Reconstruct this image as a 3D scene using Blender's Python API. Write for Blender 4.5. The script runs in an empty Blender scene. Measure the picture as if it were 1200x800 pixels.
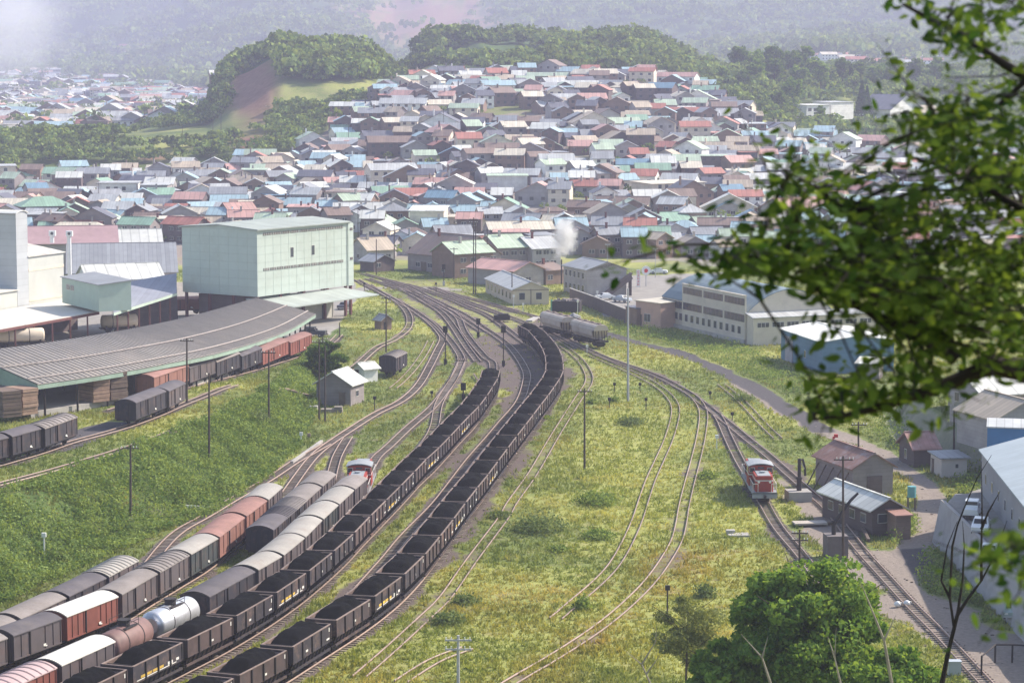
import bpy, math, random
import numpy as np
from mathutils import Vector, Matrix
from mathutils.kdtree import KDTree
PI = math.pi
random.seed(7); rng = np.random.default_rng(11)
sc = bpy.context.scene
COL = sc.collection

# ------------------------------------------------------------------ camera
F, YH, HC = 2800.0, 75.0, 48.5
PITCH = math.atan((400-YH)/F)
cam_data = bpy.data.cameras.new('camera'); cam = bpy.data.objects.new('camera', cam_data); COL.objects.link(cam)
cam.location = (0, 0, HC); cam.rotation_euler = (PI/2-PITCH, 0, 0)
cam_data.sensor_width = 36; cam_data.lens = F/1200*36
cam_data.clip_start = 0.5; cam_data.clip_end = 20000
cam_data.dof.use_dof = True; cam_data.dof.focus_distance = 290; cam_data.dof.aperture_fstop = 84/23.0
sc.camera = cam
# ------------------------------------------------------------------ light
SUN_AZ, SUN_EL = math.radians(64), math.radians(39)
S = Vector((math.sin(SUN_AZ)*math.cos(SUN_EL), math.cos(SUN_AZ)*math.cos(SUN_EL), math.sin(SUN_EL)))
world = bpy.data.worlds.new('World'); sc.world = world; world.use_nodes = True
wn = world.node_tree.nodes; wl = world.node_tree.links
sky = wn.new('ShaderNodeTexSky'); sky.sky_type = 'NISHITA'; sky.sun_disc = False
sky.sun_elevation = SUN_EL; sky.sun_rotation = SUN_AZ; sky.air_density = 1.3; sky.dust_density = 1.5
wn['Background'].inputs['Strength'].default_value = 0.135
wl.new(sky.outputs[0], wn['Background'].inputs[0])
sd = bpy.data.lights.new('sun', 'SUN'); sd.energy = 5.0; sd.angle = math.radians(0.6); sd.color = (1.0, 0.905, 0.78)
so = bpy.data.objects.new('sun', sd); COL.objects.link(so); so.rotation_euler = S.to_track_quat('Z', 'Y').to_euler()
sc.view_settings.view_transform = 'Standard'; sc.view_settings.look = 'None'
sc.view_settings.exposure = 0.66; sc.view_settings.gamma = 1.0; sc.view_settings.use_curve_mapping = False
sc.cycles.max_bounces = 4; sc.cycles.diffuse_bounces = 2; sc.cycles.glossy_bounces = 2; sc.cycles.transmission_bounces = 2
sc.cycles.transparent_max_bounces = 8; sc.cycles.volume_bounces = 2; sc.cycles.use_denoising = True
sc.cycles.volume_max_steps = 128; sc.cycles.volume_step_rate = 1.0
HAZE = 0.00021

# ------------------------------------------------------------------ helpers
def ray(px, py):
    x = (px-600)/F; v = (py-400)/F; c, s = math.cos(PITCH), math.sin(PITCH)
    return Vector((x, c-v*s, -s-v*c))
def P(px, py, z=0.0):
    "world point seen at a pixel, on the horizontal plane z"
    d = ray(px, py); t = (z-HC)/d.z
    return Vector((d.x*t, d.y*t, z))
def PY(px, py, Y):
    "world point seen at a pixel at depth Y"
    d = ray(px, py); t = Y/d.y
    return Vector((d.x*t, Y, HC+d.z*t))
def to_px(X, Y, Z):
    c, s = math.cos(PITCH), math.sin(PITCH)
    f = Y*c-(Z-HC)*s; u = Y*s+(Z-HC)*c
    return 600+F*X/f, 400-F*u/f

def hp(Y): return np.interp(Y, [0, 260, 325, 365, 400, 450], [5, 5, 4, 2.0, 1.0, 0])
def Pf(px, py, fn, dz=0.0):
    z = 2.0
    for _ in range(25):
        p = P(px, py, z+dz); z = 0.5*z+0.5*float(fn(p.y))
    return P(px, py, z+dz)
_b = [P(*q) for q in [(-260, 840), (-100, 748), (0, 700), (100, 655), (180, 622), (240, 600), (300, 560), (335, 525), (352, 492), (368, 462), (385, 420)]]
_t = [Pf(q[0], q[1], hp) for q in [(-260, 700), (-100, 620), (0, 583), (100, 549), (150, 534), (200, 513), (250, 493), (296, 474), (322, 457), (345, 440), (368, 405)]]
BB = np.array([(p.y, p.x) for p in _b]); BT = np.array([(p.y, p.x) for p in _t])
BB = BB[np.argsort(BB[:, 0])]; BT = BT[np.argsort(BT[:, 0])]
RP = np.array([P(*q)[:2] for q in [(1330, 880), (1185, 728), (1098, 633), (1112, 616), (1150, 604), (1170, 585), (1160, 560), (1140, 548), (1092, 530), (1066, 512), (1052, 485), (1085, 458), (1150, 442), (1500, 420)]] + [(260, 520), (260, 150)])
UC = np.array([-400, 0, 150, 245, 275, 330, 420, 462, 505, 600, 750, 850, 950, 1100, 1600])
YN = np.array([560, 600, 700, 800, 900, 960, 1000, 1060, 1150, 1250, 1300, 1400, 1700, 2200, 3000, 3800, 5000, 7000, 12000])
HT = np.array([
 [0, 0, 1, 2, 6, 13, 16, 15, 13, 12, 11, 11, 12, 16, 26, 42, 75, 210, 500],
 [0, 0, 1, 2, 6, 13, 16, 15, 13, 12, 11, 11, 12, 16, 26, 42, 80, 240, 500],
 [0, 0, 1, 3, 7, 15, 18, 17, 15, 12, 12, 12, 13, 18, 28, 60, 200, 420, 600],
 [0, 0, 1, 4, 8, 16, 20, 22, 20, 16, 14, 14, 14, 18, 30, 90, 250, 460, 600],
 [0, 0, 2, 5, 10, 18, 23, 33, 45, 42, 36, 24, 17, 18, 35, 100, 260, 480, 600],
 [0, 0, 3, 6, 13, 21, 26, 47, 54, 48, 44, 30, 20, 18, 40, 110, 260, 480, 600],
 [0, 0.5, 4, 8, 16, 25, 30, 44, 52, 50, 46, 30, 20, 18, 40, 110, 260, 480, 600],
 [0, 0.5, 4, 10, 20, 29, 35, 38, 40, 38, 34, 28, 22, 20, 42, 100, 240, 480, 600],
 [0, 0.5, 5, 12, 23, 31, 36, 40, 46, 56, 59, 50, 28, 20, 43, 110, 270, 490, 600],
 [0, 0.5, 5, 14, 25, 32, 36, 41, 48, 58, 61, 55, 30, 20, 45, 125, 300, 500, 600],
 [0, 0.5, 5, 14, 25, 32, 36, 41, 47, 56, 58, 50, 35, 30, 52, 125, 280, 500, 600],
 [0, 0, 4, 10, 20, 27, 30, 33, 36, 38, 38, 36, 34, 36, 62, 100, 230, 480, 600],
 [0, 0, 2, 6, 13, 19, 23, 27, 32, 37, 40, 42, 42, 50, 72, 105, 240, 480, 600],
 [0, 0, 2, 5, 9, 13, 16, 21, 27, 33, 36, 40, 42, 50, 75, 120, 260, 480, 600],
 [0, 0, 2, 5, 9, 13, 16, 21, 27, 33, 36, 40, 42, 50, 75, 120, 260, 480, 600]], float)
HT = np.minimum(HT, 285)
def sm(x): x = np.clip(x, 0, 1); return x*x*(3-2*x)
def poly_sd(X, Y, poly):
    "signed distance, positive inside"
    X = np.asarray(X, float); Y = np.asarray(Y, float)
    d = np.full(X.shape, 1e9); ins = np.zeros(X.shape, bool); n = len(poly)
    for i in range(n):
        a = poly[i]; b = poly[(i+1) % n]; e = b-a
        t = np.clip(((X-a[0])*e[0]+(Y-a[1])*e[1])/(e@e), 0, 1)
        d = np.minimum(d, np.hypot(X-a[0]-t*e[0], Y-a[1]-t*e[1]))
        c = ((a[1] > Y) != (b[1] > Y)); ey = e[1] if abs(e[1]) > 1e-9 else 1e-9
        ins ^= c & (X < a[0]+(Y-a[1])*e[0]/ey)
    return np.where(ins, d, -d)
def _hash(ix, iy, s):
    h = (ix*374761393+iy*668265263+s*982451653) & 0x7fffffff
    h = ((h ^ (h >> 13))*1274126177) & 0x7fffffff
    return ((h ^ (h >> 16)) & 0xffff)/65535.0
def vnoise(X, Y, sc_, seed=0):
    x = np.asarray(X)/sc_; y = np.asarray(Y)/sc_; ix = np.floor(x).astype(np.int64); iy = np.floor(y).astype(np.int64)
    fx = sm(x-ix); fy = sm(y-iy)
    a = _hash(ix, iy, seed); b = _hash(ix+1, iy, seed); c = _hash(ix, iy+1, seed); d = _hash(ix+1, iy+1, seed)
    return (a*(1-fx)+b*fx)*(1-fy)+(c*(1-fx)+d*fx)*fy
def fbm(X, Y, sc_, o=4, seed=0):
    r = 0; w = 0.5
    for k in range(o): r = r+w*vnoise(X, Y, sc_/2**k, seed+k); w *= .5
    return r/(1-.5**o)
def terr(X, Y):
    X = np.asarray(X, float); Y = np.asarray(Y, float)
    Yc = np.maximum(Y, 560); u = np.clip(600+F*X/Yc, UC[0], UC[-1]); yc = np.clip(Yc, YN[0], YN[-1])
    i = np.clip(np.searchsorted(UC, u, 'right')-1, 0, len(UC)-2); j = np.clip(np.searchsorted(YN, yc, 'right')-1, 0, len(YN)-2)
    a = (u-UC[i])/(UC[i+1]-UC[i]); b = (yc-YN[j])/(YN[j+1]-YN[j]); a = .5*a+.5*sm(a)
    h = (HT[i, j]*(1-a)+HT[i+1, j]*a)*(1-b)+(HT[i, j+1]*(1-a)+HT[i+1, j+1]*a)*b
    far = sm((Y-1000)/150); vf = sm((Y-2600)/1000)
    h = h + far*(1-vf)*((fbm(X, Y, 90, 4, 3)-.5)*9+(1-2*np.abs(fbm(X, Y, 55, 4, 23)-.5)-.7)*13*sm((Y-1090)/60)*(Y < 1500)) + vf*(.55*fbm(X, Y, 900, 5, 9)+.45*(1-2*np.abs(fbm(X, Y, 520, 4, 19)-.5))-.6)*190
    h = h + sm((Y-900)/60)*(1-sm((Y-1000)/80))*(fbm(X, Y, 40, 3, 5)-.5)*4*(u < 320)
    xb = np.interp(Y, BB[:, 0], BB[:, 1]); xt = np.interp(Y, BT[:, 0], BT[:, 1]); xt = np.minimum(xt, xb-3)
    h = h + hp(Y)*sm((xb-X)/(xb-xt))
    m = (Y > 150) & (Y < 520) & (X > 20)
    h = h + np.where(m, 4.0*sm(poly_sd(X, Y, RP)/np.where(Y < 246, 1.0, 3.0)+np.where(Y < 246, 0, .15)), 0)
    hill = np.interp(Y, [-60, 3, 8, 60, 125], [47.5, 46.9, 44.5, 19, 0]) + sm((X-4)/30)*6*sm((100-Y)/60)
    return np.maximum(h, hill)
def H(x, y): return float(terr(np.array([x]), np.array([y]))[0])
_ys = np.concatenate([np.arange(118, 700, 0.5), np.arange(700, 2000, 1.5), np.arange(2000, 9000, 8)])
def G(px, py, y0=118, dz=0.0):
    "first ground point seen at a pixel"
    d = ray(px, py); ys = _ys[_ys >= y0]; X = d.x/d.y*ys; Z = HC+d.z/d.y*ys
    hh = terr(X, ys)+dz; k = np.argmax(hh >= Z)
    if hh[k] < Z[k]: k = len(ys)-1
    if k > 0:
        a = Z[k-1]-hh[k-1]; b = hh[k]-Z[k]; t = a/(a+b+1e-9); y = ys[k-1]+(ys[k]-ys[k-1])*t
    else: y = ys[0]
    return Vector((d.x/d.y*y, y, H(d.x/d.y*y, y)))

class MB:
    def __init__(s): s.v = []; s.f = []; s.m = []; s.n = 0
    def raw(s, v, f, m=0):
        v = np.asarray(v, float).reshape(-1, 3); o = s.n; s.v.append(v); s.n += len(v)
        s.f += [tuple(i+o for i in q) for q in f]; s.m += [m]*len(f); return s
    def box(s, c, d, m=0, yaw=0, R=None):
        x, y, z = d[0]/2, d[1]/2, d[2]/2
        v = np.array([(-x, -y, -z), (x, -y, -z), (x, y, -z), (-x, y, -z), (-x, -y, z), (x, -y, z), (x, y, z), (-x, y, z)])
        if yaw: R = np.array(Matrix.Rotation(yaw, 3, 'Z'))
        if R is not None: v = v @ np.array(R).T
        return s.raw(v+np.array(c), [(0, 3, 2, 1), (4, 5, 6, 7), (0, 1, 5, 4), (1, 2, 6, 5), (2, 3, 7, 6), (3, 0, 4, 7)], m)
    def bar(s, a, b, w, h=None, m=0):
        a = Vector(a); b = Vector(b); d = b-a; h = w if h is None else h
        q = d.to_track_quat('X', 'Z').to_matrix()
        return s.box((a+b)/2, (d.length, w, h), m, R=q)
    def prism(s, poly, z0, z1, m=0):
        n = len(poly); v = [(x, y, z0) for x, y in poly]+[(x, y, z1) for x, y in poly]
        return s.raw(v, [tuple(range(n-1, -1, -1)), tuple(range(n, 2*n))]+[(i, (i+1) % n, n+(i+1) % n, n+i) for i in range(n)], m)
    def slab(s, q, t, m=0):
        "a thick quad: q are the four top corners counter clockwise, t thickness downwards"
        q = [Vector(p) for p in q]; v = [p-Vector((0, 0, t)) for p in q]+q
        return s.raw([tuple(p) for p in v], [(3, 2, 1, 0), (4, 5, 6, 7), (0, 1, 5, 4), (1, 2, 6, 5), (2, 3, 7, 6), (3, 0, 4, 7)], m)
    def tube(s, pts, rad, n=6, m=0, caps=True):
        pts = [Vector(p) for p in pts]
        if not hasattr(rad, '__len__'): rad = [rad]*len(pts)
        V = []; Fc = []; ref = Vector((0.123, 0.3, 1)).normalized()
        for i, p in enumerate(pts):
            t = (pts[min(i+1, len(pts)-1)]-pts[max(i-1, 0)]).normalized()
            a = t.cross(ref)
            if a.length < .05: a = t.cross(Vector((1, 0, 0)))
            a.normalize(); b = t.cross(a)
            for k in range(n):
                w = 2*PI*k/n; V.append(tuple(p+(a*math.cos(w)+b*math.sin(w))*rad[i]))
        for i in range(len(pts)-1):
            for k in range(n):
                j = (k+1) % n; Fc.append((i*n+k, i*n+j, (i+1)*n+j, (i+1)*n+k))
        if caps: Fc.append(tuple(range(n))); Fc.append(tuple((len(pts)-1)*n+k for k in range(n-1, -1, -1)))
        return s.raw(V, Fc, m)
    def cyl(s, a, b, r, n=12, m=0, r2=None): return s.tube([a, b], [r, r if r2 is None else r2], n, m)
    def build(s, name, mats, parent=None, smooth=False, loc=None):
        me = bpy.data.meshes.new(name); v = np.concatenate(s.v) if s.v else np.zeros((0, 3))
        me.from_pydata(v.tolist(), [], s.f)
        for x in (mats if isinstance(mats, (list, tuple)) else [mats]): me.materials.append(x)
        me.polygons.foreach_set('material_index', s.m)
        if smooth: me.polygons.foreach_set('use_smooth', [True]*len(s.f))
        me.update()
        o = bpy.data.objects.new(name, me); COL.objects.link(o)
        if parent is not None: o.parent = parent
        if loc is not None: o.location = loc
        return o
def np_mesh(name, V, Fc, mats, midx=None, parent=None, nside=None, colors=None):
    "fast mesh from numpy: Fc is (n,k)"
    me = bpy.data.meshes.new(name); V = np.asarray(V, np.float32); Fc = np.asarray(Fc, np.int32); n, k = Fc.shape
    me.vertices.add(len(V)); me.vertices.foreach_set('co', V.ravel())
    me.loops.add(n*k); me.loops.foreach_set('vertex_index', Fc.ravel())
    me.polygons.add(n); me.polygons.foreach_set('loop_start', np.arange(0, n*k, k, dtype=np.int32))
    me.polygons.foreach_set('loop_total', np.full(n, k, np.int32))
    if midx is not None: me.polygons.foreach_set('material_index', np.asarray(midx, np.int32))
    for x in (mats if isinstance(mats, (list, tuple)) else [mats]): me.materials.append(x)
    if colors:
        for nm, c in colors.items():
            at = me.color_attributes.new(nm, 'FLOAT_COLOR', 'POINT'); at.data.foreach_set('color', np.asarray(c, np.float32).ravel())
    me.update(calc_edges=True); me.validate()
    o = bpy.data.objects.new(name, me); COL.objects.link(o)
    if parent is not None: o.parent = parent
    return o
def tag(o, label=None, cat=None, group=None, kind=None):
    if label: o['label'] = label
    if cat: o['category'] = cat
    if group: o['group'] = group
    if kind: o['kind'] = kind
    return o
def thing(name, loc=(0, 0, 0), rz=0, label=None, cat=None, group=None):
    o = bpy.data.objects.new(name, None); o.empty_display_size = .5; COL.objects.link(o)
    o.location = loc; o.rotation_euler = (0, 0, rz); return tag(o, label, cat, group)
def copy_tree(o, parent=None, kids=None):
    c = o.copy(); COL.objects.link(c); c.parent = parent
    for ch in (KIDS[o] if o in KIDS else [x for x in o.children]): copy_tree(ch, c)
    return c
KIDS = {}
_tens = ['', '', 'twenty', 'thirty', 'forty', 'fifty', 'sixty', 'seventy', 'eighty', 'ninety']
_ones = ['zeroth', 'first', 'second', 'third', 'fourth', 'fifth', 'sixth', 'seventh', 'eighth', 'ninth', 'tenth', 'eleventh', 'twelfth', 'thirteenth', 'fourteenth', 'fifteenth', 'sixteenth', 'seventeenth', 'eighteenth', 'nineteenth']
_round = ['', '', 'twentieth', 'thirtieth', 'fortieth', 'fiftieth', 'sixtieth', 'seventieth', 'eightieth', 'ninetieth']
def ordw(n):
    if n < 20: return _ones[n]
    return _round[n//10] if n % 10 == 0 else _tens[n//10]+'-'+_ones[n % 10]

# ------------------------------------------------------------------ materials
_mc = {}
def mat(name, col, rough=.8, var=.14, scale=.6, metal=0.0, stripe=None, bump=0.0, grime=0.0, gcol=(.12, .09, .07), spec=.3):
    if name in _mc: return _mc[name]
    m = bpy.data.materials.new(name); _mc[name] = m; m.use_nodes = True; nt = m.node_tree; N = nt.nodes; L = nt.links
    b = N['Principled BSDF']; b.inputs['Roughness'].default_value = rough; b.inputs['Metallic'].default_value = metal; b.inputs['Specular IOR Level'].default_value = spec
    tc = N.new('ShaderNodeTexCoord'); oi = N.new('ShaderNodeObjectInfo')
    off = N.new('ShaderNodeVectorMath'); off.operation = 'ADD'; sclv = N.new('ShaderNodeVectorMath'); sclv.operation = 'SCALE'
    sclv.inputs[0].default_value = (37, 17, 23); L.new(oi.outputs['Random'], sclv.inputs['Scale']); L.new(tc.outputs['Object'], off.inputs[0]); L.new(sclv.outputs[0], off.inputs[1])
    n1 = N.new('ShaderNodeTexNoise'); n1.inputs['Scale'].default_value = scale; n1.inputs['Detail'].default_value = 6; n1.inputs['Roughness'].default_value = .65; L.new(off.outputs[0], n1.inputs['Vector'])
    mr = N.new('ShaderNodeMapRange'); mr.inputs[1].default_value = .3; mr.inputs[2].default_value = .7; mr.inputs[3].default_value = 1-var; mr.inputs[4].default_value = 1+var; L.new(n1.outputs[0], mr.inputs[0])
    r2 = N.new('ShaderNodeMapRange'); r2.inputs[3].default_value = 1-var*.6; r2.inputs[4].default_value = 1+var*.6; L.new(oi.outputs['Random'], r2.inputs[0])
    mu = N.new('ShaderNodeMath'); mu.operation = 'MULTIPLY'; L.new(mr.outputs[0], mu.inputs[0]); L.new(r2.outputs[0], mu.inputs[1]); val = mu.outputs[0]
    if stripe:
        ax, per, dark = stripe
        sx = N.new('ShaderNodeSeparateXYZ'); L.new(tc.outputs['Object'], sx.inputs[0])
        a = N.new('ShaderNodeMath'); a.operation = 'DIVIDE'; a.inputs[1].default_value = per; L.new(sx.outputs['XYZ'.index(ax.upper())], a.inputs[0])
        fr = N.new('ShaderNodeMath'); fr.operation = 'FRACT'; L.new(a.outputs[0], fr.inputs[0])
        st = N.new('ShaderNodeMapRange'); st.inputs[1].default_value = .10; st.inputs[2].default_value = .16; st.inputs[3].default_value = 1-dark; st.inputs[4].default_value = 1; L.new(fr.outputs[0], st.inputs[0])
        # each sheet a slightly different tone
        fl = N.new('ShaderNodeMath'); fl.operation = 'FLOOR'; L.new(a.outputs[0], fl.inputs[0]); wh = N.new('ShaderNodeTexWhiteNoise'); wh.noise_dimensions = '1D'
        ad = N.new('ShaderNodeMath'); ad.operation = 'ADD'; L.new(fl.outputs[0], ad.inputs[0]); L.new(oi.outputs['Random'], ad.inputs[1]); L.new(ad.outputs[0], wh.inputs['W'])
        w2 = N.new('ShaderNodeMapRange'); w2.inputs[3].default_value = 1-dark*.45; w2.inputs[4].default_value = 1+dark*.4; L.new(wh.outputs[0], w2.inputs[0])
        m2 = N.new('ShaderNodeMath'); m2.operation = 'MULTIPLY'; L.new(st.outputs[0], m2.inputs[0]); L.new(w2.outputs[0], m2.inputs[1])
        m3 = N.new('ShaderNodeMath'); m3.operation = 'MULTIPLY'; L.new(val, m3.inputs[0]); L.new(m2.outputs[0], m3.inputs[1]); val = m3.outputs[0]
    vm = N.new('ShaderNodeVectorMath'); vm.operation = 'SCALE'; vm.inputs[0].default_value = col; L.new(val, vm.inputs['Scale']); out = vm.outputs[0]
    if grime > 0:
        n2 = N.new('ShaderNodeTexNoise'); n2.inputs['Scale'].default_value = scale*.8; n2.inputs['Detail'].default_value = 8; n2.inputs['Roughness'].default_value = .75; L.new(off.outputs[0], n2.inputs['Vector'])
        g = N.new('ShaderNodeMapRange'); g.inputs[1].default_value = .5; g.inputs[2].default_value = .68; g.inputs[3].default_value = 0; g.inputs[4].default_value = grime; L.new(n2.outputs[0], g.inputs[0])
        mx = N.new('ShaderNodeMix'); mx.data_type = 'RGBA'; L.new(g.outputs[0], mx.inputs[0]); L.new(out, mx.inputs[6]); mx.inputs[7].default_value = (*gcol, 1); out = mx.outputs[2]
    L.new(out, b.inputs['Base Color'])
    if bump > 0:
        bp = N.new('ShaderNodeBump'); bp.inputs['Strength'].default_value = bump; bp.inputs['Distance'].default_value = .1
        n3 = N.new('ShaderNodeTexNoise'); n3.inputs['Scale'].default_value = scale*6; n3.inputs['Detail'].default_value = 4; L.new(tc.outputs['Object'], n3.inputs['Vector']); L.new(n3.outputs[0], bp.inputs['Height']); L.new(bp.outputs[0], b.inputs['Normal'])
    return m
def leafmat(name, c0, c1, trans=.35, attr=None, rough=.6):
    "leaves: colour differs leaf by leaf; light passes partly through"
    m = bpy.data.materials.new(name); m.use_nodes = True; nt = m.node_tree; N = nt.nodes; L = nt.links
    N.remove(N['Principled BSDF']); ou = N['Material Output']
    ge = N.new('ShaderNodeNewGeometry'); tc = N.new('ShaderNodeTexCoord'); no = N.new('ShaderNodeTexNoise'); no.inputs['Scale'].default_value = .35; no.inputs['Detail'].default_value = 3
    L.new(tc.outputs['Object'], no.inputs['Vector'])
    ad = N.new('ShaderNodeMath'); ad.operation = 'ADD'; mr = N.new('ShaderNodeMapRange'); mr.inputs[1].default_value = .35; mr.inputs[2].default_value = .65; mr.inputs[3].default_value = -.3; mr.inputs[4].default_value = .3; L.new(no.outputs[0], mr.inputs[0])
    L.new(ge.outputs['Random Per Island'], ad.inputs[0]); L.new(mr.outputs[0], ad.inputs[1]); ad.use_clamp = True
    mx = N.new('ShaderNodeMix'); mx.data_type = 'RGBA'; mx.inputs[6].default_value = (*c0, 1); mx.inputs[7].default_value = (*c1, 1); L.new(ad.outputs[0], mx.inputs[0]); col = mx.outputs[2]
    if attr:
        at = N.new('ShaderNodeAttribute'); at.attribute_name = attr; m2 = N.new('ShaderNodeMix'); m2.data_type = 'RGBA'; m2.blend_type = 'MULTIPLY'; m2.inputs[0].default_value = 1; L.new(col, m2.inputs[6]); L.new(at.outputs['Color'], m2.inputs[7]); col = m2.outputs[2]
    d = N.new('ShaderNodeBsdfDiffuse'); t = N.new('ShaderNodeBsdfTranslucent'); L.new(col, d.inputs[0])
    sc2 = N.new('ShaderNodeVectorMath'); sc2.operation = 'MULTIPLY'; sc2.inputs[1].default_value = (1.5, 1.35, .6); L.new(col, sc2.inputs[0]); L.new(sc2.outputs[0], t.inputs[0])
    ms = N.new('ShaderNodeMixShader'); ms.inputs[0].default_value = trans; L.new(d.outputs[0], ms.inputs[1]); L.new(t.outputs[0], ms.inputs[2]); L.new(ms.outputs[0], ou.inputs['Surface'])
    return m

# ------------------------------------------------------------------ tracks, traced on the yard
def smooth_path(pts, step=1.0, sub=8):
    "Catmull-Rom through world points, resampled evenly"
    p = np.array([[q[0], q[1], q[2]] for q in pts], float); p = np.vstack([2*p[0]-p[1], p, 2*p[-1]-p[-2]]); out = []
    for i in range(1, len(p)-2):
        for t in np.linspace(0, 1, sub, endpoint=False):
            a, b, c, d = p[i-1], p[i], p[i+1], p[i+2]
            out.append(.5*((2*b)+(-a+c)*t+(2*a-5*b+4*c-d)*t*t+(-a+3*b-3*c+d)*t**3))
    out.append(p[-2]); out = np.array(out)
    for _ in range(3): out[1:-1] = .25*out[:-2]+.5*out[1:-1]+.25*out[2:]
    L = np.concatenate([[0], np.cumsum(np.linalg.norm(np.diff(out[:, :2], axis=0), axis=1))])
    s = np.arange(0, L[-1], step)
    return np.stack([np.interp(s, L, out[:, k]) for k in range(3)], 1)
def off_path(p, d):
    t = np.gradient(p[:, :2], axis=0); t /= np.linalg.norm(t, axis=1)[:, None]
    q = p.copy(); q[:, 0] += t[:, 1]*d; q[:, 1] -= t[:, 0]*d; return q    # d > 0: to the right of travel
TR = {}
def eave(pts, z, d=-1.36): # eave points measured on a train's right side -> centre line on the ground
    q = [P(x, y, z) for x, y in pts]; a = np.array([[p.x, p.y, 0] for p in q]); return off_path(a, d)
TZ = 3.0
A_b = [(277, 797), (339.5, 764), (391, 732.5), (437, 704), (473, 677.5), (498.5, 653), (516, 631.5), (532, 611), (546, 592), (560, 574), (572.5, 558.5), (584, 543), (595.5, 527.5), (606, 513.5)]
A_x = [(624.8, 489), (633, 478), (642, 466.5), (651.5, 453), (659.5, 440), (660.5, 430), (658.5, 418), (652.5, 406), (643.5, 395.5), (634.5, 386.8), (622.5, 381)]
B_b = [(217, 755), (275, 726.5), (322, 699.5), (361, 673.5), (391, 649.5), (415, 628), (435, 607), (453, 589), (470, 572), (486, 555.5), (500.5, 540), (515, 527), (528, 513.5), (540, 500.5), (551, 489), (562, 478), (571, 466), (578, 455), (584, 445), (586.5, 435)]
L1_b = [(12.5, 747.5), (75, 725), (141, 699), (186, 672.5), (223, 651), (256, 631.5), (287.7, 606.6), (313.7, 587), (331.6, 571)]
L2_b = [(319, 623), (338, 606.6), (348, 597.5), (358, 588.7), (377, 571.5), (394.3, 556)]
L3_b = [(70, 782), (136.5, 752), (189, 726), (243, 702), (300.7, 670), (331.6, 652), (357, 631), (377.8, 609.9), (397, 592), (415, 575), (431.4, 561)]
L0_b = [(22.5, 727.5), (79, 701), (126, 677.5), (164, 657)]
def g0(l): return [tuple(P(x, y)) for x, y in l]
def gt(l): return [tuple(Pf(x, y, hp)) for x, y in l]
cA = eave(A_b+A_x, TZ); cB = eave(B_b, TZ); c1 = eave(L1_b, 3.15); c2 = eave(L2_b, 3.15); c3 = eave(L3_b, 3.15); c0 = eave(L0_b, 3.15)
def ext(c, n=60, end=0):
    a, b = (c[0], c[1]) if end == 0 else (c[-1], c[-2]); d = (a-b)/np.linalg.norm(a-b); return (a+d*n)
TR['A'] = smooth_path([ext(cA, 45)]+list(cA)+g0([(575, 372), (550, 361), (530, 352), (505, 343), (488, 337), (455, 329), (425, 321)]))
TR['B'] = smooth_path([ext(cB, 30)]+list(cB)+g0([(578, 428), (570, 421), (564, 414.5), (553.7, 402.5), (543, 387.5), (537, 373), (523, 363), (505, 357), (490, 350), (478, 343), (455, 335), (430, 327)]))
cC = [(422, 684), (447.5, 655.5), (470, 628.5), (505, 593), (527.5, 564.5), (547.5, 538.5), (570, 513), (585, 495), (601, 477)]
cC = off_path(np.array(g0(cC)), .53)
TR['C'] = smooth_path([ext(cC, 75)]+list(cC)+g0([(612, 465), (616, 452), (617.5, 440), (613, 429), (605, 416.5), (595, 405), (583, 395.5), (570, 387), (545, 370), (525, 360), (500, 347.5), (485, 339), (460, 330)]))
TR['one'] = smooth_path([ext(c1, 30)]+list(c1)+g0([(357, 549), (372, 532), (387.5, 520), (410, 505), (440, 486), (470, 471), (490, 453), (503, 431), (513, 411), (519, 398), (514, 389), (505, 379.5), (490, 368), (475, 358.5), (460, 350.5), (445, 342.5), (430, 335), (418, 328)]))
TR['two'] = smooth_path([ext(c2, 62)]+list(c2)+g0([(392, 545), (398, 530), (408, 513)]))
TR['three'] = smooth_path([ext(c3, 20)]+list(c3)+g0([(437, 543), (456, 524), (480, 501), (505, 480), (519, 463), (530, 447), (538, 434), (541, 422), (535, 410), (526, 398), (512, 383), (498, 373)]))
TR['zero'] = smooth_path([ext(c0, 30)]+list(c0)+g0([(200, 632), (240, 607), (280, 583), (315, 563), (345, 543), (368, 530), (384, 521)]))
TR['edge'] = smooth_path(g0([(-40, 700), (30, 670), (90, 645), (140, 625), (185, 605), (240, 580), (290, 558)]))
TR['west'] = smooth_path([tuple(P(x, y)) for x, y in [(432, 334), (447, 344), (462, 352), (472, 360), (479, 370), (480, 380), (475, 389), (460, 400), (440, 409)]]+gt([(415, 420), (385, 432), (350, 447), (300, 468), (250, 489), (200, 508), (150, 526), (75, 549), (0, 569), (-80, 590)]))
TR['box'] = smooth_path(g0([(505, 400), (497, 415), (485, 432), (470, 448), (460, 456)]))
TR['B2'] = smooth_path(g0([(541, 424), (533, 442), (525, 455), (514, 475), (510, 497), (504, 512), (492, 528)]))
TR['throat'] = smooth_path(g0([(470, 338), (490, 350), (515, 365), (530, 382), (545, 405), (560, 425)]))
TR['throat2'] = smooth_path(g0([(445, 330), (470, 338), (500, 350), (522, 362), (545, 376), (566, 390)]))
TR['throat3'] = smooth_path(g0([(505, 337), (530, 345), (570, 355), (600, 364), (640, 376), (665, 389), (690, 402)]))
TR['throat4'] = smooth_path(g0([(515, 341), (545, 353), (580, 366), (610, 377), (650, 394), (677, 408)]))
TR['right'] = smooth_path(g0([(640, 384), (657, 394), (675, 404), (712, 421), (750, 434), (775, 444), (800, 457), (820, 471), (837.5, 485), (857, 500), (875, 515), (897.5, 533), (918, 551), (945, 575), (972, 599), (1008, 645), (1035, 675), (1068, 711), (1101, 744), (1140, 786), (1185, 835)]))
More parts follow.
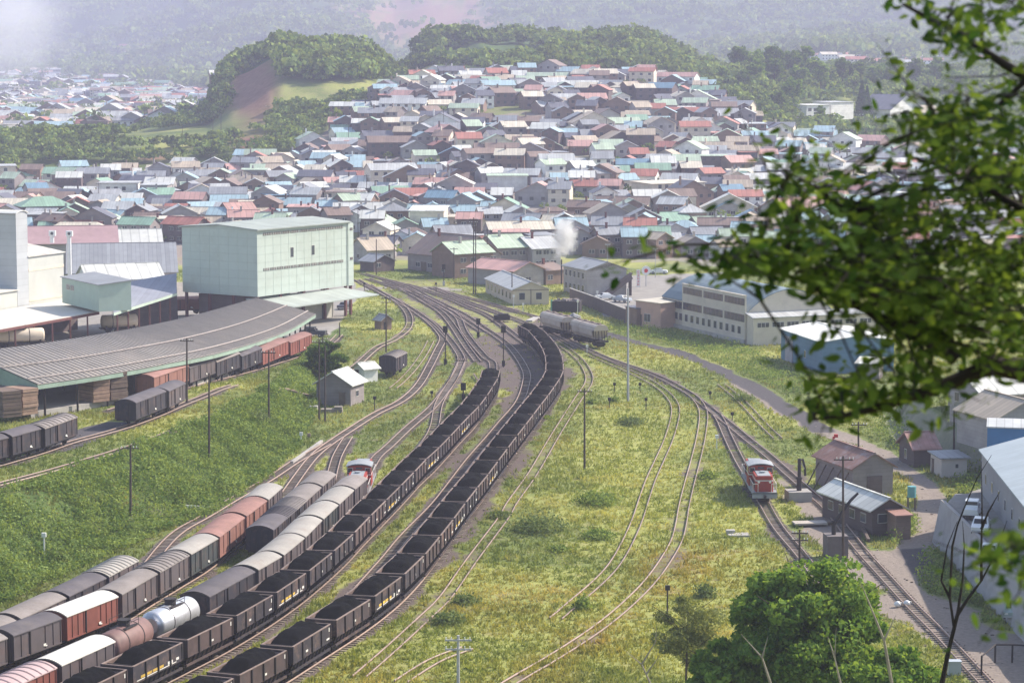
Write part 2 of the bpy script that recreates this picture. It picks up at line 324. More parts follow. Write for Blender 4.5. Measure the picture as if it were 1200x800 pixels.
TR['branch'] = smooth_path(g0([(690, 416), (712, 425), (750, 442), (770, 453), (785, 466), (792, 482), (785, 512), (773, 540), (763, 562), (755, 585), (743, 620), (717, 667), (670, 710), (650, 727)]))
TR['siding'] = smooth_path(g0([(635, 392), (655, 403), (677, 420), (688, 435), (690, 449), (677, 469), (650, 512), (625, 555), (600, 590), (590, 608), (553, 657), (523, 700), (500, 723), (460, 760), (420, 795)]))
TR['yard'] = smooth_path(g0([(790, 452), (812, 465), (824, 482), (822, 510), (815, 541), (807, 571), (801, 597), (799, 610), (792, 637), (768, 675), (740, 705), (707, 733), (672, 757), (638, 778), (605, 797), (560, 825)]))
TR['loco'] = smooth_path(g0([(822, 473), (841, 488), (852, 511), (865, 538), (879, 562), (893, 587), (912, 620), (939, 652), (965, 688), (1000, 735)]))
TR['stub'] = smooth_path(g0([(845, 451), (868, 470), (895, 499), (912, 515)]))
TR['short'] = smooth_path(g0([(470, 800), (510, 775), (550, 760)]))
TR['up1'] = smooth_path(gt([(-60, 560), (0, 546), (45, 533), (83, 520), (120, 510), (150, 501), (185, 488), (210, 477), (240, 465), (275, 452)]))
TR['up2'] = smooth_path(gt([(130, 482), (185, 465), (213, 456), (245, 448), (285, 438), (318, 428), (356, 416), (385, 401), (398, 390)]))
UP = {'west', 'up1', 'up2'}
for k, p in TR.items(): p[:, 2] = terr(p[:, 0], p[:, 1]) if (k in UP or k in ()) else 0
WEED = {'siding': .5, 'branch': .85, 'west': .35, 'stub': .8, 'short': .7, 'up1': .2, 'up2': .2, 'box': .6, 'edge': .6, 'yard': .5, 'B2': .3}
HIDE = {'branch': 0.35}

# ------------------------------------------------------------------ ground
def img_poly(l, z=0, fn=None): return np.array([(Pf(x, y, fn) if fn else P(x, y, z))[:2] for x, y in l])
kk = np.concatenate([np.linspace(-.62, -.235, 60), np.linspace(-.2345, .2345, 640)[:], np.linspace(.236, .62, 60)])
yy = [-40.0]
while yy[-1] < 150: yy.append(yy[-1]+4)
while yy[-1] < 620: yy.append(yy[-1]+max(.35, 2.0/F*yy[-1]**2/HC))
while yy[-1] < 14000: yy.append(yy[-1]*1.010)
yy = np.array(yy); ng, mg = len(yy), len(kk)
Yg = np.repeat(yy, mg).reshape(ng, mg); Xg = kk[None, :]*(Yg+70)
Zg = terr(Xg, Yg)
# distance to tracks
pts = []; wt = []
for k, p in TR.items():
    for q in p: pts.append((q[0], q[1], 0)); wt.append(WEED.get(k, 0.0))
kd = KDTree(len(pts))
for i, q in enumerate(pts): kd.insert(q, i)
kd.balance()
bal = np.zeros((ng, mg)); near = (Yg > 150) & (Yg < 620) & (Xg > -110) & (Xg < 110)
idx = np.argwhere(near); nb = fbm(Xg, Yg, 7, 4, 21)-.5; nb2 = fbm(Xg, Yg, 30, 3, 31)-.5
dist = np.full((ng, mg), 99.0); ww = np.zeros((ng, mg))
for i, j in idx:
    co, q, d = kd.find((Xg[i, j], Yg[i, j], 0)); dist[i, j] = d; ww[i, j] = wt[q]
bal = sm((2.2-dist+nb*2.6)/2.0)*(1-ww*np.clip(1.0+nb*1.6, 0, 1))*(.78+nb*.8)
# inner yard between the trains is darker ballast
c_dark = img_poly([(540, 400), (640, 372), (672, 440), (640, 500), (560, 620), (430, 745), (330, 820), (255, 820), (420, 680), (530, 560), (595, 460)])
bal = np.maximum(bal, sm((poly_sd(Xg, Yg, c_dark)+1+nb*5)/2)*.72*near)
c_lines = img_poly([(-60, 860), (-60, 700), (100, 640), (250, 575), (340, 520), (390, 500), (480, 440), (560, 430), (480, 540), (300, 700), (150, 800)])
bal = np.maximum(bal, sm((poly_sd(Xg, Yg, c_lines)+nb*8)/3)*.30*near)
c_thr = img_poly([(425, 326), (520, 326), (680, 385), (640, 400), (575, 440), (520, 420), (470, 372)])
bal = np.maximum(bal, sm((poly_sd(Xg, Yg, c_thr)+nb*8)/4)*.42*near)
c_fan = img_poly([(640, 378), (760, 418), (860, 480), (980, 590), (1180, 800), (1060, 800), (880, 600), (840, 500), (760, 450), (700, 430)])
bal = np.maximum(bal, sm((poly_sd(Xg, Yg, c_fan)+nb*6)/3)*.34*near)
dirt = np.zeros((ng, mg)); pave = np.zeros((ng, mg)); dark = np.zeros((ng, mg))
def path_mask(pxs, w, z=0, pts3=None):
    p = smooth_path([tuple(P(x, y, z)) for x, y in pxs] if pts3 is None else pts3, .8); k2 = KDTree(len(p))
    for i, q in enumerate(p): k2.insert((q[0], q[1], 0), i)
    k2.balance(); b0, b1 = p[:, :2].min(0)-w*3, p[:, :2].max(0)+w*3; out = np.full((ng, mg), 99.0)
    s_ = (Xg > b0[0]) & (Xg < b1[0]) & (Yg > b0[1]) & (Yg < b1[1])
    for i, j in np.argwhere(s_): out[i, j] = k2.find((Xg[i, j], Yg[i, j], 0))[2]
    return out
d1 = path_mask([(690, 385), (740, 400), (790, 412), (840, 432), (885, 456), (925, 480), (965, 505)], 3.2)
dark = np.maximum(dark, sm((2.5-d1+nb*2)/1.5)*.85)
d2 = path_mask([(870, 450), (915, 478), (960, 502), (1020, 525), (1050, 545), (1078, 562), (1092, 585), (1090, 615), (1072, 640), (1050, 660), (1060, 690), (1100, 715), (1160, 742), (1230, 750)], 3)
dirt = np.maximum(dirt, sm((2.6-d2+nb*3)/1.4)*.85)
c_hard = img_poly([(960, 640), (1060, 640), (1090, 690), (1150, 730), (1260, 740), (1260, 830), (1150, 830), (1080, 760), (1000, 700)])
dirt = np.maximum(dirt, sm((poly_sd(Xg, Yg, c_hard)+nb*8)/2)*.8*near)
c_p = img_poly([(1035, 640), (1090, 640), (1120, 700), (1075, 690)]); dark = np.maximum(dark, sm((poly_sd(Xg, Yg, c_p)+nb*3)/2)*.8*near)
c_st = img_poly([(885, 540), (1000, 600), (1010, 650), (960, 660), (925, 600)]); dirt = np.maximum(dirt, sm((poly_sd(Xg, Yg, c_st)+nb*5)/2)*.8*near)
d3 = path_mask([(395, 348), (425, 338.5), (460, 337), (500, 337.5), (530, 339)], 2); pave = np.maximum(pave, sm((2.6-d3)/.5))
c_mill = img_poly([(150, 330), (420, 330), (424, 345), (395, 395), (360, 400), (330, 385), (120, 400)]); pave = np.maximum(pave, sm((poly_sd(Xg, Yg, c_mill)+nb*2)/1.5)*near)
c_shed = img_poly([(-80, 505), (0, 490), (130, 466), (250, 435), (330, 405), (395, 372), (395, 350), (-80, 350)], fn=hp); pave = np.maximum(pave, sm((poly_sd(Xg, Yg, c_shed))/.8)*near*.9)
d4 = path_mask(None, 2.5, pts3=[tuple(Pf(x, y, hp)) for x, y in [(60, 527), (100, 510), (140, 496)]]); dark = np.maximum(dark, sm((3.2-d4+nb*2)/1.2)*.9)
rsd = poly_sd(Xg, Yg, RP); pave = np.maximum(pave, sm((rsd+.5)/1)*near*(Yg < 262)); pave = np.maximum(pave, .55*sm((rsd+3)/1)*sm((3-rsd)/1)*near*(Yg > 262))
c_gas = img_poly([(705, 372), (690, 345), (700, 325), (860, 318), (860, 345), (780, 350), (750, 372)]); pave = np.maximum(pave, sm((poly_sd(Xg, Yg, c_gas))/1)*near)
ye_ = np.interp(600+F*Xg/np.maximum(Yg, 1), [-300, 0, 200, 300, 345, 400, 450, 500, 780, 830, 880, 1000, 1500], [880, 880, 890, 890, 900, 960, 1020, 1085, 1085, 1060, 960, 935, 935]); town = sm((Yg-560)/30)*(1-sm((Yg-ye_-5)/12))*(.45+.55*sm((fbm(Xg, Yg, 30, 4, 41)-.35)/.2)); dirt = np.maximum(dirt, town*.75)
d6 = path_mask(None, 3, pts3=[tuple(G(x, y, 560)) for x, y in [(596, 137), (606, 148), (622, 160), (640, 170), (665, 178)]]); dirt = np.maximum(dirt, sm((5-d6+nb*3)/2)*(d6 < 50)); pave = np.maximum(pave, .35*sm((5-d6)/2)*(d6 < 50))
pave = np.where(town > .5, np.maximum(pave, np.where(fbm(Xg, Yg, 25, 3, 40) > .55, .5, 0)), pave)
ug, vg = to_px(Xg, np.maximum(Yg, 1), Zg)
soil = np.zeros((ng, mg))
def blob(cx, cy, rx, ry, y0, y1, n=.6):
    return sm(1.4-(((ug-cx)/rx)**2+((vg-cy)/ry)**2)**.5+nb2*n+nb*n)*((Yg > y0) & (Yg < y1))
soil = np.maximum(soil, blob(500, 25, 85, 36, 2600, 6000, 1.3)); soil = np.maximum(soil, blob(298, 108, 30, 46, 950, 1130, .5))
soil = np.maximum(soil, blob(292, 168, 20, 9, 850, 1100)); soil = np.maximum(soil, blob(180, 184, 28, 5, 850, 1000)); soil = np.maximum(soil, blob(480, 75, 26, 15, 1100, 1250)*.5)
lush = sm((fbm(Xg, Yg, 14, 4, 55)-.35)/.25)
yel = sm((fbm(Xg, Yg, 22, 5, 60)-.25)/.5); red = sm((fbm(Xg, Yg, 12, 5, 71)-.5)/.3)*.35
c_red = img_poly([(560, 800), (620, 735), (660, 715), (700, 700), (760, 640), (830, 640), (860, 700), (700, 790), (620, 820)]); red = np.maximum(red*.7, sm((poly_sd(Xg, Yg, c_red)+4+nb*14)/14)*.5)*near
c_yel = img_poly([(680, 410), (760, 440), (850, 500), (870, 600), (850, 660), (640, 660), (600, 560), (660, 450)]); yel = np.maximum(yel*.8, sm((poly_sd(Xg, Yg, c_yel)+12+nb*20)/30)*.85*near)
wood = ((Yg > 1130)*1.0)*(1-soil); wood = np.where((ug < 560) & (ug > 315) & (vg > 92) & (vg < 125) & (Yg > 1000), 0, wood)
wood = np.maximum(wood, .65*((Yg > ye_+12) & (Yg < 1130))*(1-soil)*sm((fbm(Xg, Yg, 35, 3, 47)-.33)/.15)); xb = np.interp(Yg, BB[:, 0], BB[:, 1]); xt = np.interp(Yg, BT[:, 0], BT[:, 1])
bank = near*sm((xb-Xg+2)/4)*sm((Xg-xt+3)/4)*(Yg < 440); wood = np.maximum(wood, bank*.8); yel = yel*(1-bank)
fine = near*(1-sm(bal*2))*(1-pave)*(1-sm(dark*2))*sm((dist-1.6)/1.5)
Zg = Zg+fine*(fbm(Xg, Yg, 2.2, 3, 77)-.5)*.35-near*.02
V = np.stack([Xg, Yg, Zg], -1).reshape(-1, 3)
ii = (np.arange(ng-1)[:, None]*mg+np.arange(mg-1)[None, :]).ravel(); Fg = np.stack([ii, ii+1, ii+mg+1, ii+mg], 1)
c1_ = np.stack([bal, dirt, pave, dark], -1).reshape(-1, 4); c2_ = np.stack([yel, red, wood, soil], -1).reshape(-1, 4)
def ground_mat():
    m = bpy.data.materials.new('ground'); m.use_nodes = True; nt = m.node_tree; N = nt.nodes; L = nt.links; b = N['Principled BSDF']; b.inputs['Roughness'].default_value = .95; b.inputs['Specular IOR Level'].default_value = .15
    tc = N.new('ShaderNodeTexCoord')
    def noise(s, d=6, r=.65):
        n = N.new('ShaderNodeTexNoise'); n.inputs['Scale'].default_value = s; n.inputs['Detail'].default_value = d; n.inputs['Roughness'].default_value = r; L.new(tc.outputs['Object'], n.inputs['Vector']); return n.outputs[0]
    def mr(x, a, c, lo=0, hi=1):
        n = N.new('ShaderNodeMapRange'); n.inputs[1].default_value = a; n.inputs[2].default_value = c; n.inputs[3].default_value = lo; n.inputs[4].default_value = hi; L.new(x, n.inputs[0]); return n.outputs[0]
    def mix(f, a, c, t='MIX'):
        n = N.new('ShaderNodeMix'); n.data_type = 'RGBA'; n.blend_type = t
        for s_, v_ in ((0, f), (6, a), (7, c)):
            if isinstance(v_, (tuple, float, int)): n.inputs[s_].default_value = (*v_, 1) if isinstance(v_, tuple) else v_
            else: L.new(v_, n.inputs[s_])
        return n.outputs[2]
    def ma(op, a, c):
        n = N.new('ShaderNodeMath'); n.operation = op
        for s_, v_ in ((0, a), (1, c)):
            if isinstance(v_, (float, int)): n.inputs[s_].default_value = v_
            else: L.new(v_, n.inputs[s_])
        return n.outputs[0]
    at = N.new('ShaderNodeAttribute'); at.attribute_name = 'cover'; s1 = N.new('ShaderNodeSeparateColor'); L.new(at.outputs['Color'], s1.inputs[0])
    a2 = N.new('ShaderNodeAttribute'); a2.attribute_name = 'growth'; s2 = N.new('ShaderNodeSeparateColor'); L.new(a2.outputs['Color'], s2.inputs[0])
    nf = noise(2.5, 8, .75); nm = noise(.35, 6, .7); nx = noise(9, 3, .7)
    def edge(mk, k=.9): # ragged edge for a mask
        return mr(ma('ADD', mk, ma('ADD', ma('MULTIPLY', ma('SUBTRACT', nf, .5), k), ma('MULTIPLY', ma('SUBTRACT', nm, .5), k*1.1))), .3, .66)
    g = mix(mr(nf, .35, .65), (.09, .135, .035), (.24, .27, .08)); g = mix(edge(s2.outputs[0], .7), g, mix(mr(nf, .3, .7), (.23, .26, .06), (.40, .40, .13)))
    g = mix(mr(nm, .5, .68, 0, .55), g, (.23, .19, .11)); g = mix(edge(s2.outputs[1], .9), g, (.24, .12, .08))
    g = mix(s2.outputs[2], g, mix(mr(nm, .35, .65), (.035, .07, .022), (.09, .14, .035)))
    g = mix(a2.outputs['Alpha'], g, mix(mr(nm, .3, .7), (.17, .08, .06), (.30, .17, .12)))
    ba = mix(mr(nx, .3, .7), (.068, .054, .052), (.19, .15, .138)); g = mix(edge(s1.outputs[0], 1.0), g, ba)
    g = mix(edge(s1.outputs[1], .6), g, mix(mr(nf, .3, .7), (.19, .155, .135), (.33, .28, .24)))
    g = mix(mr(s1.outputs[2], .3, .7), g, mix(mr(nm, .3, .7), (.22, .205, .19), (.34, .32, .295)))
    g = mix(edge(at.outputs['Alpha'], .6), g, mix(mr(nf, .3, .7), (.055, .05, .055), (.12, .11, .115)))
    L.new(g, b.inputs['Base Color'])
    bp = N.new('ShaderNodeBump'); bp.inputs['Strength'].default_value = .7; bp.inputs['Distance'].default_value = .15; L.new(nf, bp.inputs['Height']); L.new(bp.outputs[0], b.inputs['Normal'])
    return m
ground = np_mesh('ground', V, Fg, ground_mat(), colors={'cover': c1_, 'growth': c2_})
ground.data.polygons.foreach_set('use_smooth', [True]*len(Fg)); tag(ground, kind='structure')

# rails, sleepers
m_rail = mat('rail_steel', (.30, .21, .17), .5, .25, 2.0, spec=.5); m_sleeper = mat('sleeper_wood', (.165, .135, .115), .9, .3, 1.5)
m_sleeper2 = mat('sleeper_grey', (.24, .21, .18), .9, .3, 1.5)
for k, p in TR.items():
    if k == 'edge': tz = 0
    t = np.gradient(p[:, :2], axis=0); t /= np.linalg.norm(t, axis=1)[:, None]; nrm = np.stack([t[:, 1], -t[:, 0]], 1)
    par = None
    sb = MB()
    pp = smooth_path([tuple(q) for q in p[::4]]+[tuple(p[-1])], .72, 6); tt = np.gradient(pp[:, :2], axis=0)
    sink = .10 if WEED.get(k, 0) > .4 else 0.0
    for q, d in zip(pp, tt):
        if random.random() < .03+.75*WEED.get(k, 0): continue
        sb.box((q[0]+random.uniform(-.04, .04), q[1], q[2]-.04-sink), (.24, 2.05+random.uniform(-.1, .1), .16), 0 if random.random() < .7 else 1, yaw=math.atan2(d[1], d[0])+random.uniform(-.02, .02))
    par = sb.build('railway_track', [m_sleeper, m_sleeper2]); tag(par, kind='structure')
    for sg in (-1, 1):
        c = p[:, :2]+nrm*sg*.565; z = p[:, 2]+.11-sink*.4; w = .055; n = len(c)
        V_ = np.concatenate([np.c_[c-nrm*w, z], np.c_[c+nrm*w, z], np.c_[c+nrm*w, z+.15], np.c_[c-nrm*w, z+.15]])
        i = np.arange(n-1); Fq = np.concatenate([np.stack([i+a*n, i+1+a*n, i+1+b_*n, i+b_*n], 1) for a, b_ in ((0, 1), (1, 2), (2, 3), (3, 0))])
        np_mesh('rail', V_, Fq, m_rail, parent=par)
# ------------------------------------------------------------------ rolling stock
m_coal = mat('coal', (.004, .004, .005), .95, .5, 3.0, bump=.8, spec=.08)
m_wblack = mat('wagon_black', (.036, .032, .040), .8, .25, .7, grime=.6, gcol=(.20, .13, .10))
m_wrust = mat('wagon_rusty_black', (.054, .041, .044), .8, .3, .8, grime=.75, gcol=(.24, .14, .10))
m_inside = mat('wagon_inside', (.16, .11, .095), .85, .3, .9, grime=.5, gcol=(.10, .07, .06))
m_under = mat('underframe', (.035, .030, .032), .8, .25, 1.0)
m_rim = mat('rim_worn', (.22, .165, .145), .7, .25, 1.5)
m_yel = mat('stripe_yellow', (.62, .40, .06), .7, .25, 1.2, grime=.5, gcol=(.12, .10, .08)); m_wht = mat('mark_white', (.72, .70, .66), .7, .1, 1)
m_green = mat('paint_green_pale', (.48, .60, .50), .75, .06, .3)
m_wbrown = mat('wagon_faded_brown', (.075, .052, .05), .85, .3, .8, grime=.8, gcol=(.05, .045, .05))
def coal_wagon(bodymat, marks):
    t = thing('coal_wagon'); K = []
    Lb, W, Z0, Z1 = 8.1, 2.66, 1.62, 2.98; hx = Lb/2; hy = W/2; th = .07
    b = MB()
    for s in (-1, 1):
        b.box((0, s*(hy-th/2), (Z0+Z1)/2), (Lb, th, Z1-Z0), 0)
        n = 5
        for i in range(n):
            x = -hx+.05+(Lb-.1)*i/(n-1)
            if i in (0, n-1): b.box((x, s*(hy+.03), (Z0+Z1)/2+.02), (.12, .08, Z1-Z0+.06), 0)
            else: b.box((x, s*(hy+.05), (Z0+Z1)/2), (.13, .12, Z1-Z0-.03), 3)
        # sloping lower sides with struts
        b.raw([(-hx, s*hy, Z0), (hx, s*hy, Z0), (hx-.6, s*(hy-.42), .98), (-hx+.6, s*(hy-.42), .98)], [(0, 1, 2, 3)] if s > 0 else [(3, 2, 1, 0)], 0)
        for i in range(10):
            x = -hx+.45+(Lb-.9)*i/9; b.bar((x, s*(hy+.02), Z0), (x-.12, s*(hy-.18), .98), .10, .13, 3)
        b.box((0, s*(hy-.08), .94), (Lb+.1, .14, .18), 0)
        b.box((0, s*(hy-.02), Z0), (Lb, .09, .10), 0)
        b.box((0, s*(hy-.02), Z1+.03), (Lb, .13, .07), 2)
    for e in (-1, 1):
        b.box((e*(hx-.04), 0, (Z0+Z1)/2+.02), (.08, W-.16, Z1-Z0-.06), 0)
        b.box((e*(hx-.03), 0, Z1+.03), (.11, W-.2, .07), 2)
        b.raw([(e*(hx-.10), -hy+.08, Z1-.12), (e*(hx-.10), hy-.08, Z1-.12), (e*(hx-1.5), hy-.08, 1.5), (e*(hx-1.5), -hy+.08, 1.5)], [(0, 1, 2, 3), (3, 2, 1, 0)][:1], 1)
        b.raw([(e*(hx-.09), -hy+.08, Z1-.14), (e*(hx-.09), hy-.08, Z1-.14), (e*(hx-1.49), hy-.08, 1.48), (e*(hx-1.49), -hy+.08, 1.48)], [(3, 2, 1, 0)], 1)
        b.bar((e*(hx-.75), -hy+.1, Z1-.1), (e*(hx-.75), hy-.1, Z1-.1), .09, .09, 3)
    b.box((0, hy-th-.012, (Z0+Z1)/2+.3), (Lb-.2, .012, .75), 1); b.box((0, -hy+th+.012, (Z0+Z1)/2+.3), (Lb-.2, .012, .75), 1)
    body = b.build('body', [bodymat, m_inside, m_rim, m_under], t); K.append(body)
    # coal heap
    nx, ny = 26, 12; xs = np.linspace(-hx+.85, hx-.3, nx); ysv = np.linspace(-hy+.10, hy-.10, ny)
    X, Y = np.meshgrid(xs, ysv, indexing='ij'); ux = (X-xs[0])/(xs[-1]-xs[0]); uy = (Y-ysv[0])/(ysv[-1]-ysv[0])
    prof = np.minimum(1, np.minimum(ux*3.6, (1-ux)*5))**.6*(1-(2*uy-1)**4*.45)
    Z = Z1-.75+prof*1.28+(fbm(X, Y, .6, 3, random.randint(0, 99))-.5)*.34
    V = np.stack([X, Y, Z], -1).reshape(-1, 3); i = (np.arange(nx-1)[:, None]*ny+np.arange(ny-1)[None, :]).ravel()
    K.append(np_mesh('coal_load', V, np.stack([i, i+ny, i+ny+1, i+1], 1), m_coal, parent=t))
    for e in (-1, 1):
        g = MB(); x = e*(hx-1.55)
        for s in (-1, 1): g.box((x, s*.72, .48), (2.1, .12, .34), 0)
        g.box((x, 0, .55), (.5, 1.5, .2), 0)
        bg = g.build('bogie', [m_under], t); K.append(bg); w = []
        for dx in (-.8, .8):
            q = MB(); q.cyl((x+dx, -.6, .43), (x+dx, -.48, .43), .43, 14, 0); q.cyl((x+dx, .48, .43), (x+dx, .6, .43), .43, 14, 0); q.cyl((x+dx, -.5, .43), (x+dx, .5, .43), .09, 8, 0)
            w.append(q.build('wheelset', [m_under], bg))
        KIDS[bg] = w
        q = MB(); q.box((e*(hx+.18), 0, .9), (.42, .26, .26), 0); K.append(q.build('coupler', [m_under], t))
    q = MB(); q.bar((-hx+.2, 0, 1.05), (hx-.2, 0, 1.05), .9, .3, 0); q.prism([(-2.2, -.8), (2.2, -.8), (2.2, .8), (-2.2, .8)], .6, 1.5, 0); K.append(q.build('hopper_bottom', [m_under], t))
    if marks == 'yellow':
        for s in (-1, 1):
            q = MB(); q.box((-1.9, s*(hy+.012), 1.93), (1.75, .02, .2), 0); q.box((0, s*(hy+.012), 1.93), (1.75, .02, .2), 0); K.append(q.build('yellow_band', [m_yel], t))
            q = MB(); q.box((2.0, s*(hy+.012), 1.93), (.8, .02, .24), 0); q.box((3.2, s*(hy+.012), 1.95), (.45, .02, .2), 0); q.box((-.2, s*(hy+.012), 1.74), (6.4, .02, .06), 0); K.append(q.build('lettering_plate', [m_wht], t))
    else:
        for s in (-1, 1):
            q = MB()
            if marks == 'b': q.box((3.45, s*(hy+.012), 1.9), (.6, .02, .14), 0); K.append(q.build('number_plate', [m_wht], t)); q = MB()
            q.box((3.72, s*(hy+.012), 2.62), (.13, .02, .32), 0); K.append(q.build('tag_plate', [m_wht], t)); q = MB()
            q.box((.35 if marks == 'a' else -1.1, s*(hy+.012), 2.02), (.42, .02, .16), 0)
            K.append(q.build('number_plate', [m_wht], t))
    KIDS[t] = K; return t
CW = [coal_wagon(m_wblack, 'a'), coal_wagon(m_wrust, 'b'), coal_wagon(m_wblack, 'yellow'), coal_wagon(m_wrust, 'a'), coal_wagon(m_wbrown, 'a'), coal_wagon(m_wblack, 'b')]
_used = set()
def put(proto, p, yaw, z=0.0):
    o = proto if proto not in _used else copy_tree(proto); _used.add(proto)
    o.location = (p[0], p[1], z); o.rotation_euler = (0, 0, yaw); return o
ZR = .26   # top of rail
def spans(bpts, z=TZ, dd=-1.36):
    c = [P(x, y, z) for x, y in bpts]; out = []
    for a, b in zip(c[:-1], c[1:]):
        d = (b-a); yaw = math.atan2(d.y, d.x); n = Vector((d.y, -d.x, 0)).normalized(); m = (a+b)/2+n*dd; out.append((m, yaw, d.length))
    return out
def along(path, p0, n, pitch):
    "n more vehicles of one pitch beyond the point p0 on a path"
    L = np.concatenate([[0], np.cumsum(np.hypot(*np.diff(path[:, :2], axis=0).T))]); s0 = L[np.argmin(np.hypot(path[:, 0]-p0[0], path[:, 1]-p0[1]))]; out = []
    for i in range(abs(n)):
        s = s0+np.sign(n)*(i+.5)*pitch
        if s < 0 or s > L[-1]: break
        q = [np.interp([s-pitch*.36, s+pitch*.36], L, path[:, k]) for k in (0, 1)]
        out.append((Vector(((q[0][0]+q[0][1])/2, (q[1][0]+q[1][1])/2, 0)), math.atan2(q[1][1]-q[1][0], q[0][1]-q[0][0]), pitch))
    return out
def coal_train(name, bpts, path, nback, nfwd, yel, extra):
    sp = spans(bpts); e0, e1 = P(*bpts[0], TZ), P(*bpts[-1], TZ)
    sp = along(path, e0, -nback, 9.0)[::-1]+sp+along(path, e1, nfwd, 9.0)
    for i, (m, yaw, ln) in enumerate(sp):
        k = 2 if i in yel else (0, 1, 3, 4, 5, 0, 4)[(i*5+3) % 7]
        o = put(CW[k], m, yaw, ZR)
        look = ('black hopper wagon with a yellow stripe' if k == 2 else 'dull black hopper wagon' if k in (0, 5) else 'faded brown hopper wagon' if k == 4 else 'rusty black hopper wagon')
        tag(o, f'{look}, {ordw(i+1)} from near end of {name}', 'coal wagon', 'loaded coal wagons in the two long trains')
coal_train('longer coal train', A_b, TR['A'], 2, 14, {5, 9, 12}, None)
coal_train('coal train beside boxcars', B_b, TR['B'], 2, 0, {1, 4, 9, 12, 15}, None)

# boxcars -----------------------------------------------------------
def paint(n, c, **k): return mat(n, c, .75, .16, .6, grime=.45, gcol=(.17, .10, .08), **k)
PB = {'black': paint('boxcar_black', (.034, .032, .042)), 'grey': paint('boxcar_grey', (.095, .080, .086)), 'red': paint('boxcar_red', (.20, .065, .05)), 'dgreen': paint('boxcar_dark', (.038, .046, .048)), 'brown': paint('boxcar_brown', (.22, .105, .085))}
RFM = {'white': mat('roof_white', (.58, .56, .51), .6, .14, .5, grime=.5, gcol=(.4, .36, .33)), 'grey': mat('roof_grey_dull', (.22, .195, .185), .8, .2, .5, grime=.3), 'dark': mat('roof_dark', (.10, .09, .10), .8, .2, .5, grime=.3, gcol=(.2, .17, .15)),
       'pale': mat('roof_pale_grey', (.32, .30, .275), .75, .14, .5, grime=.5, gcol=(.25, .2, .17)), 'rust': mat('roof_rust', (.26, .14, .12), .8, .2, .5, grime=.4), 'pink': mat('roof_pink', (.42, .31, .31), .7, .12, .5)}
_bc = {}
def boxcar(body, roof, slats, L=8.9, planks=False):
    key = (body, roof, slats, round(L, 1), planks)
    if key in _bc: return _bc[key]
    t = thing('boxcar'); K = []; W = 2.62; hx, hy = L/2, W/2; Z0, Z1 = .95, 3.0; mb = PB[body]
    b = MB(); b.box((0, 0, (Z0+Z1)/2), (L, W, Z1-Z0), 0); b.box((0, 0, Z0-.1), (L+.1, W-.3, .2), 1)
    for s in (-1, 1):
        for x in ([-hx+.06, hx-.06]+([-hx+L*k/9 for k in range(1, 9)] if planks else [-hx+L*k/6 for k in (1, 2, 4, 5)])): b.box((x, s*(hy+.025), (Z0+Z1)/2), (.09, .07, Z1-Z0-.04), 0)
        b.box((0, s*(hy+.03), Z0+.06), (L, .08, .12), 0)
    for e in (-1, 1):
        for y in (-.95, -.35, .35, .95): b.box((e*(hx+.03), y, (Z0+Z1)/2), (.08, .1, Z1-Z0-.05), 0)
    K.append(b.build('body', [mb, m_under], t))
    n = 8; sec = []
    for i in range(n+1):
        a = -1+2*i/n; sec.append((a*(hy+.1), Z1+.02+.42*(1-a*a)))
    r = MB(); V = []; 
    for x in (-hx-.08, hx+.08): V += [(x, y, z) for y, z in sec]+[(x, y, z-.09) for y, z in sec]
    m = 2*(n+1); Fc = []
    for i in range(n): Fc += [(i, m+i, m+i+1, i+1), (n+1+i, n+2+i, m+n+2+i, m+n+1+i)]
    Fc += [(0, n+1, m+n+1, m), (n, m+n, m+2*n+1, 2*n+1)]
    r.raw(V, Fc, 0)
    for e in (-1, 1): # the rounded end panels under the roof
        r.raw([(e*(hx-.01), y, z-.02) for y, z in sec]+[(e*(hx-.01), -hy, Z1-.02), (e*(hx-.01), hy, Z1-.02)], [tuple([n+1]+list(range(n+1))+[n+2]) if e > 0 else tuple([n+2]+list(range(n, -1, -1))+[n+1])], 1)
    if slats:
        for k in range(9):
            x = -hx+.3+(L-.6)*k/8; pts_ = [(x, y, z+.03) for y, z in sec]; r.tube(pts_, .055, 4, 0)
    rf = r.build('roof', [RFM[roof], mb], t); K.append(rf)
    for s in (-1, 1):
        d = MB(); d.box((-L*.02, s*(hy+.055), 1.95), (1.75, .06, 1.85), 0); d.box((-L*.02, s*(hy+.06), 2.93), (3.7, .06, .07), 1); d.box((-L*.02-.92, s*(hy+.075), 1.95), (.1, .08, 1.9), 1)
        do = d.build('door', [mb, m_under], t); K.append(do)
        q = MB(); q.box((L*.13, s*(hy+.1), 1.38), (.34, .02, .2), 0); q.box((L*.13+.2, s*(hy+.1), 1.27), (.25, .02, .1), 0); K.append(q.build('lettering_mark', [m_wht], t))
    for e in (-1, 1):
        x = e*L*.27; q = MB(); q.cyl((x, -.62, .43), (x, -.49, .43), .43, 14, 0); q.cyl((x, .49, .43), (x, .62, .43), .43, 14, 0); q.cyl((x, -.5, .43), (x, .5, .43), .08, 8, 0)
        for s in (-1, 1): q.box((x, s*.78, .62), (1.3, .1, .2), 0); q.box((x, s*.78, .45), (.3, .14, .3), 0)
        K.append(q.build('wheelset', [m_under], t))
        q = MB(); q.box((e*(hx+.2), 0, .88), (.45, .24, .24), 0); K.append(q.build('coupler', [m_under], t))
    KIDS[t] = K; _bc[key] = t; return t
BD = {'black': 'black', 'grey': 'grey', 'red': 'rust-red', 'dgreen': 'dark slate', 'brown': 'brick-brown'}
RD = {'white': 'white roof', 'grey': 'dull grey roof', 'dark': 'dark roof', 'pale': 'pale grey roof', 'rust': 'rusty roof', 'pink': 'pinkish roof'}
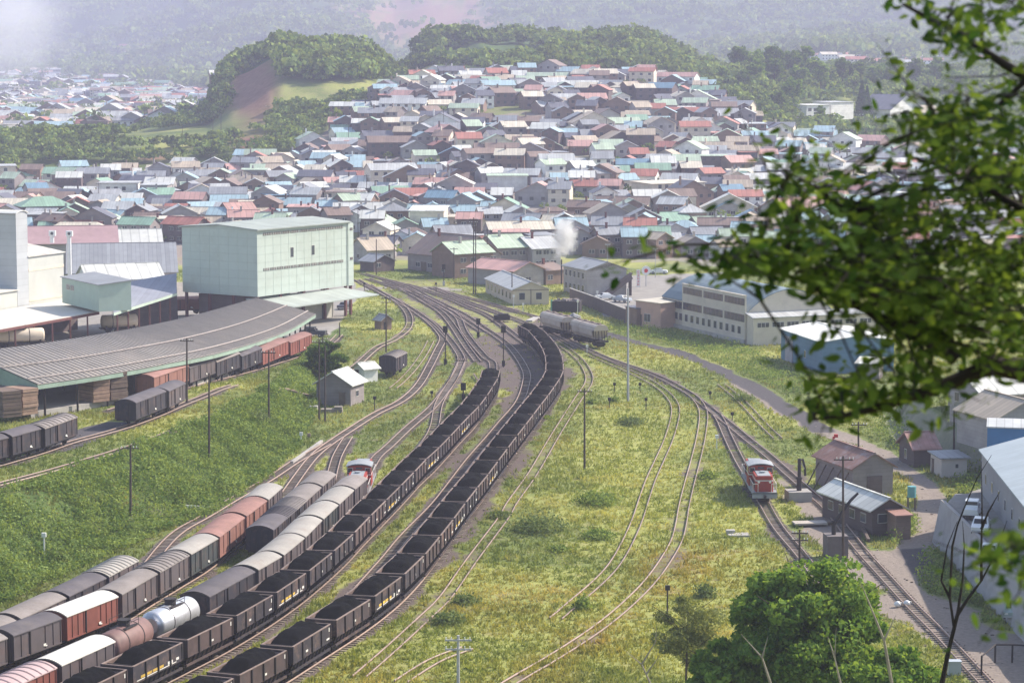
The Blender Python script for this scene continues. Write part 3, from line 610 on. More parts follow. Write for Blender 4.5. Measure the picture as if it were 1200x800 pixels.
def box_train(sp, spec, where, rgroup, z=None):
    for i, ((m, yaw, ln), s) in enumerate(zip(sp, spec)):
        if s is None: continue
        body, roof, sl = s[:3]; o = put(boxcar(body, roof, sl, round(max(5.6, ln-.75)*2)/2, body == 'red'), m, yaw, (0 if z is None else z(m))+ZR)
        tag(o, f'{BD[body]} boxcar, {"slatted " if sl else ""}{RD[roof]}, {ordw(i+1)} from near end of {where}', 'boxcar', rgroup)
def sp_ext(bpts, path, nb, nf, z=3.15, pitch=9.0):
    s = spans(bpts, z); return along(path, P(*bpts[0], z), -nb, pitch)[::-1]+s+along(path, P(*bpts[-1], z), nf, pitch)
box_train(sp_ext(L0_b, TR['zero'], 2, 0), [('grey', 'grey', 0), ('grey', 'grey', 0), ('grey', 'grey', 0), ('black', 'dark', 0), ('grey', 'pale', 1)], 'the line by the bank', 'boxcars on the sidings beside the coal trains')
box_train(sp_ext(L1_b, TR['one'], 1, 0), [('grey', 'grey', 0), ('grey', 'dark', 0), ('red', 'white', 0), ('grey', 'grey', 0), ('grey', 'grey', 1), ('dgreen', 'pale', 0), ('brown', 'rust', 0), ('brown', 'rust', 0), ('grey', 'pale', 0)], 'line with brick-brown pair', 'boxcars on the sidings beside the coal trains')
box_train(sp_ext(L2_b, TR['two'], 0, 0), [('black', 'dark', 0), ('black', 'dark', 1), ('black', 'grey', 1), ('grey', 'grey', 0), ('grey', 'grey', 0)], 'the middle siding', 'boxcars on the sidings beside the coal trains')
s3 = sp_ext(L3_b, TR['three'], 1, 0)
box_train(s3, [('red', 'pink', 1), ('grey', 'white', 0), None, None, ('black', 'dark', 0), ('grey', 'pale', 0), ('grey', 'pale', 0), ('grey', 'pale', 0), ('dgreen', 'pale', 0), ('grey', 'pale', 0), ('grey', 'grey', 0)], 'siding next to coal train', 'boxcars on the sidings beside the coal trains')
hz = lambda m: H(m.x, m.y)
def spans_ground(l, L, fn=hp):
    "vehicles whose near wheel line is measured: (x0,y0)-(x1,y1) ends of the right side at the ground"
    out = []
    for (x0, y0, x1, y1) in l:
        a, b = Pf(x0, y0, fn), Pf(x1, y1, fn); d = b-a; d.z = 0; n = Vector((d.y, -d.x, 0)).normalized(); m = (a+b)/2-n*1.3; out.append((m, math.atan2(d.y, d.x), d.length))
    return out
def on_track(k, pxs, fn=hp):
    "vehicle centres on a track, given ends in px along x"
    path = TR[k]; L = np.concatenate([[0], np.cumsum(np.hypot(*np.diff(path[:, :2], axis=0).T))]); u, v = to_px(path[:, 0], path[:, 1], path[:, 2]); out = []
    for x0, x1 in pxs:
        s0, s1 = np.interp([x0, x1], u, L); q = [np.interp([s0+.2*(s1-s0), s0+.8*(s1-s0)], L, path[:, k_]) for k_ in (0, 1)]
        out.append((Vector(((q[0][0]+q[0][1])/2, (q[1][0]+q[1][1])/2, 0)), math.atan2(q[1][1]-q[1][0], q[0][1]-q[0][0]), abs(s1-s0)))
    return out
sp = on_track('up2', [(168, 211), (211, 243), (243, 272), (272, 298), (298, 330), (330, 356)])
print('up2 lens', [round(s[2], 1) for s in sp])
box_train(sp, [('brown', 'rust', 0), ('grey', 'dark', 0), ('black', 'grey', 0), ('black', 'dark', 0), ('red', 'rust', 0), ('red', 'rust', 0)], 'loading shed line', 'boxcars parked by the loading shed', hz)
sp = on_track('up1', [(-40, -2), (0, 37), (38, 80), (145, 184), (185, 207)]); print('up1 lens', [round(s[2], 1) for s in sp])
box_train(sp, [('black', 'dark', 0), ('black', 'dark', 0), ('black', 'grey', 1), ('black', 'dark', 0), ('grey', 'dark', 0)], 'weedy siding', 'boxcars parked by the loading shed', hz)
o = put(boxcar('black', 'grey', 1, 7.0), P(461, 440), 0, ZR); a, b = P(452, 447), P(468, 434); o.rotation_euler = (0, 0, math.atan2(b.y-a.y, b.x-a.x)*.0+math.radians(78)); tag(o, 'lone black boxcar on the grass by the small sheds', 'boxcar')
# red wagon glimpsed under the mill, tank wagons under the mill canopies, built with the tank wagon below

def tank_wagon(mt, label, m, yaw, z, L=9.0, group=None):
    t = thing('tank_wagon', (m[0], m[1], z+ZR), yaw, label, 'tank wagon', group); hx = L/2-.45; r = 1.18
    b = MB(); b.tube([(-hx, 0, 2.1), (-hx+.12, 0, 2.1), (-hx+.35, 0, 2.1), (hx-.35, 0, 2.1), (hx-.12, 0, 2.1), (hx, 0, 2.1)], [r*.55, r*.86, r, r, r*.86, r*.55], 28, 0)
    for x in (-hx*.4, hx*.4): b.tube([(x-.06, 0, 2.1), (x+.06, 0, 2.1)], r+.02, 28, 1)
    o = b.build('tank', [mt, m_under], t, smooth=False)
    for p_ in o.data.polygons:
        if len(p_.vertices) == 4: p_.use_smooth = True
    d = MB(); d.cyl((0, 0, 3.15), (0, 0, 3.65), .48, 16, 0); d.cyl((0, 0, 3.65), (0, 0, 3.75), .56, 16, 0); d.box((0, 0, 3.18), (2.2, 1.5, .05), 0)
    do = d.build('dome', [m_under], t)
    h = MB()
    for sx in (-1.1, 1.1):
        for sy in (-.75, .75): h.cyl((sx, sy, 3.2), (sx, sy, 3.95), .025, 5, 0)
    for zz in (3.6, 3.95):
        for sy in (-.75, .75): h.bar((-1.1, sy, zz), (1.1, sy, zz), .035, .035, 0)
    h.build('handrail', [m_under], do)
    f = MB(); f.box((0, 0, .9), (L-.5, 2.2, .22), 0)
    for x in (-hx+.8, hx-.8): f.box((x, 0, 1.2), (.3, 1.9, .6), 0)
    f.build('frame', [m_under], t)
    for e in (-1, 1):
        x = e*L*.27; q = MB(); q.cyl((x, -.62, .43), (x, -.49, .43), .43, 14, 0); q.cyl((x, .49, .43), (x, .62, .43), .43, 14, 0); q.cyl((x, -.5, .43), (x, .5, .43), .08, 8, 0)
        for s in (-1, 1): q.box((x, s*.78, .6), (1.3, .1, .25), 0)
        q.build('wheelset', [m_under], t)
    return t
m_silver = mat('tank_silver', (.62, .63, .66), .38, .12, .7, metal=.6, grime=.5, gcol=(.28, .22, .2)); m_tbrown = mat('tank_brown', (.22, .13, .12), .6, .2, .6, grime=.6, gcol=(.11, .07, .06)); m_tcream = mat('tank_cream', (.62, .52, .40), .6, .1, .6, grime=.2, gcol=(.4, .3, .2))
tank_wagon(m_tbrown, 'rusty brown tank wagon coupled behind the silver one', s3[2][0], s3[2][1], 0, s3[2][2]-.5); tank_wagon(m_silver, 'silver tank wagon with black dome between brown tank and black boxcar', s3[3][0], s3[3][1], 0, s3[3][2]-.4)
p = Pf(22, 408, hp); tank_wagon(m_tcream, 'cream tank wagon under the white-roofed mill canopy', (p.x, p.y), .35, H(p.x, p.y)-.2, 9.5)
p = Pf(140, 390, hp); tank_wagon(m_tcream, 'beige tank wagon under the grey lean-to beside the mill', (p.x, p.y), .35, H(p.x, p.y)-.2, 7.5)
# covered hopper wagons ---------------------------------------------
m_hop = mat('hopper_beige', (.50, .43, .37), .7, .1, .5, grime=.5, gcol=(.26, .17, .13))
def grain_hopper(m, yaw, L, label):
    t = thing('hopper_wagon', (m[0], m[1], ZR), yaw, label, 'hopper wagon', 'beige covered hopper wagons'); hx = L/2-.35
    sec = [(-.95, 1.35), (-1.32, 2.0), (-1.36, 2.9), (-1.15, 3.5), (-.75, 3.78), (0, 3.86)]; sec = sec+[(-y, z) for y, z in sec[-2::-1]]; n = len(sec)
    b = MB(); V = [(x, y, z) for x in (-hx+1.0, hx-1.0) for y, z in sec]; b.raw(V, [(i, i+n, i+n+1, i+1) for i in range(n-1)]+[(0, n-1, 2*n-1, n)], 0)
    for e in (-1, 1): # ends lean outwards to the roof
        E_ = [(e*(hx-(1.0 if z < 3 else .35)), y, z) for y, z in sec]; I_ = [(e*(hx-1.0), y, z) for y, z in sec]
        top = [(e*(hx-.25), y, z) for y, z in sec[2:-2]]; k = len(top)
        b.raw(I_[2:-2]+top, [((i, i+1, k+i+1, k+i) if e < 0 else (k+i, k+i+1, i+1, i)) for i in range(k-1)]+[tuple(range(k, 2*k)) if e > 0 else tuple(range(2*k-1, k-1, -1))], 0)
        b.raw([top[0], top[-1], (e*(hx-1.5), .95, 1.35), (e*(hx-1.5), -.95, 1.35)], [(0, 1, 2, 3) if e < 0 else (3, 2, 1, 0)], 0)
    for i in range(5):
        x = -hx+1.1+(2*hx-2.2)*i/4
        for s in (-1, 1): b.box((x, s*1.35, 2.45), (.09, .07, .95), 0)
    b.build('body', [m_hop], t)
    q = MB(); q.box((0, 0, 3.93), (2*hx-1, .5, .06), 0)
    for x in np.linspace(-hx+1.2, hx-1.2, 4): q.cyl((x, 0, 3.9), (x, 0, 4.08), .33, 12, 0)
    q.build('roof_hatches', [m_rim], t)
    f = MB(); f.box((0, 0, 1.0), (L-.3, 2.1, .25), 0)
    for e in (-1, 1):
        for y in (-1.05, -.5, .1, .6, 1.05): f.bar((e*(hx-.1), y, 1.0), (e*(hx-.4), y, 3.0), .09, .09, 0)
        f.box((e*(hx+.1), 0, 1.0), (.1, 2.4, .3), 0)
    f.prism([(-1.6, -.7), (1.6, -.7), (1.6, .7), (-1.6, .7)], .45, 1.35, 0); f.build('frame', [m_under], t)
    for e in (-1, 1):
        g = MB(); x = e*(hx-1.4)
        for s in (-1, 1): g.box((x, s*.75, .5), (2.1, .14, .36), 0)
        for dx in (-.8, .8): g.cyl((x+dx, -.6, .43), (x+dx, .6, .43), .42, 14, 0)
        g.build('bogie', [m_under], t)
a, b = P(626, 389), P(667, 400.5); c = P(699, 409.5)
for (u, v), lb in (((a, b), 'beige covered hopper wagon, the farther of the two by the cream house'), ((b, c), 'beige covered hopper wagon, the nearer of the two, dark frame showing at its end')):
    d = v-u; n = Vector((d.y, -d.x, 0)).normalized(); m = (u+v)/2-n*1.2; print('hopper', d.length); grain_hopper(m, math.atan2(d.y, d.x), max(9, min(12, d.length)), lb)

# diesel locomotives -------------------------------------------------
m_lred = mat('loco_red', (.36, .055, .042), .6, .15, .8, grime=.5, gcol=(.2, .06, .05)); m_lwh = mat('loco_white', (.58, .56, .53), .5, .06, .8); m_lgr = mat('loco_grey', (.30, .32, .34), .6, .12, .8); m_glass = mat('dark_glass', (.03, .035, .045), .12, .1, 1, spec=.8); m_lamp = mat('lamp_lens', (.8, .78, .7), .2, .05, 1)
def loco(m, yaw, label):
    t = thing('diesel_locomotive', (m[0], m[1], ZR), yaw, label, 'locomotive', 'red diesel locomotives')
    L = 13.4
    f = MB(); f.box((0, 0, 1.12), (L, 2.75, .22), 0); f.box((L/2-.1, 0, .92), (.2, 2.75, .62), 0); f.box((-L/2+.1, 0, .92), (.2, 2.75, .62), 0); f.build('frame', [m_lgr], t)
    def hood(x0, x1, w, z1, nm):
        b = MB(); b.prism([(x0, -w/2+.12), (x0+.12, -w/2), (x1-.12, -w/2), (x1, -w/2+.12), (x1, w/2-.12), (x1-.12, w/2), (x0+.12, w/2), (x0, w/2-.12)], 1.23, z1-.55, 0)
        b.prism([(x0+.03, -w/2+.12), (x0+.12, -w/2+.03), (x1-.12, -w/2+.03), (x1-.03, -w/2+.12), (x1-.03, w/2-.12), (x1-.12, w/2-.03), (x0+.12, w/2-.03), (x0+.03, w/2-.12)], z1-.55, z1-.42, 1)
        b.prism([(x0+.05, -w/2+.2), (x0+.2, -w/2+.05), (x1-.2, -w/2+.05), (x1-.05, -w/2+.2), (x1-.05, w/2-.2), (x1-.2, w/2-.05), (x0+.2, w/2-.05), (x0+.05, w/2-.2)], z1-.42, z1, 0)
        b.box(((x0+x1)/2, 0, z1+.03), (x1-x0-.5, w-.55, .06), 2)
        for i in range(int((x1-x0)/.9)):
            for s in (-1, 1): b.box((x0+.6+i*.9, s*(w/2+.012), 1.85), (.6, .02, .75), 3)
        return b.build(nm, [m_lred, m_lwh, m_lgr, m_under], t)
    h1 = hood(2.2, L/2-.55, 2.0, 2.95, 'engine_hood'); h2 = hood(-L/2+.55, -.5, 2.0, 2.95, 'engine_hood')
    b = MB(); b.cyl((4, 0, 2.95), (4, 0, 3.2), .35, 14, 0); b.build('exhaust', [m_lgr], h1)
    b = MB(); b.cyl((-3.6, 0, 2.95), (-3.6, 0, 3.15), .5, 14, 0); b.build('radiator_fan', [m_lgr], h2)
    c = MB(); c.box((.85, 0, 2.15), (2.65, 2.7, 1.85), 0); c.box((.85, 0, 2.5), (2.68, 2.73, .16), 1); c.box((.85, 0, 3.3), (2.65, 2.62, .46), 0); cb = c.build('cab', [m_lred, m_lwh], t)
    c = MB(); V = []
    for x in (-.7, 2.4): V += [(x, y, 3.5+.28*(1-(y/1.45)**2)) for y in np.linspace(-1.45, 1.45, 9)]
    c.raw(V+[(v[0], v[1], v[2]-.1) for v in V], [(i, 9+i, 10+i, i+1) for i in range(8)]+[(18+i, 19+i, 28+i, 27+i) for i in range(8)]+[(i, i+1, 19+i, 18+i) for i in range(8)]+[(9+i, 27+i, 28+i, 10+i) for i in range(8)]+[(0, 18, 27, 9), (8, 17, 35, 26)], 0)
    c.build('cab_roof', [m_lgr], cb)
    for e, x in ((1, 2.19), (-1, -.49)):
        for y in (-.98, .98):
            w = MB(); w.box((x, y, 3.02), (.05, .6, .55), 1); w.box((x+e*.02, y, 3.02), (.05, .5, .45), 0); w.build('window', [m_glass, m_lwh], cb)
        w = MB(); w.box((x+e*.01, 0, 3.25), (.05, .7, .2), 0); w.build('window', [m_glass], cb)
    for s in (-1, 1):
        w = MB(); w.box((.85, s*1.365, 2.95), (1.5, .04, .6), 1); w.box((.85, s*1.375, 2.95), (1.36, .04, .5), 0); w.build('window', [m_glass, m_lwh], cb)
    for e in (-1, 1):
        for y in (-.62, .62):
            q = MB(); q.cyl((e*(L/2-.56), y, 2.35), (e*(L/2-.46), y, 2.35), .14, 12, 0); q.build('headlight', [m_lamp], t)
        q = MB(); x = e*(L/2-.08)
        for y in (-1.3, -.75, .75, 1.3): q.cyl((x, y, 1.23), (x, y, 2.2), .035, 5, 0)
        for s in (-1, 1): q.bar((x, s*.75, 2.2), (x, s*1.3, 2.2), .06, .06, 0); q.bar((x, s*1.3, 2.2), (e*2.6, s*1.3, 2.2), .06, .06, 0)
        for s in (-1, 1):
            for xx in (3.4, 4.6, 5.6): q.cyl((e*xx, s*1.3, 1.23), (e*xx, s*1.3, 2.2), .03, 5, 0)
        q.build('handrail', [m_lwh], t)
        q = MB(); q.box((e*(L/2+.2), 0, .85), (.5, .28, .28), 0); q.build('coupler', [m_under], t)
        g = MB()
        for s in (-1, 1): g.box((e*4.1, s*.85, .55), (3.4, .15, .4), 0)
        for dx in (-1.2, 0, 1.2): g.cyl((e*4.1+dx, -.62, .43), (e*4.1+dx, .62, .43), .42, 14, 0)
        g.build('bogie', [m_under], t)
    q = MB(); q.box((0, 0, .75), (2.2, 2.3, .6), 0); q.build('fuel_tank', [m_lgr], t)
    return t
u, v = to_px(TR['loco'][:, 0], TR['loco'][:, 1], 0); L_ = TR['loco']
i0 = int(np.argmin(abs(v-592))); s = np.concatenate([[0], np.cumsum(np.hypot(*np.diff(L_[:, :2], axis=0).T))]); s1 = s[i0]; q = [np.interp([s1, s1-13.4], s, L_[:, k]) for k in (0, 1)]
loco(((q[0][0]+q[0][1])/2, (q[1][0]+q[1][1])/2), math.atan2(q[1][0]-q[1][1], q[0][0]-q[0][1]), 'red diesel locomotive with grey cab roof alone on the track')
u_ = along(TR['three'], P(*L3_b[-1], 3.15), 1, 13.8)[0]; loco(u_[0], u_[1]+PI, 'red and white diesel locomotive at the head of the grey-roofed boxcars')
# ------------------------------------------------------------------ buildings
RC = {'pale blue': (0.33, 0.46, 0.51), 'sky blue': (0.16, 0.27, 0.36), 'pale green': (0.40, 0.49, 0.37), 'silver white': (0.62, 0.62, 0.58), 'cream': (0.61, 0.55, 0.44), 'rust red': (0.41, 0.16, 0.12),
      'salmon pink': (0.52, 0.30, 0.26), 'brown': (0.23, 0.16, 0.13), 'dark grey': (0.12, 0.12, 0.15), 'mid grey': (0.27, 0.28, 0.30), 'green': (0.24, 0.38, 0.28), 'tan': (0.45, 0.37, 0.28), 'light grey': (0.44, 0.45, 0.45)}
WC = {'dark wood': (0.13, 0.10, 0.10), 'grey plaster': (0.35, 0.33, 0.33), 'cream': (0.68, 0.60, 0.49), 'brown board': (0.23, 0.16, 0.13), 'white': (0.78, 0.77, 0.74), 'grey board': (0.26, 0.23, 0.23)}
def roofm(c, ax='x', per=.9): return mat('roof_'+c.replace(' ', '_')+'_'+ax, RC[c], .55, .13, .35, stripe=(ax, per, .28), grime=.35, gcol=tuple(.5*v+.05 for v in RC[c]), spec=.5)
def wallm(c): return mat('wall_'+c.replace(' ', '_'), WC[c], .9, .16, .5, grime=.35, gcol=tuple(.55*v for v in WC[c]), stripe=('z', .45, .12))
m_pane = mat('window_pane', (.05, .06, .075), .15, .2, 1, spec=.7); m_frame = mat('window_frame', (.55, .53, .50), .7, .1, 1)
m_conc = mat('concrete', (.38, .36, .34), .9, .14, .3, grime=.5, gcol=(.2, .18, .17)); m_dred = mat('steel_dark_red', (.14, .055, .05), .7, .2, 1); m_wood = mat('old_wood', (.15, .115, .095), .9, .25, 1.2, grime=.4, gcol=(.07, .06, .05))
FOOT = []
_wm = {}
def window(w, h, parent, loc, rz, bars=1):
    k = (round(w, 1), round(h, 1), bars)
    if k not in _wm:
        b = MB(); b.box((0, -.02, 0), (w, .06, h), 0)
        n = max(1, int(round(w/.9))) if bars else 1
        for i in range(n): b.box((-w/2+w*(i+.5)/n, -.055, 0), (w/n-.1, .02, h-.14), 1)
        o = b.build('window', [m_frame, m_pane], parent); _wm[k] = o
    else:
        o = _wm[k].copy(); COL.objects.link(o); o.parent = parent
    o.location = loc; o.rotation_euler = (0, 0, rz); return o
def roof_mesh(kind, L, D, hw, rise, ov, mts, parent, t=.14):
    r = MB(); a = ov
    if kind == 'gx':
        s = rise/(D/2)
        r.slab([(-a, -a, hw-s*a), (L+a, -a, hw-s*a), (L+a, D/2, hw+rise), (-a, D/2, hw+rise)], -t); r.slab([(-a, D/2, hw+rise), (L+a, D/2, hw+rise), (L+a, D+a, hw-s*a), (-a, D+a, hw-s*a)], -t)
        r.box((L/2, D/2, hw+rise+t+.02), (L+2*a, .3, .09), 1)
    elif kind == 'gy':
        s = rise/(L/2)
        r.slab([(-a, -a, hw-s*a), (L/2, -a, hw+rise), (L/2, D+a, hw+rise), (-a, D+a, hw-s*a)], -t); r.slab([(L/2, -a, hw+rise), (L+a, -a, hw-s*a), (L+a, D+a, hw-s*a), (L/2, D+a, hw+rise)], -t)
        r.box((L/2, D/2, hw+rise+t+.02), (.3, D+2*a, .09), 1)
    elif kind == 'hip':
        i = min(L, D)/2; e = (-a, -a, hw-.05), (L+a, -a, hw-.05), (L+a, D+a, hw-.05), (-a, D+a, hw-.05)
        R0, R1 = ((i, D/2, hw+rise), (L-i, D/2, hw+rise)) if L >= D else ((L/2, i, hw+rise), (L/2, D-i, hw+rise))
        if L >= D: fc = [(0, 1, 5, 4), (1, 2, 5), (2, 3, 4, 5), (3, 0, 4)]
        else: fc = [(0, 1, 4), (1, 2, 5, 4), (2, 3, 5), (3, 0, 4, 5)]
        r.raw(list(e)+[R0, R1]+[(x, y, z-t) for x, y, z in e], fc+[(6, 7, 1, 0), (7, 8, 2, 1), (8, 9, 3, 2), (9, 6, 0, 3), (9, 8, 7, 6)], 0)
    elif kind == 'flat':
        r.slab([(-a, -a, hw), (L+a, -a, hw), (L+a, D+a, hw+rise), (-a, D+a, hw+rise)], -t)
    elif kind in ('ax', 'ay'):
        n = 12; W = D if kind == 'ax' else L; M = L if kind == 'ax' else D; V = []
        for q in (-a, M+a):
            for zz in (0, t):
                for i in range(n+1):
                    c = -1+2*i/n; y = W/2+c*(W/2+a); z = hw+rise*(1-c*c)+zz
                    V.append((q, y, z) if kind == 'ax' else (y, q, z))
        m = n+1; Fc = []
        for i in range(n): Fc += [(i, i+1, 2*m+i+1, 2*m+i), (m+i, 3*m+i, 3*m+i+1, m+i+1), (i, m+i, m+i+1, i+1), (2*m+i, 2*m+i+1, 3*m+i+1, 3*m+i)]
        r.raw(V, Fc, 0)
    return r.build('roof', mts, parent)
def building(name, p0, p1, D, hw, kind, rise, wm, rm, label=None, cat=None, group=None, ov=.45, wins=(), door=None, z0=0.0, zb=None, chim=False, ridge=None, found=.6, wallname='wall'):
    p0 = Vector((p0[0], p0[1], 0)); p1 = Vector((p1[0], p1[1], 0)); d = p1-p0; L = d.length; yaw = math.atan2(d.y, d.x)
    c_ = p0+d/2+Vector((-d.y, d.x, 0)).normalized()*D/2
    if zb is None: zb = min(H(p0.x, p0.y), H(p1.x, p1.y), H(c_.x, c_.y)+.3)
    FOOT.append((c_.x, c_.y, math.hypot(L, D)/2))
    t = thing(name, (p0.x, p0.y, zb), yaw, label, cat, group); b = MB(); g = 0 if kind in ('gx', 'gy') else 0
    zf = z0-(found if z0 == 0 else 0)
    if kind == 'gx': prof = [(0, zf), (D, zf), (D, hw), (D/2, hw+rise), (0, hw)]; b.raw([(0, y, z) for y, z in prof]+[(L, y, z) for y, z in prof], [(0, 4, 3, 2, 1), (5, 6, 7, 8, 9), (0, 1, 6, 5), (1, 2, 7, 6), (2, 3, 8, 7), (3, 4, 9, 8), (4, 0, 5, 9)], 0)
    elif kind == 'gy': prof = [(0, zf), (L, zf), (L, hw), (L/2, hw+rise), (0, hw)]; b.raw([(x, 0, z) for x, z in prof]+[(x, D, z) for x, z in prof], [(0, 1, 2, 3, 4), (9, 8, 7, 6, 5), (1, 0, 5, 6), (2, 1, 6, 7), (3, 2, 7, 8), (4, 3, 8, 9), (0, 4, 9, 5)], 0)
    elif kind == 'flat': b.raw([(0, 0, zf), (L, 0, zf), (L, D, zf), (0, D, zf), (0, 0, hw), (L, 0, hw), (L, D, hw+rise), (0, D, hw+rise)], [(0, 3, 2, 1), (4, 5, 6, 7), (0, 1, 5, 4), (1, 2, 6, 5), (2, 3, 7, 6), (3, 0, 4, 7)], 0)
    elif kind in ('ax', 'ay'):
        n = 12; W = D if kind == 'ax' else L; M = L if kind == 'ax' else D; pr = [(0, zf), (W, zf)]+[(W*(1-i/n), hw+rise*(1-(1-2*i/n)**2)) for i in range(n+1)]; k = len(pr)
        V = [((q, y, z) if kind == 'ax' else (y, q, z)) for q in (0, M) for y, z in pr]
        b.raw(V, [tuple(range(k)), tuple(range(2*k-1, k-1, -1))]+[(i, k+i, k+(i+1) % k, (i+1) % k) for i in range(k)], 0)
    else: b.box((L/2, D/2, (hw+zf)/2), (L, D, hw-zf), 0)
    wl_ = b.build(wallname, wm, t)
    rf = roof_mesh(kind, L, D, hw, rise, ov, [rm, ridge or rm], t)
    for w in wins:
        side, s, z, ww_, hh = w[:5]; n = w[5] if len(w) > 5 else 1; gap = w[6] if len(w) > 6 else 0
        for i in range(n):
            q = s+i*gap
            if side == 'f': window(ww_, hh, wl_, (q, -.0, z), 0)
            elif side == 'r': window(ww_, hh, wl_, (L, q, z), PI/2)
            elif side == 'l': window(ww_, hh, wl_, (0, D-q, z), -PI/2)
    if door:
        side, s, w, h = door[:4]; mm = door[4] if len(door) > 4 else m_wood; q = MB(); q.box((0, -.03, h/2), (w, .08, h), 0); q.box((0, -.05, h+.05), (w+.2, .1, .1), 1)
        do = q.build('door', [mm, m_wood], wl_); do.location = {'f': (s, 0, 0), 'r': (L, s, 0), 'l': (0, D-s, 0)}[side]; do.rotation_euler = (0, 0, {'f': 0, 'r': PI/2, 'l': -PI/2}[side])
    if chim:
        q = MB(); x = L*random.uniform(.25, .75); y = D*.42; q.box((x, y, hw+rise+.3), (.5, .5, 1.7), 0); q.box((x, y, hw+rise+1.15), (.62, .62, .12), 0); q.build('chimney', [m_conc if random.random() < .6 else m_dred], rf)
    return t, wl_, rf, L
A2 = lambda x, y, z=0: P(x, y, z)
# the tall pale-green mill on dark red legs
m_mill = mat('mill_sheet', (.50, .575, .52), .7, .06, .2, stripe=('z', 1.5, .07), grime=.45, gcol=(.37, .40, .34)); m_millroof = mat('mill_roof', (.36, .40, .37), .7, .12, .3, stripe=('x', .8, .15))
C0 = Vector((PY(302, 348, 438).x, 438, 0)); dv = Vector((.553, .833, 0)).normalized(); nv = Vector((-dv.y, dv.x, 0)); Lm, Dm = 27.5, 18.2; C1 = C0+dv*Lm
FOOT.append((*(C0+dv*14+nv*9)[:2], 17))
mill = thing('grain_mill', (C0.x, C0.y, H(C0.x+5, C0.y+10)), math.atan2(dv.y, dv.x), 'tall pale green windowless mill block standing on dark red steel legs', 'mill')
zb = mill.location.z; ZU, ZTm = 5.9-zb, 18.1-zb
b = MB(); b.box((Lm/2, Dm/2, (ZU+ZTm)/2), (Lm, Dm, ZTm-ZU), 0); wl_ = b.build('wall', [m_mill], mill)
b = MB(); b.slab([(-.4, -.5, ZTm+.02), (Lm+.4, -.5, ZTm+.02), (Lm+.4, Dm/2, ZTm+.7), (-.4, Dm/2, ZTm+.7)], -.2); b.slab([(-.4, Dm/2, ZTm+.7), (Lm+.4, Dm/2, ZTm+.7), (Lm+.4, Dm+.5, ZTm+.02), (-.4, Dm+.5, ZTm+.02)], -.2)
b.raw([(-.02, 0, ZTm), (-.02, Dm, ZTm), (-.02, Dm/2, ZTm+.65)], [(0, 2, 1)], 1); b.raw([(Lm+.02, 0, ZTm), (Lm+.02, Dm, ZTm), (Lm+.02, Dm/2, ZTm+.65)], [(0, 1, 2)], 1); b.build('roof', [m_millroof, m_mill], mill)
m_slot = mat('louvre_slot', (.16, .14, .13), .8, .3, 2)
for z_, nn in ((ZTm-.75, 9), (ZU+4.9, 12)):
    for i in range(nn):
        q = MB(); w_ = (Lm-3.2)/nn
        q.box((1.6+w_*(i+.5), -.03, z_), (w_-.25, .07, .5), 0)
        for j in range(4): q.box((1.6+w_*i+w_*(j+.6)/4.2, -.05, z_), (.08, .07, .5), 1)
        q.build('louvre', [m_slot, m_mill], wl_)
for x_ in (Lm*.37, Lm*.60): window(.9, 1.9, wl_, (x_, 0, ZTm-4.6), 0)
q = MB(); q.box((Lm+.8, 1.0, (ZU+ZTm)/2-.1), (1.6, 2.0, ZTm-ZU-.1), 0)
sh = q.build('stair_shaft', [m_mill], mill)
for z_ in (ZTm-1.3, ZU+5.2):
    w = MB(); w.box((Lm+.9, -.03, z_), (.8, .08, .5), 0); w.build('louvre', [m_slot], sh)
for x in (Lm-.3,): q = MB(); q.cyl((x, -.14, ZU), (x, -.14, ZTm-.1), .09, 8, 0); q.build('downpipe', [mat('downpipe_green', (.47, .54, .49), .7)], wl_)
q = MB(); q.box((Lm/2, -.2, ZTm-.08), (Lm+.4, .22, .16), 0); q.build('gutter', [mat('downpipe_green', (.47, .54, .49), .7)], wl_)
q = MB()
for z_ in np.arange(ZU+1.5, ZTm-.5, 1.55): q.box((Lm/2, -.012, z_), (Lm, .03, .035), 0); q.box((-.012, Dm/2, z_), (.03, Dm, .035), 0)
for x in np.arange(2.3, Lm, 2.3): q.box((x, -.01, (ZU+ZTm)/2), (.03, .026, ZTm-ZU), 0)
for y in np.arange(2.3, Dm, 2.3): q.box((-.01, y, (ZU+ZTm)/2), (.026, .03, ZTm-ZU), 0)
q.build('cladding_seam', [mat('seam_green', (.455, .525, .475), .8)], wl_)
for x in (.5, 7.2, 14, 20.6, Lm-.4, Lm+1.2):
    for y in (.5, 6.2, 12, Dm-.5): q = MB(); q.box((x, y, (ZU-.5)/2), (.45, .45, ZU+.5), 0); q.build('leg', [m_dred], mill)
q = MB(); q.slab([(-1.0, 2, ZU-.35), (2.5, -6.2, 4.2-zb), (Lm+1.5, -6.2, 4.4-zb), (Lm-1.5, 0.1, ZU-.3)], .2); q.build('lower_roof', [m_millroof], mill)
b = MB(); b.box((Lm*.62, 4.5, 2.2), (Lm*.5, 7, 4.4), 0); b.box((Lm*.87-.2, .96, 2.2), (.3, .1, 4.2), 1); b.box((Lm*.87-3, .96, 1.3), (1.1, .1, 2.6), 2); b.build('ground_floor_room', [mat('mill_room', (.52, .50, .44), .9), m_conc, m_pane], mill)
b = MB(); b.box((Lm*.30, Dm*.55, ZU/2-.2), (Lm*.5, Dm*.6, ZU-.1), 0); b.build('underside_shade_box', [wallm('dark wood')], mill)  # dark box added so the space under the mill reads as shade
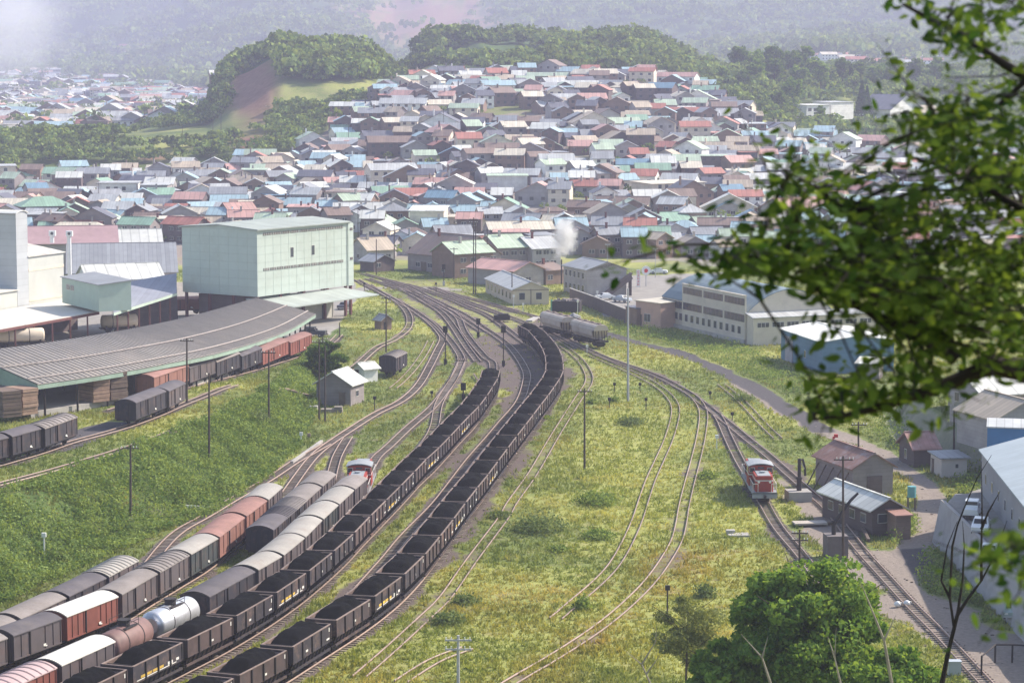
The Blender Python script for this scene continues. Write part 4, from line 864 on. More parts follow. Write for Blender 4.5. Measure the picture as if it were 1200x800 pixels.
# tower and white block at the left
m_cream = mat('canopy_cream', (.60, .57, .51), .7, .06, .2, grime=.2, gcol=(.55, .5, .44))
m_white = mat('white_render', (.55, .56, .52), .85, .08, .25, grime=.35, gcol=(.45, .44, .40)); m_bluegrey = mat('tower_sheet', (.46, .48, .50), .8, .08, .3, stripe=('z', 1.2, .08), grime=.2, gcol=(.33, .33, .36))
fx = lambda x, y: Pf(x, y, hp)
wd = Vector((.40, .917, 0)); wn2 = Vector((.917, -.40, 0)); ptx = lambda x, Y: Vector(((x-600)/F*Y, Y, 0))
a = ptx(18, 428.4); building('mill_tower', a-wn2*15, a, 3.5, 21.4, 'ax', .5, m_bluegrey, mat('tower_roof', (.66, .66, .62), .6, .08), 'tall grey-white tower with curved roof rising above the mill yard', 'tower', ov=.2)
a = ptx(0, 424)-wd*12; building('mill_annex', a, ptx(17.6, 428.2), 12, 7.6, 'flat', .8, m_white, m_cream, 'low white annex below the tall grey-white tower', 'mill building', ov=.3)
a = ptx(31.5, 431.8); t_, w_, r_, L_w = building('mill_block', a, ptx(73, 442.2), 14, 13.6, 'flat', 2.4, m_white, mat('block_roof', (.55, .53, .48), .7, .2, .5, stripe=('y', 3, .2), grime=.6, gcol=(.3, .2, .18)), 'white windowless block between the tower and the pink-roofed hall', 'mill building', ov=.3)
q = MB(); q.box((L_w/2, -.03, 11.2), (L_w, .05, .5), 0); q.box((L_w/2, -.04, 5.6), (L_w, .08, .3), 0); q.build('cornice_band', [mat('band_cream', (.68, .58, .46), .8)], w_)
# wide white canopy
def canopy(name, quad, rm, postm, label, n=8, fascia=None, cat='canopy'):
    q = [PY(x, y, Y) for x, y, Y in quad]; o = q[0]; zb = H(q[1].x, q[1].y)
    t = thing(name, (o.x, o.y, zb), 0, label, cat); l = [p-Vector((o.x, o.y, zb)) for p in q]; b = MB(); b.slab(l, .25, 0); b.build('roof', [rm], t)
    f = MB(); f.bar(l[0]+Vector((0, -.05, -.35)), l[1]+Vector((0, -.05, -.35)), .2, .45, 0); f.build('fascia', [fascia or postm], t)
    for i in range(n):
        c = l[0].lerp(l[1], (i+.3)/n); g = MB(); g.box((c.x, c.y+.3, (c.z-.4)/2-.3), (.25, .25, c.z+.2), 0); g.build('post', [postm], t)
        if i % 2: c = l[3].lerp(l[2], (i+.3)/n); g = MB(); g.box((c.x, c.y-.5, (c.z-.4)/2-.3), (.25, .25, c.z+.2), 0); g.build('post', [postm], t)
    w0, w1 = l[0].lerp(l[3], .62), l[1].lerp(l[2], .62); g = MB(); g.bar(Vector((w0.x, w0.y, w0.z/2-.4)), Vector((w1.x, w1.y, w1.z/2-.4)), .2, w0.z-.3, 0); g.build('shade_panel', [wallm('dark wood')], t)  # dark panel added to stand for the shaded interior under the roof
    FOOT.append((*(sum(q, Vector())/4)[:2], 12)); return t
canopy('mill_canopy', [(-60, 396, 379), (116, 364.5, 420), (75, 350.5, 442), (-60, 374, 408)], m_cream, m_dred, 'broad cream-white flat canopy with dark red posts below the white block')
canopy('lean_to', [(133, 366, 414), (207, 342.5, 434), (207, 320, 452), (133, 333, 440)], mat('leanto_roof', (.27, .28, .33), .7, .1, .3, stripe=('x', .9, .12)), m_dred, 'grey-blue lean-to roof between the green cabin and the pale green mill', 6, mat('pale_green_trim', (.45, .55, .45), .8))
# green cabin on the canopy edge
a, c = PY(73, 352, 430), PY(116, 365, 414); zb_ = 5.2
t_, w_, r_, _ = building('elevated_cabin', a, c, 6.0, 4.6, 'flat', .6, mat('cabin_green', (.40, .50, .42), .8, .06), roofm('mid grey'), 'pale green elevated cabin with two small windows at the canopy end', 'cabin', zb=a.z-.4, z0=.001, wins=[('f', 3.2, 3.1, 1.8, 1.0, 2, 2.2)], ov=.25)
# big sheds behind
def bl(x0, y0, x1, y1, fn=None): return (G(x0, y0), G(x1, y1)) if fn is None else (Pf(x0, y0, fn), Pf(x1, y1, fn))
for args in [
 ('mill_hall', (80, 344), (207, 342), 28, 4.3, 'gx', 5.2, 'grey plaster', roofm('mid grey', 'x', 2.2), 'long hall with slate-grey seamed roof behind the elevated cabin', 'mill building'),
 ('mill_shed', (104, 352), (192, 349), 13, 4.2, 'gx', 2.6, 'white', roofm('silver white', 'x', 2.2), 'low shed with white seamed roof in front of the slate-grey hall', 'shed'),
 ('storage_hall', (20, 323), (138, 321), 16, 7.3, 'gx', 3.4, 'grey plaster', mat('roof_rose', (.38, .25, .26), .7, .12, .3, grime=.4, gcol=(.26, .18, .17)), 'hall with plain dusty-pink roof beyond the white mill block', 'hall'),
 ('storage_hall', (133, 305), (190, 304), 12, 3.9, 'gx', 3.3, 'brown board', roofm('silver white', 'x', 1.2), 'hall with patchy white roof and pink wall behind the slate-grey hall', 'hall'),
 ('dwelling', (26, 266), (86, 264), 10, 6.0, 'hip', 2.6, 'dark wood', roofm('green'), 'big dark two-storey house with greenish hipped roof above the pink-roofed hall', 'house'),
 ('dwelling', (-12, 222), (19, 221), 10, 8.2, 'flat', .3, 'cream', roofm('light grey'), 'cream three-storey block with dark red drainpipe below the green ridge', 'building'),
 ('dwelling', (116, 238), (162, 237), 9, 6.6, 'flat', .2, 'white', roofm('light grey'), 'white two-storey flat-roofed office with a row of windows in town', 'building'),
 ('dwelling', (165, 240), (196, 239), 10, 6.4, 'flat', .2, 'grey plaster', roofm('light grey'), 'grey two-storey annex beside the white flat-roofed office', 'building'),
 ('assembly_hall', (480, 274), (520, 273), 12, 6.2, 'flat', .8, 'cream', roofm('silver white'), 'hall with tall cream false front in vertical panels above the crossing', 'hall'),
 ('school_building', (764, 236), (826, 235), 10, 5.6, 'flat', .5, 'cream', roofm('cream'), 'long cream two-storey building with a row of white-framed windows', 'building'),
 ('warehouse', (925, 268), (990, 266), 16, 5, 'gx', 3.4, 'grey plaster', roofm('salmon pink', 'x', 1.6), 'warehouse with rust-pink seamed roof seen through the branch leaves', 'warehouse'),
 ('assembly_hall', (572, 226), (618, 225), 10, 5.2, 'flat', .2, 'white', roofm('pale green'), 'plain pale flat-roofed block in the middle of the town slope', 'building'),
 ]:
    nm, q0, q1, D, hw, kd_, rise, wc, rm_, lab, cat = args; wn_ = []
    a, c = G(*q0), G(*q1); LL = (c-a).length
    if 'row of' in lab or 'two-storey' in lab or 'three' in lab: wn_ = [('f', 2+1.1, z, 1.3, 1.3, int((LL-3)/2.6), 2.6) for z in ((1.7, 4.8) if hw < 8 else (1.6, 4.3, 7))]
    building(nm, a, c, D, hw, kd_, rise, wallm(wc), rm_, lab, cat, wins=wn_)
# front row by the crossing
for args in [
 ('house', (431, 309), (463, 307), 9, 3.3, 'gx', 2.6, 'grey plaster', roofm('tan'), 'grey house with worn tan roof just beyond the level crossing', 3, ('f', 2, 1.2, 2.0)),
 ('house', (438, 319), (462, 317), 5, 2.5, 'gy', 1.4, 'dark wood', roofm('mid grey', 'y'), 'tiny dark hut with grey gable roof next to the crossing track', 1, None),
 ('barn', (478, 316), (533, 322), 14, 4.2, 'gx', 4.4, 'grey board', roofm('brown'), 'weathered barn with big brown-grey roof beside the crossing', 3, ('f', 6, 2, 2.2)),
 ('house', (533, 326), (578, 323), 9, 5.6, 'gx', 2.3, 'brown board', roofm('pale green'), 'brown two-storey house with pale green roof above the twin poles', 4, None),
 ('house', (584, 317), (622, 315), 11, 5.4, 'gx', 2.6, 'grey board', roofm('pale green'), 'grey workshop house with pale green roof behind the cream station house', 3, None),
 ('house', (624, 316), (657, 314), 10, 5.0, 'gx', 2.4, 'grey plaster', roofm('light grey'), 'house with pale grey roof and white railing near the steam plume', 3, None),
 ('house', (602, 337), (637, 334), 15, 3.6, 'gy', 1.7, 'grey plaster', roofm('salmon pink', 'y'), 'low blue-grey house with salmon roof right behind the cream station house', 2, None),
 ('house', (640, 334), (662, 332), 8, 3.2, 'gx', 1.2, 'brown board', roofm('brown'), 'low brown outbuilding between salmon roof and grey two-storey building', 1, None)]:
    nm, q0, q1, D, hw, kd_, rise, wc, rm_, lab, nw, dr = args; a, c = G(*q0), G(*q1); LL = (c-a).length; w = []
    for z in ((1.6,) if hw < 5 else (1.5, 4.0)): w.append(('f', LL*.22, z, 1.6, 1.1, nw, LL*.26))
    if kd_ == 'gx': w.append(('l', D*.5, 1.6, 1.2, 1.1)); w.append(('r', D*.5, 1.6, 1.2, 1.1))
    building(nm, a, c, D, hw, kd_, rise, wallm(wc), rm_, lab, 'barn' if nm == 'barn' else 'house', wins=w, door=dr, chim=kd_ == 'gx')
# cream station house
a = P(601, 357.5); dd = Vector((.976, .215, 0)); m_stn = mat('station_cream', (.55, .48, .38), .85, .08, .4, grime=.3, gcol=(.38, .3, .24))
t_, w_, r_, _ = building('station_house', a, a+dd*7.5, 27, 3.1, 'gy', 1.5, m_stn, roofm('light grey', 'y', 1.2), 'cream single-storey gabled railway house with two dark windows by the tracks', 'house', wins=[('f', 1.9, 1.75, 1.25, 1.5), ('f', 5.4, 1.75, 1.25, 1.5), ('l', 3, 1.7, 1.3, 1.4, 7, 3.6)], ov=.35)
q = MB(); q.box((3.75, -.05, 1.6), (.12, .08, 3.2), 0); q.box((3.75, -.03, 3.0), (7.5, .05, .1), 0); q.build('timber_trim', [m_wood], w_)
# grey two-storey building with outside stairs
a = P(688, 347.5); dd = Vector((.93, .36, 0)).normalized(); t_, w_, r_, _ = building('office_building', a, a+dd*9.0, 13, 5.6, 'gy', 1.5, wallm('grey plaster'), roofm('mid grey', 'y', 1.0), 'grey two-storey gabled building with covered outside stair beside the coal bins', 'building', wins=[('l', 1.6, z, 1.2, 1.4, 5, 2.3) for z in (1.5, 4.2)], ov=.4)
q = MB(); q.slab([(4.0, -1.5, .9), (9.8, -1.5, 4.8), (9.8, -.05, 4.8), (4.0, -.05, .9)], .15); q.box((9.5, -.8, 2.2), (.2, 1.3, 4.4), 0); q.bar((4.0, -1.5, .3), (9.6, -1.5, 4.0), .12, .9, 0); q.build('stair_cover', [wallm('dark wood')], t_)
# yard wall
def wall_run(name, pts, h, th, m, label, cat='wall', cap=None, z=None):
    p = [Vector(q) for q in pts]; o = p[0]; t = thing(name, o, 0, label, cat); b = MB(); c = MB()
    for a_, b_ in zip(p[:-1], p[1:]):
        a_ = a_-o; b_ = b_-o; b.bar(a_+Vector((0, 0, h/2-.2)), b_+Vector((0, 0, h/2-.2)), th, h+.4, 0); c.bar(a_+Vector((0, 0, h+.06)), b_+Vector((0, 0, h+.06)), th+.12, .12, 0)
    b.build('panel', [m], t); c.build('coping', [cap or m_conc], t); return t
wall_run('yard_wall', [P(668, 352), P(700, 364), P(736, 379)], 2.5, .2, wallm('dark wood'), 'dark yard wall with pale coping between office and salmon hut')
building('small_office', P(745, 381), P(774, 385), 7, 4.6, 'flat', .2, mat('salmon_render', (.50, .33, .27), .85, .1, .5, grime=.3, gcol=(.3, .2, .17)), roofm('cream'), 'salmon-coloured flat-roofed hut at the left end of the factory', 'hut', wins=[('f', 3.4, 1.7, 1.8, 1.5)], door=('f', 1.3, 1.0, 2.1), ov=.2)
building('small_office', P(733, 379), P(746, 382), 6, 3.2, 'flat', .1, wallm('brown board'), roofm('dark grey'), 'low dark hut wedged between yard wall and salmon hut', 'hut', ov=.15, door=('f', 1.0, .8, 1.9))
# factory
m_fac = mat('factory_render', (.60, .54, .45), .9, .08, .3, grime=.4, gcol=(.36, .32, .3)); m_facroof = mat('factory_roof', (.18, .235, .27), .7, .12, .3, stripe=('x', 1.0, .15))
a, c = P(776, 380), P(874, 403); t_, w_, r_, L_f = building('factory', a, c, 17, 5.2, 'ax', 4.0, m_fac, m_facroof, 'long pale factory with curved blue roof and a row of ground-floor windows', 'factory', ov=.1)
q = MB(); q.box((9+(L_f-9)/2, -.1, 4.2), (L_f-9, .3, 8.4), 0); q.box((9+(L_f-9)/2, -.1, 8.45), (L_f-8.8, .4, .12), 0); fr = q.build('upper_front', [m_fac], t_)
for i in range(14): window(1.25, 1.45, w_, (1.5+i*2.35, -.26 if 1.5+i*2.35 > 8.5 else 0, 2.3), 0)
def band(x0, x1, z, h, y=-.27):
    q = MB(); q.box(((x0+x1)/2, y, z), (x1-x0, .08, h), 0); n = int((x1-x0)/1.2)
    for i in range(1, n): q.box((x0+(x1-x0)*i/n, y-.05, z), (.06, .04, h), 1)
    q.build('window_band', [m_pane, m_slot], w_)
band(.4, 8.4, 4.35, 1.3, -.03)
for i in range(3): band(9.5+i*8.4, 9.5+i*8.4+7.6, 4.45, 1.3); band(9.5+i*8.4, 9.5+i*8.4+7.6, 7.3, 1.2)
q = MB(); q.box((L_f/2, -.2, .25), (L_f, .35, 1.0), 0); q.build('plinth', [m_conc], t_)
fe = Vector((c.x-a.x, c.y-a.y, 0)).normalized(); fn_ = Vector((-fe.y, fe.x, 0)); q0 = Vector((c.x, c.y, 0))+fe*2.6+fn_*.1
building('factory', q0, q0+fn_*27, 2.5, 4.7, 'flat', .7, m_fac, roofm('light grey', 'x', 1.6), 'grey-roofed lean-to wing along the end wall of the long factory', 'factory', wins=[('f', 1.9, 3.5, 2.3, .9, 9, 2.9)], ov=.3)
# blue warehouse
m_blue = mat('warehouse_blue', (.10, .22, .32), .75, .12, .3, stripe=('z', .8, .1), grime=.3, gcol=(.06, .12, .17)); m_wr = mat('warehouse_roof', (.72, .72, .68), .55, .06, .2, stripe=('x', 1.2, .06))
a = P(963, 438); dv2 = Vector((.965, .21, 0)).normalized(); nn2 = Vector((-dv2.y, dv2.x, 0)); dd = 20
t_, w_, r_, _ = building('blue_warehouse', a, a+dv2*12, dd, 5.0, 'gy', .9, m_blue, m_wr, 'blue warehouse with bright white roof beside the dirt road', 'warehouse', ov=.4, wins=[('l', 12, 2.2, .8, 1.2), ('l', 5, 2.0, .7, 1.0), ('f', 8.5, 2.2, .9, 1.6)])
q = MB(); q.box((-.08, dd-4.2, 2.1), (.12, 3.6, 4.2), 0); q.box((-.12, dd-4.2, 4.3), (.1, 4.6, .2), 1); q.build('door', [mat('door_lilac', (.38, .36, .40), .8, .1, 1, stripe=('y', .5, .2)), m_blue], w_)
building('hut', P(1005, 444), P(1030, 445), 4, 2.4, 'flat', .5, wallm('grey board'), roofm('silver white'), 'small hut with white lean-to roof under the branch by the warehouse', 'hut', ov=.5)
# sheds at the right
t_, w_, r_, _ = building('shed', P(999, 583), P(1046, 580), 9.5, 3.4, 'gy', 1.5, wallm('grey board'), mat('roof_rusty', (.30, .17, .14), .8, .25, .6, stripe=('y', .9, .15), grime=.7, gcol=(.38, .36, .36)), 'leaning grey board shed with patchy rusty roof by the right-hand tracks', 'shed', ov=.4)
q = MB(); q.box((2.7, -.04, 1.3), (1.9, .08, 2.1), 0); q.build('door', [wallm('dark wood')], w_)
for i in range(5): q = MB(); q.bar((-1.6, 1+i*1.9, -.1), (-.05, 1+i*1.9, 2.7), .12, .12, 0); q.build('prop', [m_wood], t_)
t_, w_, r_, _ = building('shed', P(1022, 628), P(1057, 625.5), 11.5, 2.9, 'gy', .95, wallm('dark wood'), roofm('silver white', 'y', 1.3), 'dark wooden crew hut with whitish corrugated roof next to the rusty-roofed shed', 'shed', ov=.55, wins=[('l', 2, 1.6, 1.2, 1.0, 4, 2.5), ('f', 1.7, 1.8, 2.2, 1.0)])
q = MB(); q.box((3.0, -.6, .7), (.9, .6, 1.1), 0); q.build('locker', [mat('locker_green', (.06, .2, .16), .7)], t_)
building('outhouse', P(1050, 632), P(1067, 631), 2.2, 2.4, 'flat', .25, wallm('brown board'), mat('roof_rusty_flat', (.30, .17, .14), .8, .2, .8), 'small brown outhouse attached near the whitish-roofed crew hut', 'outhouse', ov=.2)
building('shed', P(1071, 547), P(1099, 546), 5, 2.3, 'gx', 1.5, wallm('dark wood'), mat('roof_rusty_x', (.33, .19, .17), .8, .25, .7, stripe=('x', .7, .15), grime=.6, gcol=(.42, .36, .34)), 'little dark shed with patchy pinkish-rust roof above the cream hut', 'shed', ov=.4, wins=[('l', 2.2, 1.2, .8, 1.2)])
building('hut', P(1103, 560), P(1133, 559), 3.6, 2.3, 'flat', .25, mat('hut_cream', (.55, .50, .47), .85, .08), roofm('mid grey'), 'small cream flat-roofed hut with one tiny window by the dirt road', 'hut', ov=.35, wins=[('f', 1.9, 1.4, .45, .6)], door=('l', .8, .7, 1.8))
q = P(1068, 598); t_ = thing('water_drum', (q.x, q.y, 0), 0, 'turquoise drum on a stand behind the whitish-roofed crew hut', 'drum'); b = MB(); b.cyl((0, 0, 1.5), (0, 0, 2.7), .48, 16, 0); b.build('drum', [mat('drum_teal', (.12, .33, .36), .6)], t_)
for s in ((-.4, -.4), (.4, -.4), (-.4, .4), (.4, .4)): b = MB(); b.box((s[0], s[1], .75), (.1, .1, 1.5), 0); b.build('leg', [m_wood], t_)
# right-hand terrace: retaining wall, hall, houses
m_rw = mat('retaining_concrete', (.36, .35, .36), .9, .12, .4, grime=.5, gcol=(.22, .2, .2))
wp = [P(1098, 634), P(1118, 655), P(1150, 692), P(1186, 730), P(1330, 882)]
t_ = thing('retaining_wall', wp[0], 0, 'long concrete retaining wall with parked cars along its top', 'wall'); b = MB()
for a_, c_ in zip(wp[:-1], wp[1:]):
    d = (c_-a_).normalized(); n = Vector((-d.y, d.x, 0))*(-1); n = -n if n.x > 0 else n; a0 = a_-wp[0]; c0_ = c_-wp[0]; up = Vector((0, 0, 1))
    o0 = n*.55; b.raw([a0+o0-up*.3, c0_+o0-up*.3, c0_-n*.3+up*4.25, a0-n*.3+up*4.25, a0-n*.75-up*.3, c0_-n*.75-up*.3, c0_-n*.75+up*4.25, a0-n*.75+up*4.25], [(0, 1, 2, 3), (3, 2, 6, 7), (4, 7, 6, 5), (0, 3, 7, 4), (1, 5, 6, 2)], 0)
b.build('face', [m_rw], t_)
q = MB(); cp = [w-wp[0]+Vector((.45, .1, 4.25)) for w in wp]
for a_, c_ in zip(cp[:-1], cp[1:]): q.bar(a_, c_, .3, .12, 0)
q.build('coping', [m_conc], t_)
T4 = lambda x, y: P(x, y, 4)
building('terrace_hall', (46.0, 200), (61, 199), 47, 4.4, 'gy', 2.2, mat('hall_grey', (.30, .30, .32), .85, .1, .3, grime=.3, gcol=(.28, .27, .29)), mat('hall_roof', (.36, .41, .44), .6, .1, .3, stripe=('y', .9, .12)), 'long grey hall with pale blue roof on the terrace behind the parked cars', 'hall', wins=[('l', 4, 2.0, .8, 1.1, 9, 4.8)], zb=4, ov=.3)
building('terrace_building', T4(1156, 548), T4(1260, 551.5), 6, 4.5, 'flat', .1, mat('wall_vivid_blue', (.05, .16, .33), .7, .1, .3), roofm('light grey'), 'plain bright blue flat-roofed building behind the long terrace hall', 'building', zb=4, ov=.1)
building('house', T4(1166, 525), T4(1235, 521), 9, 3.4, 'gy', 2.0, wallm('grey plaster'), roofm('tan', 'y'), 'house with tan corrugated gable just behind the bright blue building', 'house', zb=4)
building('house', T4(1151, 506), T4(1240, 502), 9, 4.6, 'gx', 1.7, wallm('grey plaster'), roofm('silver white'), 'grey two-storey house with white roof on top of the stone bank', 'house', zb=4, wins=[('l', 2, 3.4, 1.2, 1.2, 2, 3.2), ('l', 2, 1.4, 1.2, 1.2, 2, 3.2)])
building('house', T4(1142, 487), T4(1240, 484), 9, 3.4, 'gx', 1.5, wallm('grey board'), roofm('light grey', 'x', .6), 'house with striped grey corrugated roof behind the white-roofed terrace house', 'house', zb=4)
q = P(216, 366, .6); o = put(boxcar('red', 'rust', 0, 8.5), q, .35, .3); tag(o, 'red boxcar glimpsed under the left edge of the pale green mill', 'boxcar')
# the long curved loading shed
rd = [(-42, 412), (20, 406), (70, 399), (120, 391), (175, 381), (225, 370), (265, 359), (300, 348.8)]; ev = [(44, 450), (100, 442), (150, 434), (200, 424.5), (250, 414.5), (300, 400.5), (340, 385.5), (370, 367.5)]
e_ = [Pf(x, y, hp, 4.4) for x, y in ev]; r_ = [Pf(x, y, hp, 7.6) for x, y in rd]
ep = smooth_path([tuple(p) for p in e_], 1.0); n_ = len(ep); rp0 = smooth_path([tuple(p) for p in r_], .5); rp = np.stack([np.interp(np.linspace(0, 1, n_), np.linspace(0, 1, len(rp0)), rp0[:, k]) for k in range(3)], 1)
print('shed width', np.linalg.norm((rp-ep)[:, :2], axis=1)[::12], 'len', n_)
org = Vector((ep[0][0], ep[0][1], H(ep[0][0], ep[0][1]))); E_ = ep-np.array(org); R_ = rp-np.array(org); B_ = 2*R_-E_; B_[:, 2] = E_[:, 2]
shed = thing('loading_shed', org, 0, 'long curving open-sided loading shed with grey ribbed roof and green trim', 'shed')
m_shedroof = mat('loading_shed_roof', (.19, .178, .172), .75, .18, .3, grime=.6, gcol=(.29, .25, .22)); m_seam = mat('roof_seam', (.13, .125, .13), .8); m_guard = mat('snow_guard', (.42, .37, .35), .7, .2, 1); m_trim = mat('green_trim', (.25, .34, .28), .8, .15, .5, grime=.4)
V = np.concatenate([E_, R_, B_, E_-(0, 0, .15), R_-(0, 0, .15), B_-(0, 0, .15)]); i = np.arange(n_-1); Fq = []
for a_, b_ in ((0, 1), (1, 2)): Fq.append(np.stack([i+a_*n_, i+1+a_*n_, i+1+b_*n_, i+b_*n_], 1)); Fq.append(np.stack([i+(a_+3)*n_, i+(b_+3)*n_, i+1+(b_+3)*n_, i+1+(a_+3)*n_], 1))
Fq.append(np.stack([i, i+3*n_, i+1+3*n_, i+1], 1)); sr = np_mesh('roof', V, np.concatenate(Fq), m_shedroof, parent=shed)
q = MB()
for k in range(0, n_, 1): q.bar(Vector(E_[k])+Vector((0, 0, .03)), Vector(R_[k])+Vector((0, 0, .03)), .10, .06, 0)
q.build('seams', [m_seam], sr)
for f_ in (.13, .48):
    g = E_*(1-f_)+R_*f_; q = MB()
    for k in range(0, n_-1):
        q.bar(Vector(g[k])+Vector((0, 0, .2)), Vector(g[k+1])+Vector((0, 0, .2)), .14, .14, 0)
    q.build('snow_guard', [m_guard], sr)
q = MB()
for k in range(0, n_-1, 1): q.bar(Vector(E_[k])-Vector((0, 0, .42)), Vector(E_[k+1])-Vector((0, 0, .42)), .08, .5, 0)
q.build('fascia', [m_trim], shed)
def gable(Ea, Ra, Ba, nm): # closed end panel
    q = MB(); e1, r1, b1 = Vector(Ea), Vector(Ra), Vector(Ba); low = e1.z-.65
    q.raw([e1-Vector((0, 0, .1)), r1-Vector((0, 0, .1)), b1-Vector((0, 0, .1)), (b1.x, b1.y, low), (e1.x, e1.y, low)], [(0, 1, 2, 3, 4), (4, 3, 2, 1, 0)][:1], 0); o = q.build(nm, [m_trim], shed)
    sol = o.modifiers.new('s', 'SOLIDIFY'); sol.thickness = .12; return o
gable(E_[0], R_[0], B_[0], 'end_panel'); gable(E_[-1], R_[-1], B_[-1], 'end_panel')
for k in range(2, n_, 6):
    for Q_, f_ in ((E_, .06), (R_, 0.0), (B_, .06)):
        c = Q_[k]*(1-f_)+R_[k]*f_; hgt = c[2]; gz = H(c[0]+org.x, c[1]+org.y)-org.z; q = MB(); q.box((c[0], c[1], (hgt+gz)/2-.1), (.24, .24, hgt-gz-.1), 0)
        q.build('post', [m_under], shed)
# platform under it
q = MB(); W_ = [(E_[k]*.90+R_[k]*.10, B_[k]*.9+R_[k]*.1) for k in range(n_)]
for k in range(n_-1):
    (a1, b1), (a2, b2) = W_[k], W_[k+1]; zt = H(a1[0]+org.x, a1[1]+org.y)-org.z+.75; zt2 = H(a2[0]+org.x, a2[1]+org.y)-org.z+.75
    q.raw([(a1[0], a1[1], zt-1.2), (a2[0], a2[1], zt2-1.2), (a2[0], a2[1], zt2), (a1[0], a1[1], zt), (b1[0], b1[1], zt), (b2[0], b2[1], zt2), (b1[0], b1[1], zt-1.2), (b2[0], b2[1], zt2-1.2)], [(0, 1, 2, 3), (3, 2, 5, 4), (4, 5, 7, 6)], 0)
q.build('platform', [m_conc], shed)
m_brickwood = mat('stacked_timber', (.30, .20, .15), .85, .2, 1.0, stripe=('z', .35, .45)); m_bw2 = mat('stacked_timber_dark', (.15, .11, .09), .85, .2, 1.0, stripe=('z', .35, .45))
for (x0, x1, yb, h, mm, lab) in [(27, 45, 487, 3.3, m_brickwood, 'tall reddish timber stack at the near corner of the loading shed'), (4, 26, 490, 3.3, m_bw2, 'dark timber stack inside the near end of the loading shed'), (110, 129, 472, 3.6, m_brickwood, 'reddish timber stack under the shed beside the dark timber stack'), (130, 150, 469, 3.6, m_bw2, 'dark timber stack under the shed near the red boxcar')]:
    a, c = Pf(x0, yb, hp, .75), Pf(x1, yb-2, hp, .75); d = c-a; q = MB(); t_ = thing('timber_stack', a, math.atan2(d.y, d.x), lab, 'timber stack', 'timber stacks under the loading shed')
    L2 = d.length; nr = 7
    for r in range(nr): q.box((L2/2+random.uniform(-.06, .06), 2.0+random.uniform(-.1, .1), h*(r+.5)/nr), (L2, 4.0, h/nr-.06), 0)
    q.build('boards', [mm], t_); q = MB()
    for r in range(1, nr): q.box((L2*.5, 2, h*r/nr), (L2-.2, 3.8, .07), 0)
    q.build('spacers', [m_under], t_)
# small sheds in the yard
building('shed', P(371, 474), P(411, 476), 5.0, 3.2, 'gy', 1.6, wallm('grey board'), roofm('silver white', 'y', .8), 'grey weatherboard shed with white gable roof beside the round bush', 'shed', ov=.5, door=('f', 4.0, 1.0, 1.9), wins=[('r', 2.4, 1.6, 1.0, .9)])
building('hut', P(415, 446), P(427, 448), 2.6, 2.1, 'gy', .7, wallm('white'), roofm('silver white', 'y'), 'tiny white hut with pale gable roof between shed and lone boxcar', 'hut', ov=.4, door=('f', .8, .8, 1.7, m_under))
building('hut', P(447, 387), P(459, 386), 2.2, 1.9, 'gy', .8, wallm('brown board'), roofm('mid grey', 'y'), 'tiny brown lookout hut behind the pole near the mill', 'hut', ov=.35, door=('f', .9, .7, 1.4, m_under))
q = MB(); o_ = P(378, 477); 
t_ = tag(MB().box((0, 0, .25), (3.0, 1.4, .5), 0).box((.9, .1, .6), (1.1, 1.2, .4), 0).build('sleeper_pile', [m_sleeper2], loc=(P(389, 483).x, P(389, 483).y, .02)), 'low pile of old timbers in front of the grey weatherboard shed', 'timber pile')
t_ = tag(MB().box((0, 0, .3), (1.3, 1.0, .6), 0).build('concrete_box', [m_conc], loc=(P(367, 481).x, P(367, 481).y, .1)), 'small pale concrete box left of the grey weatherboard shed', 'box')
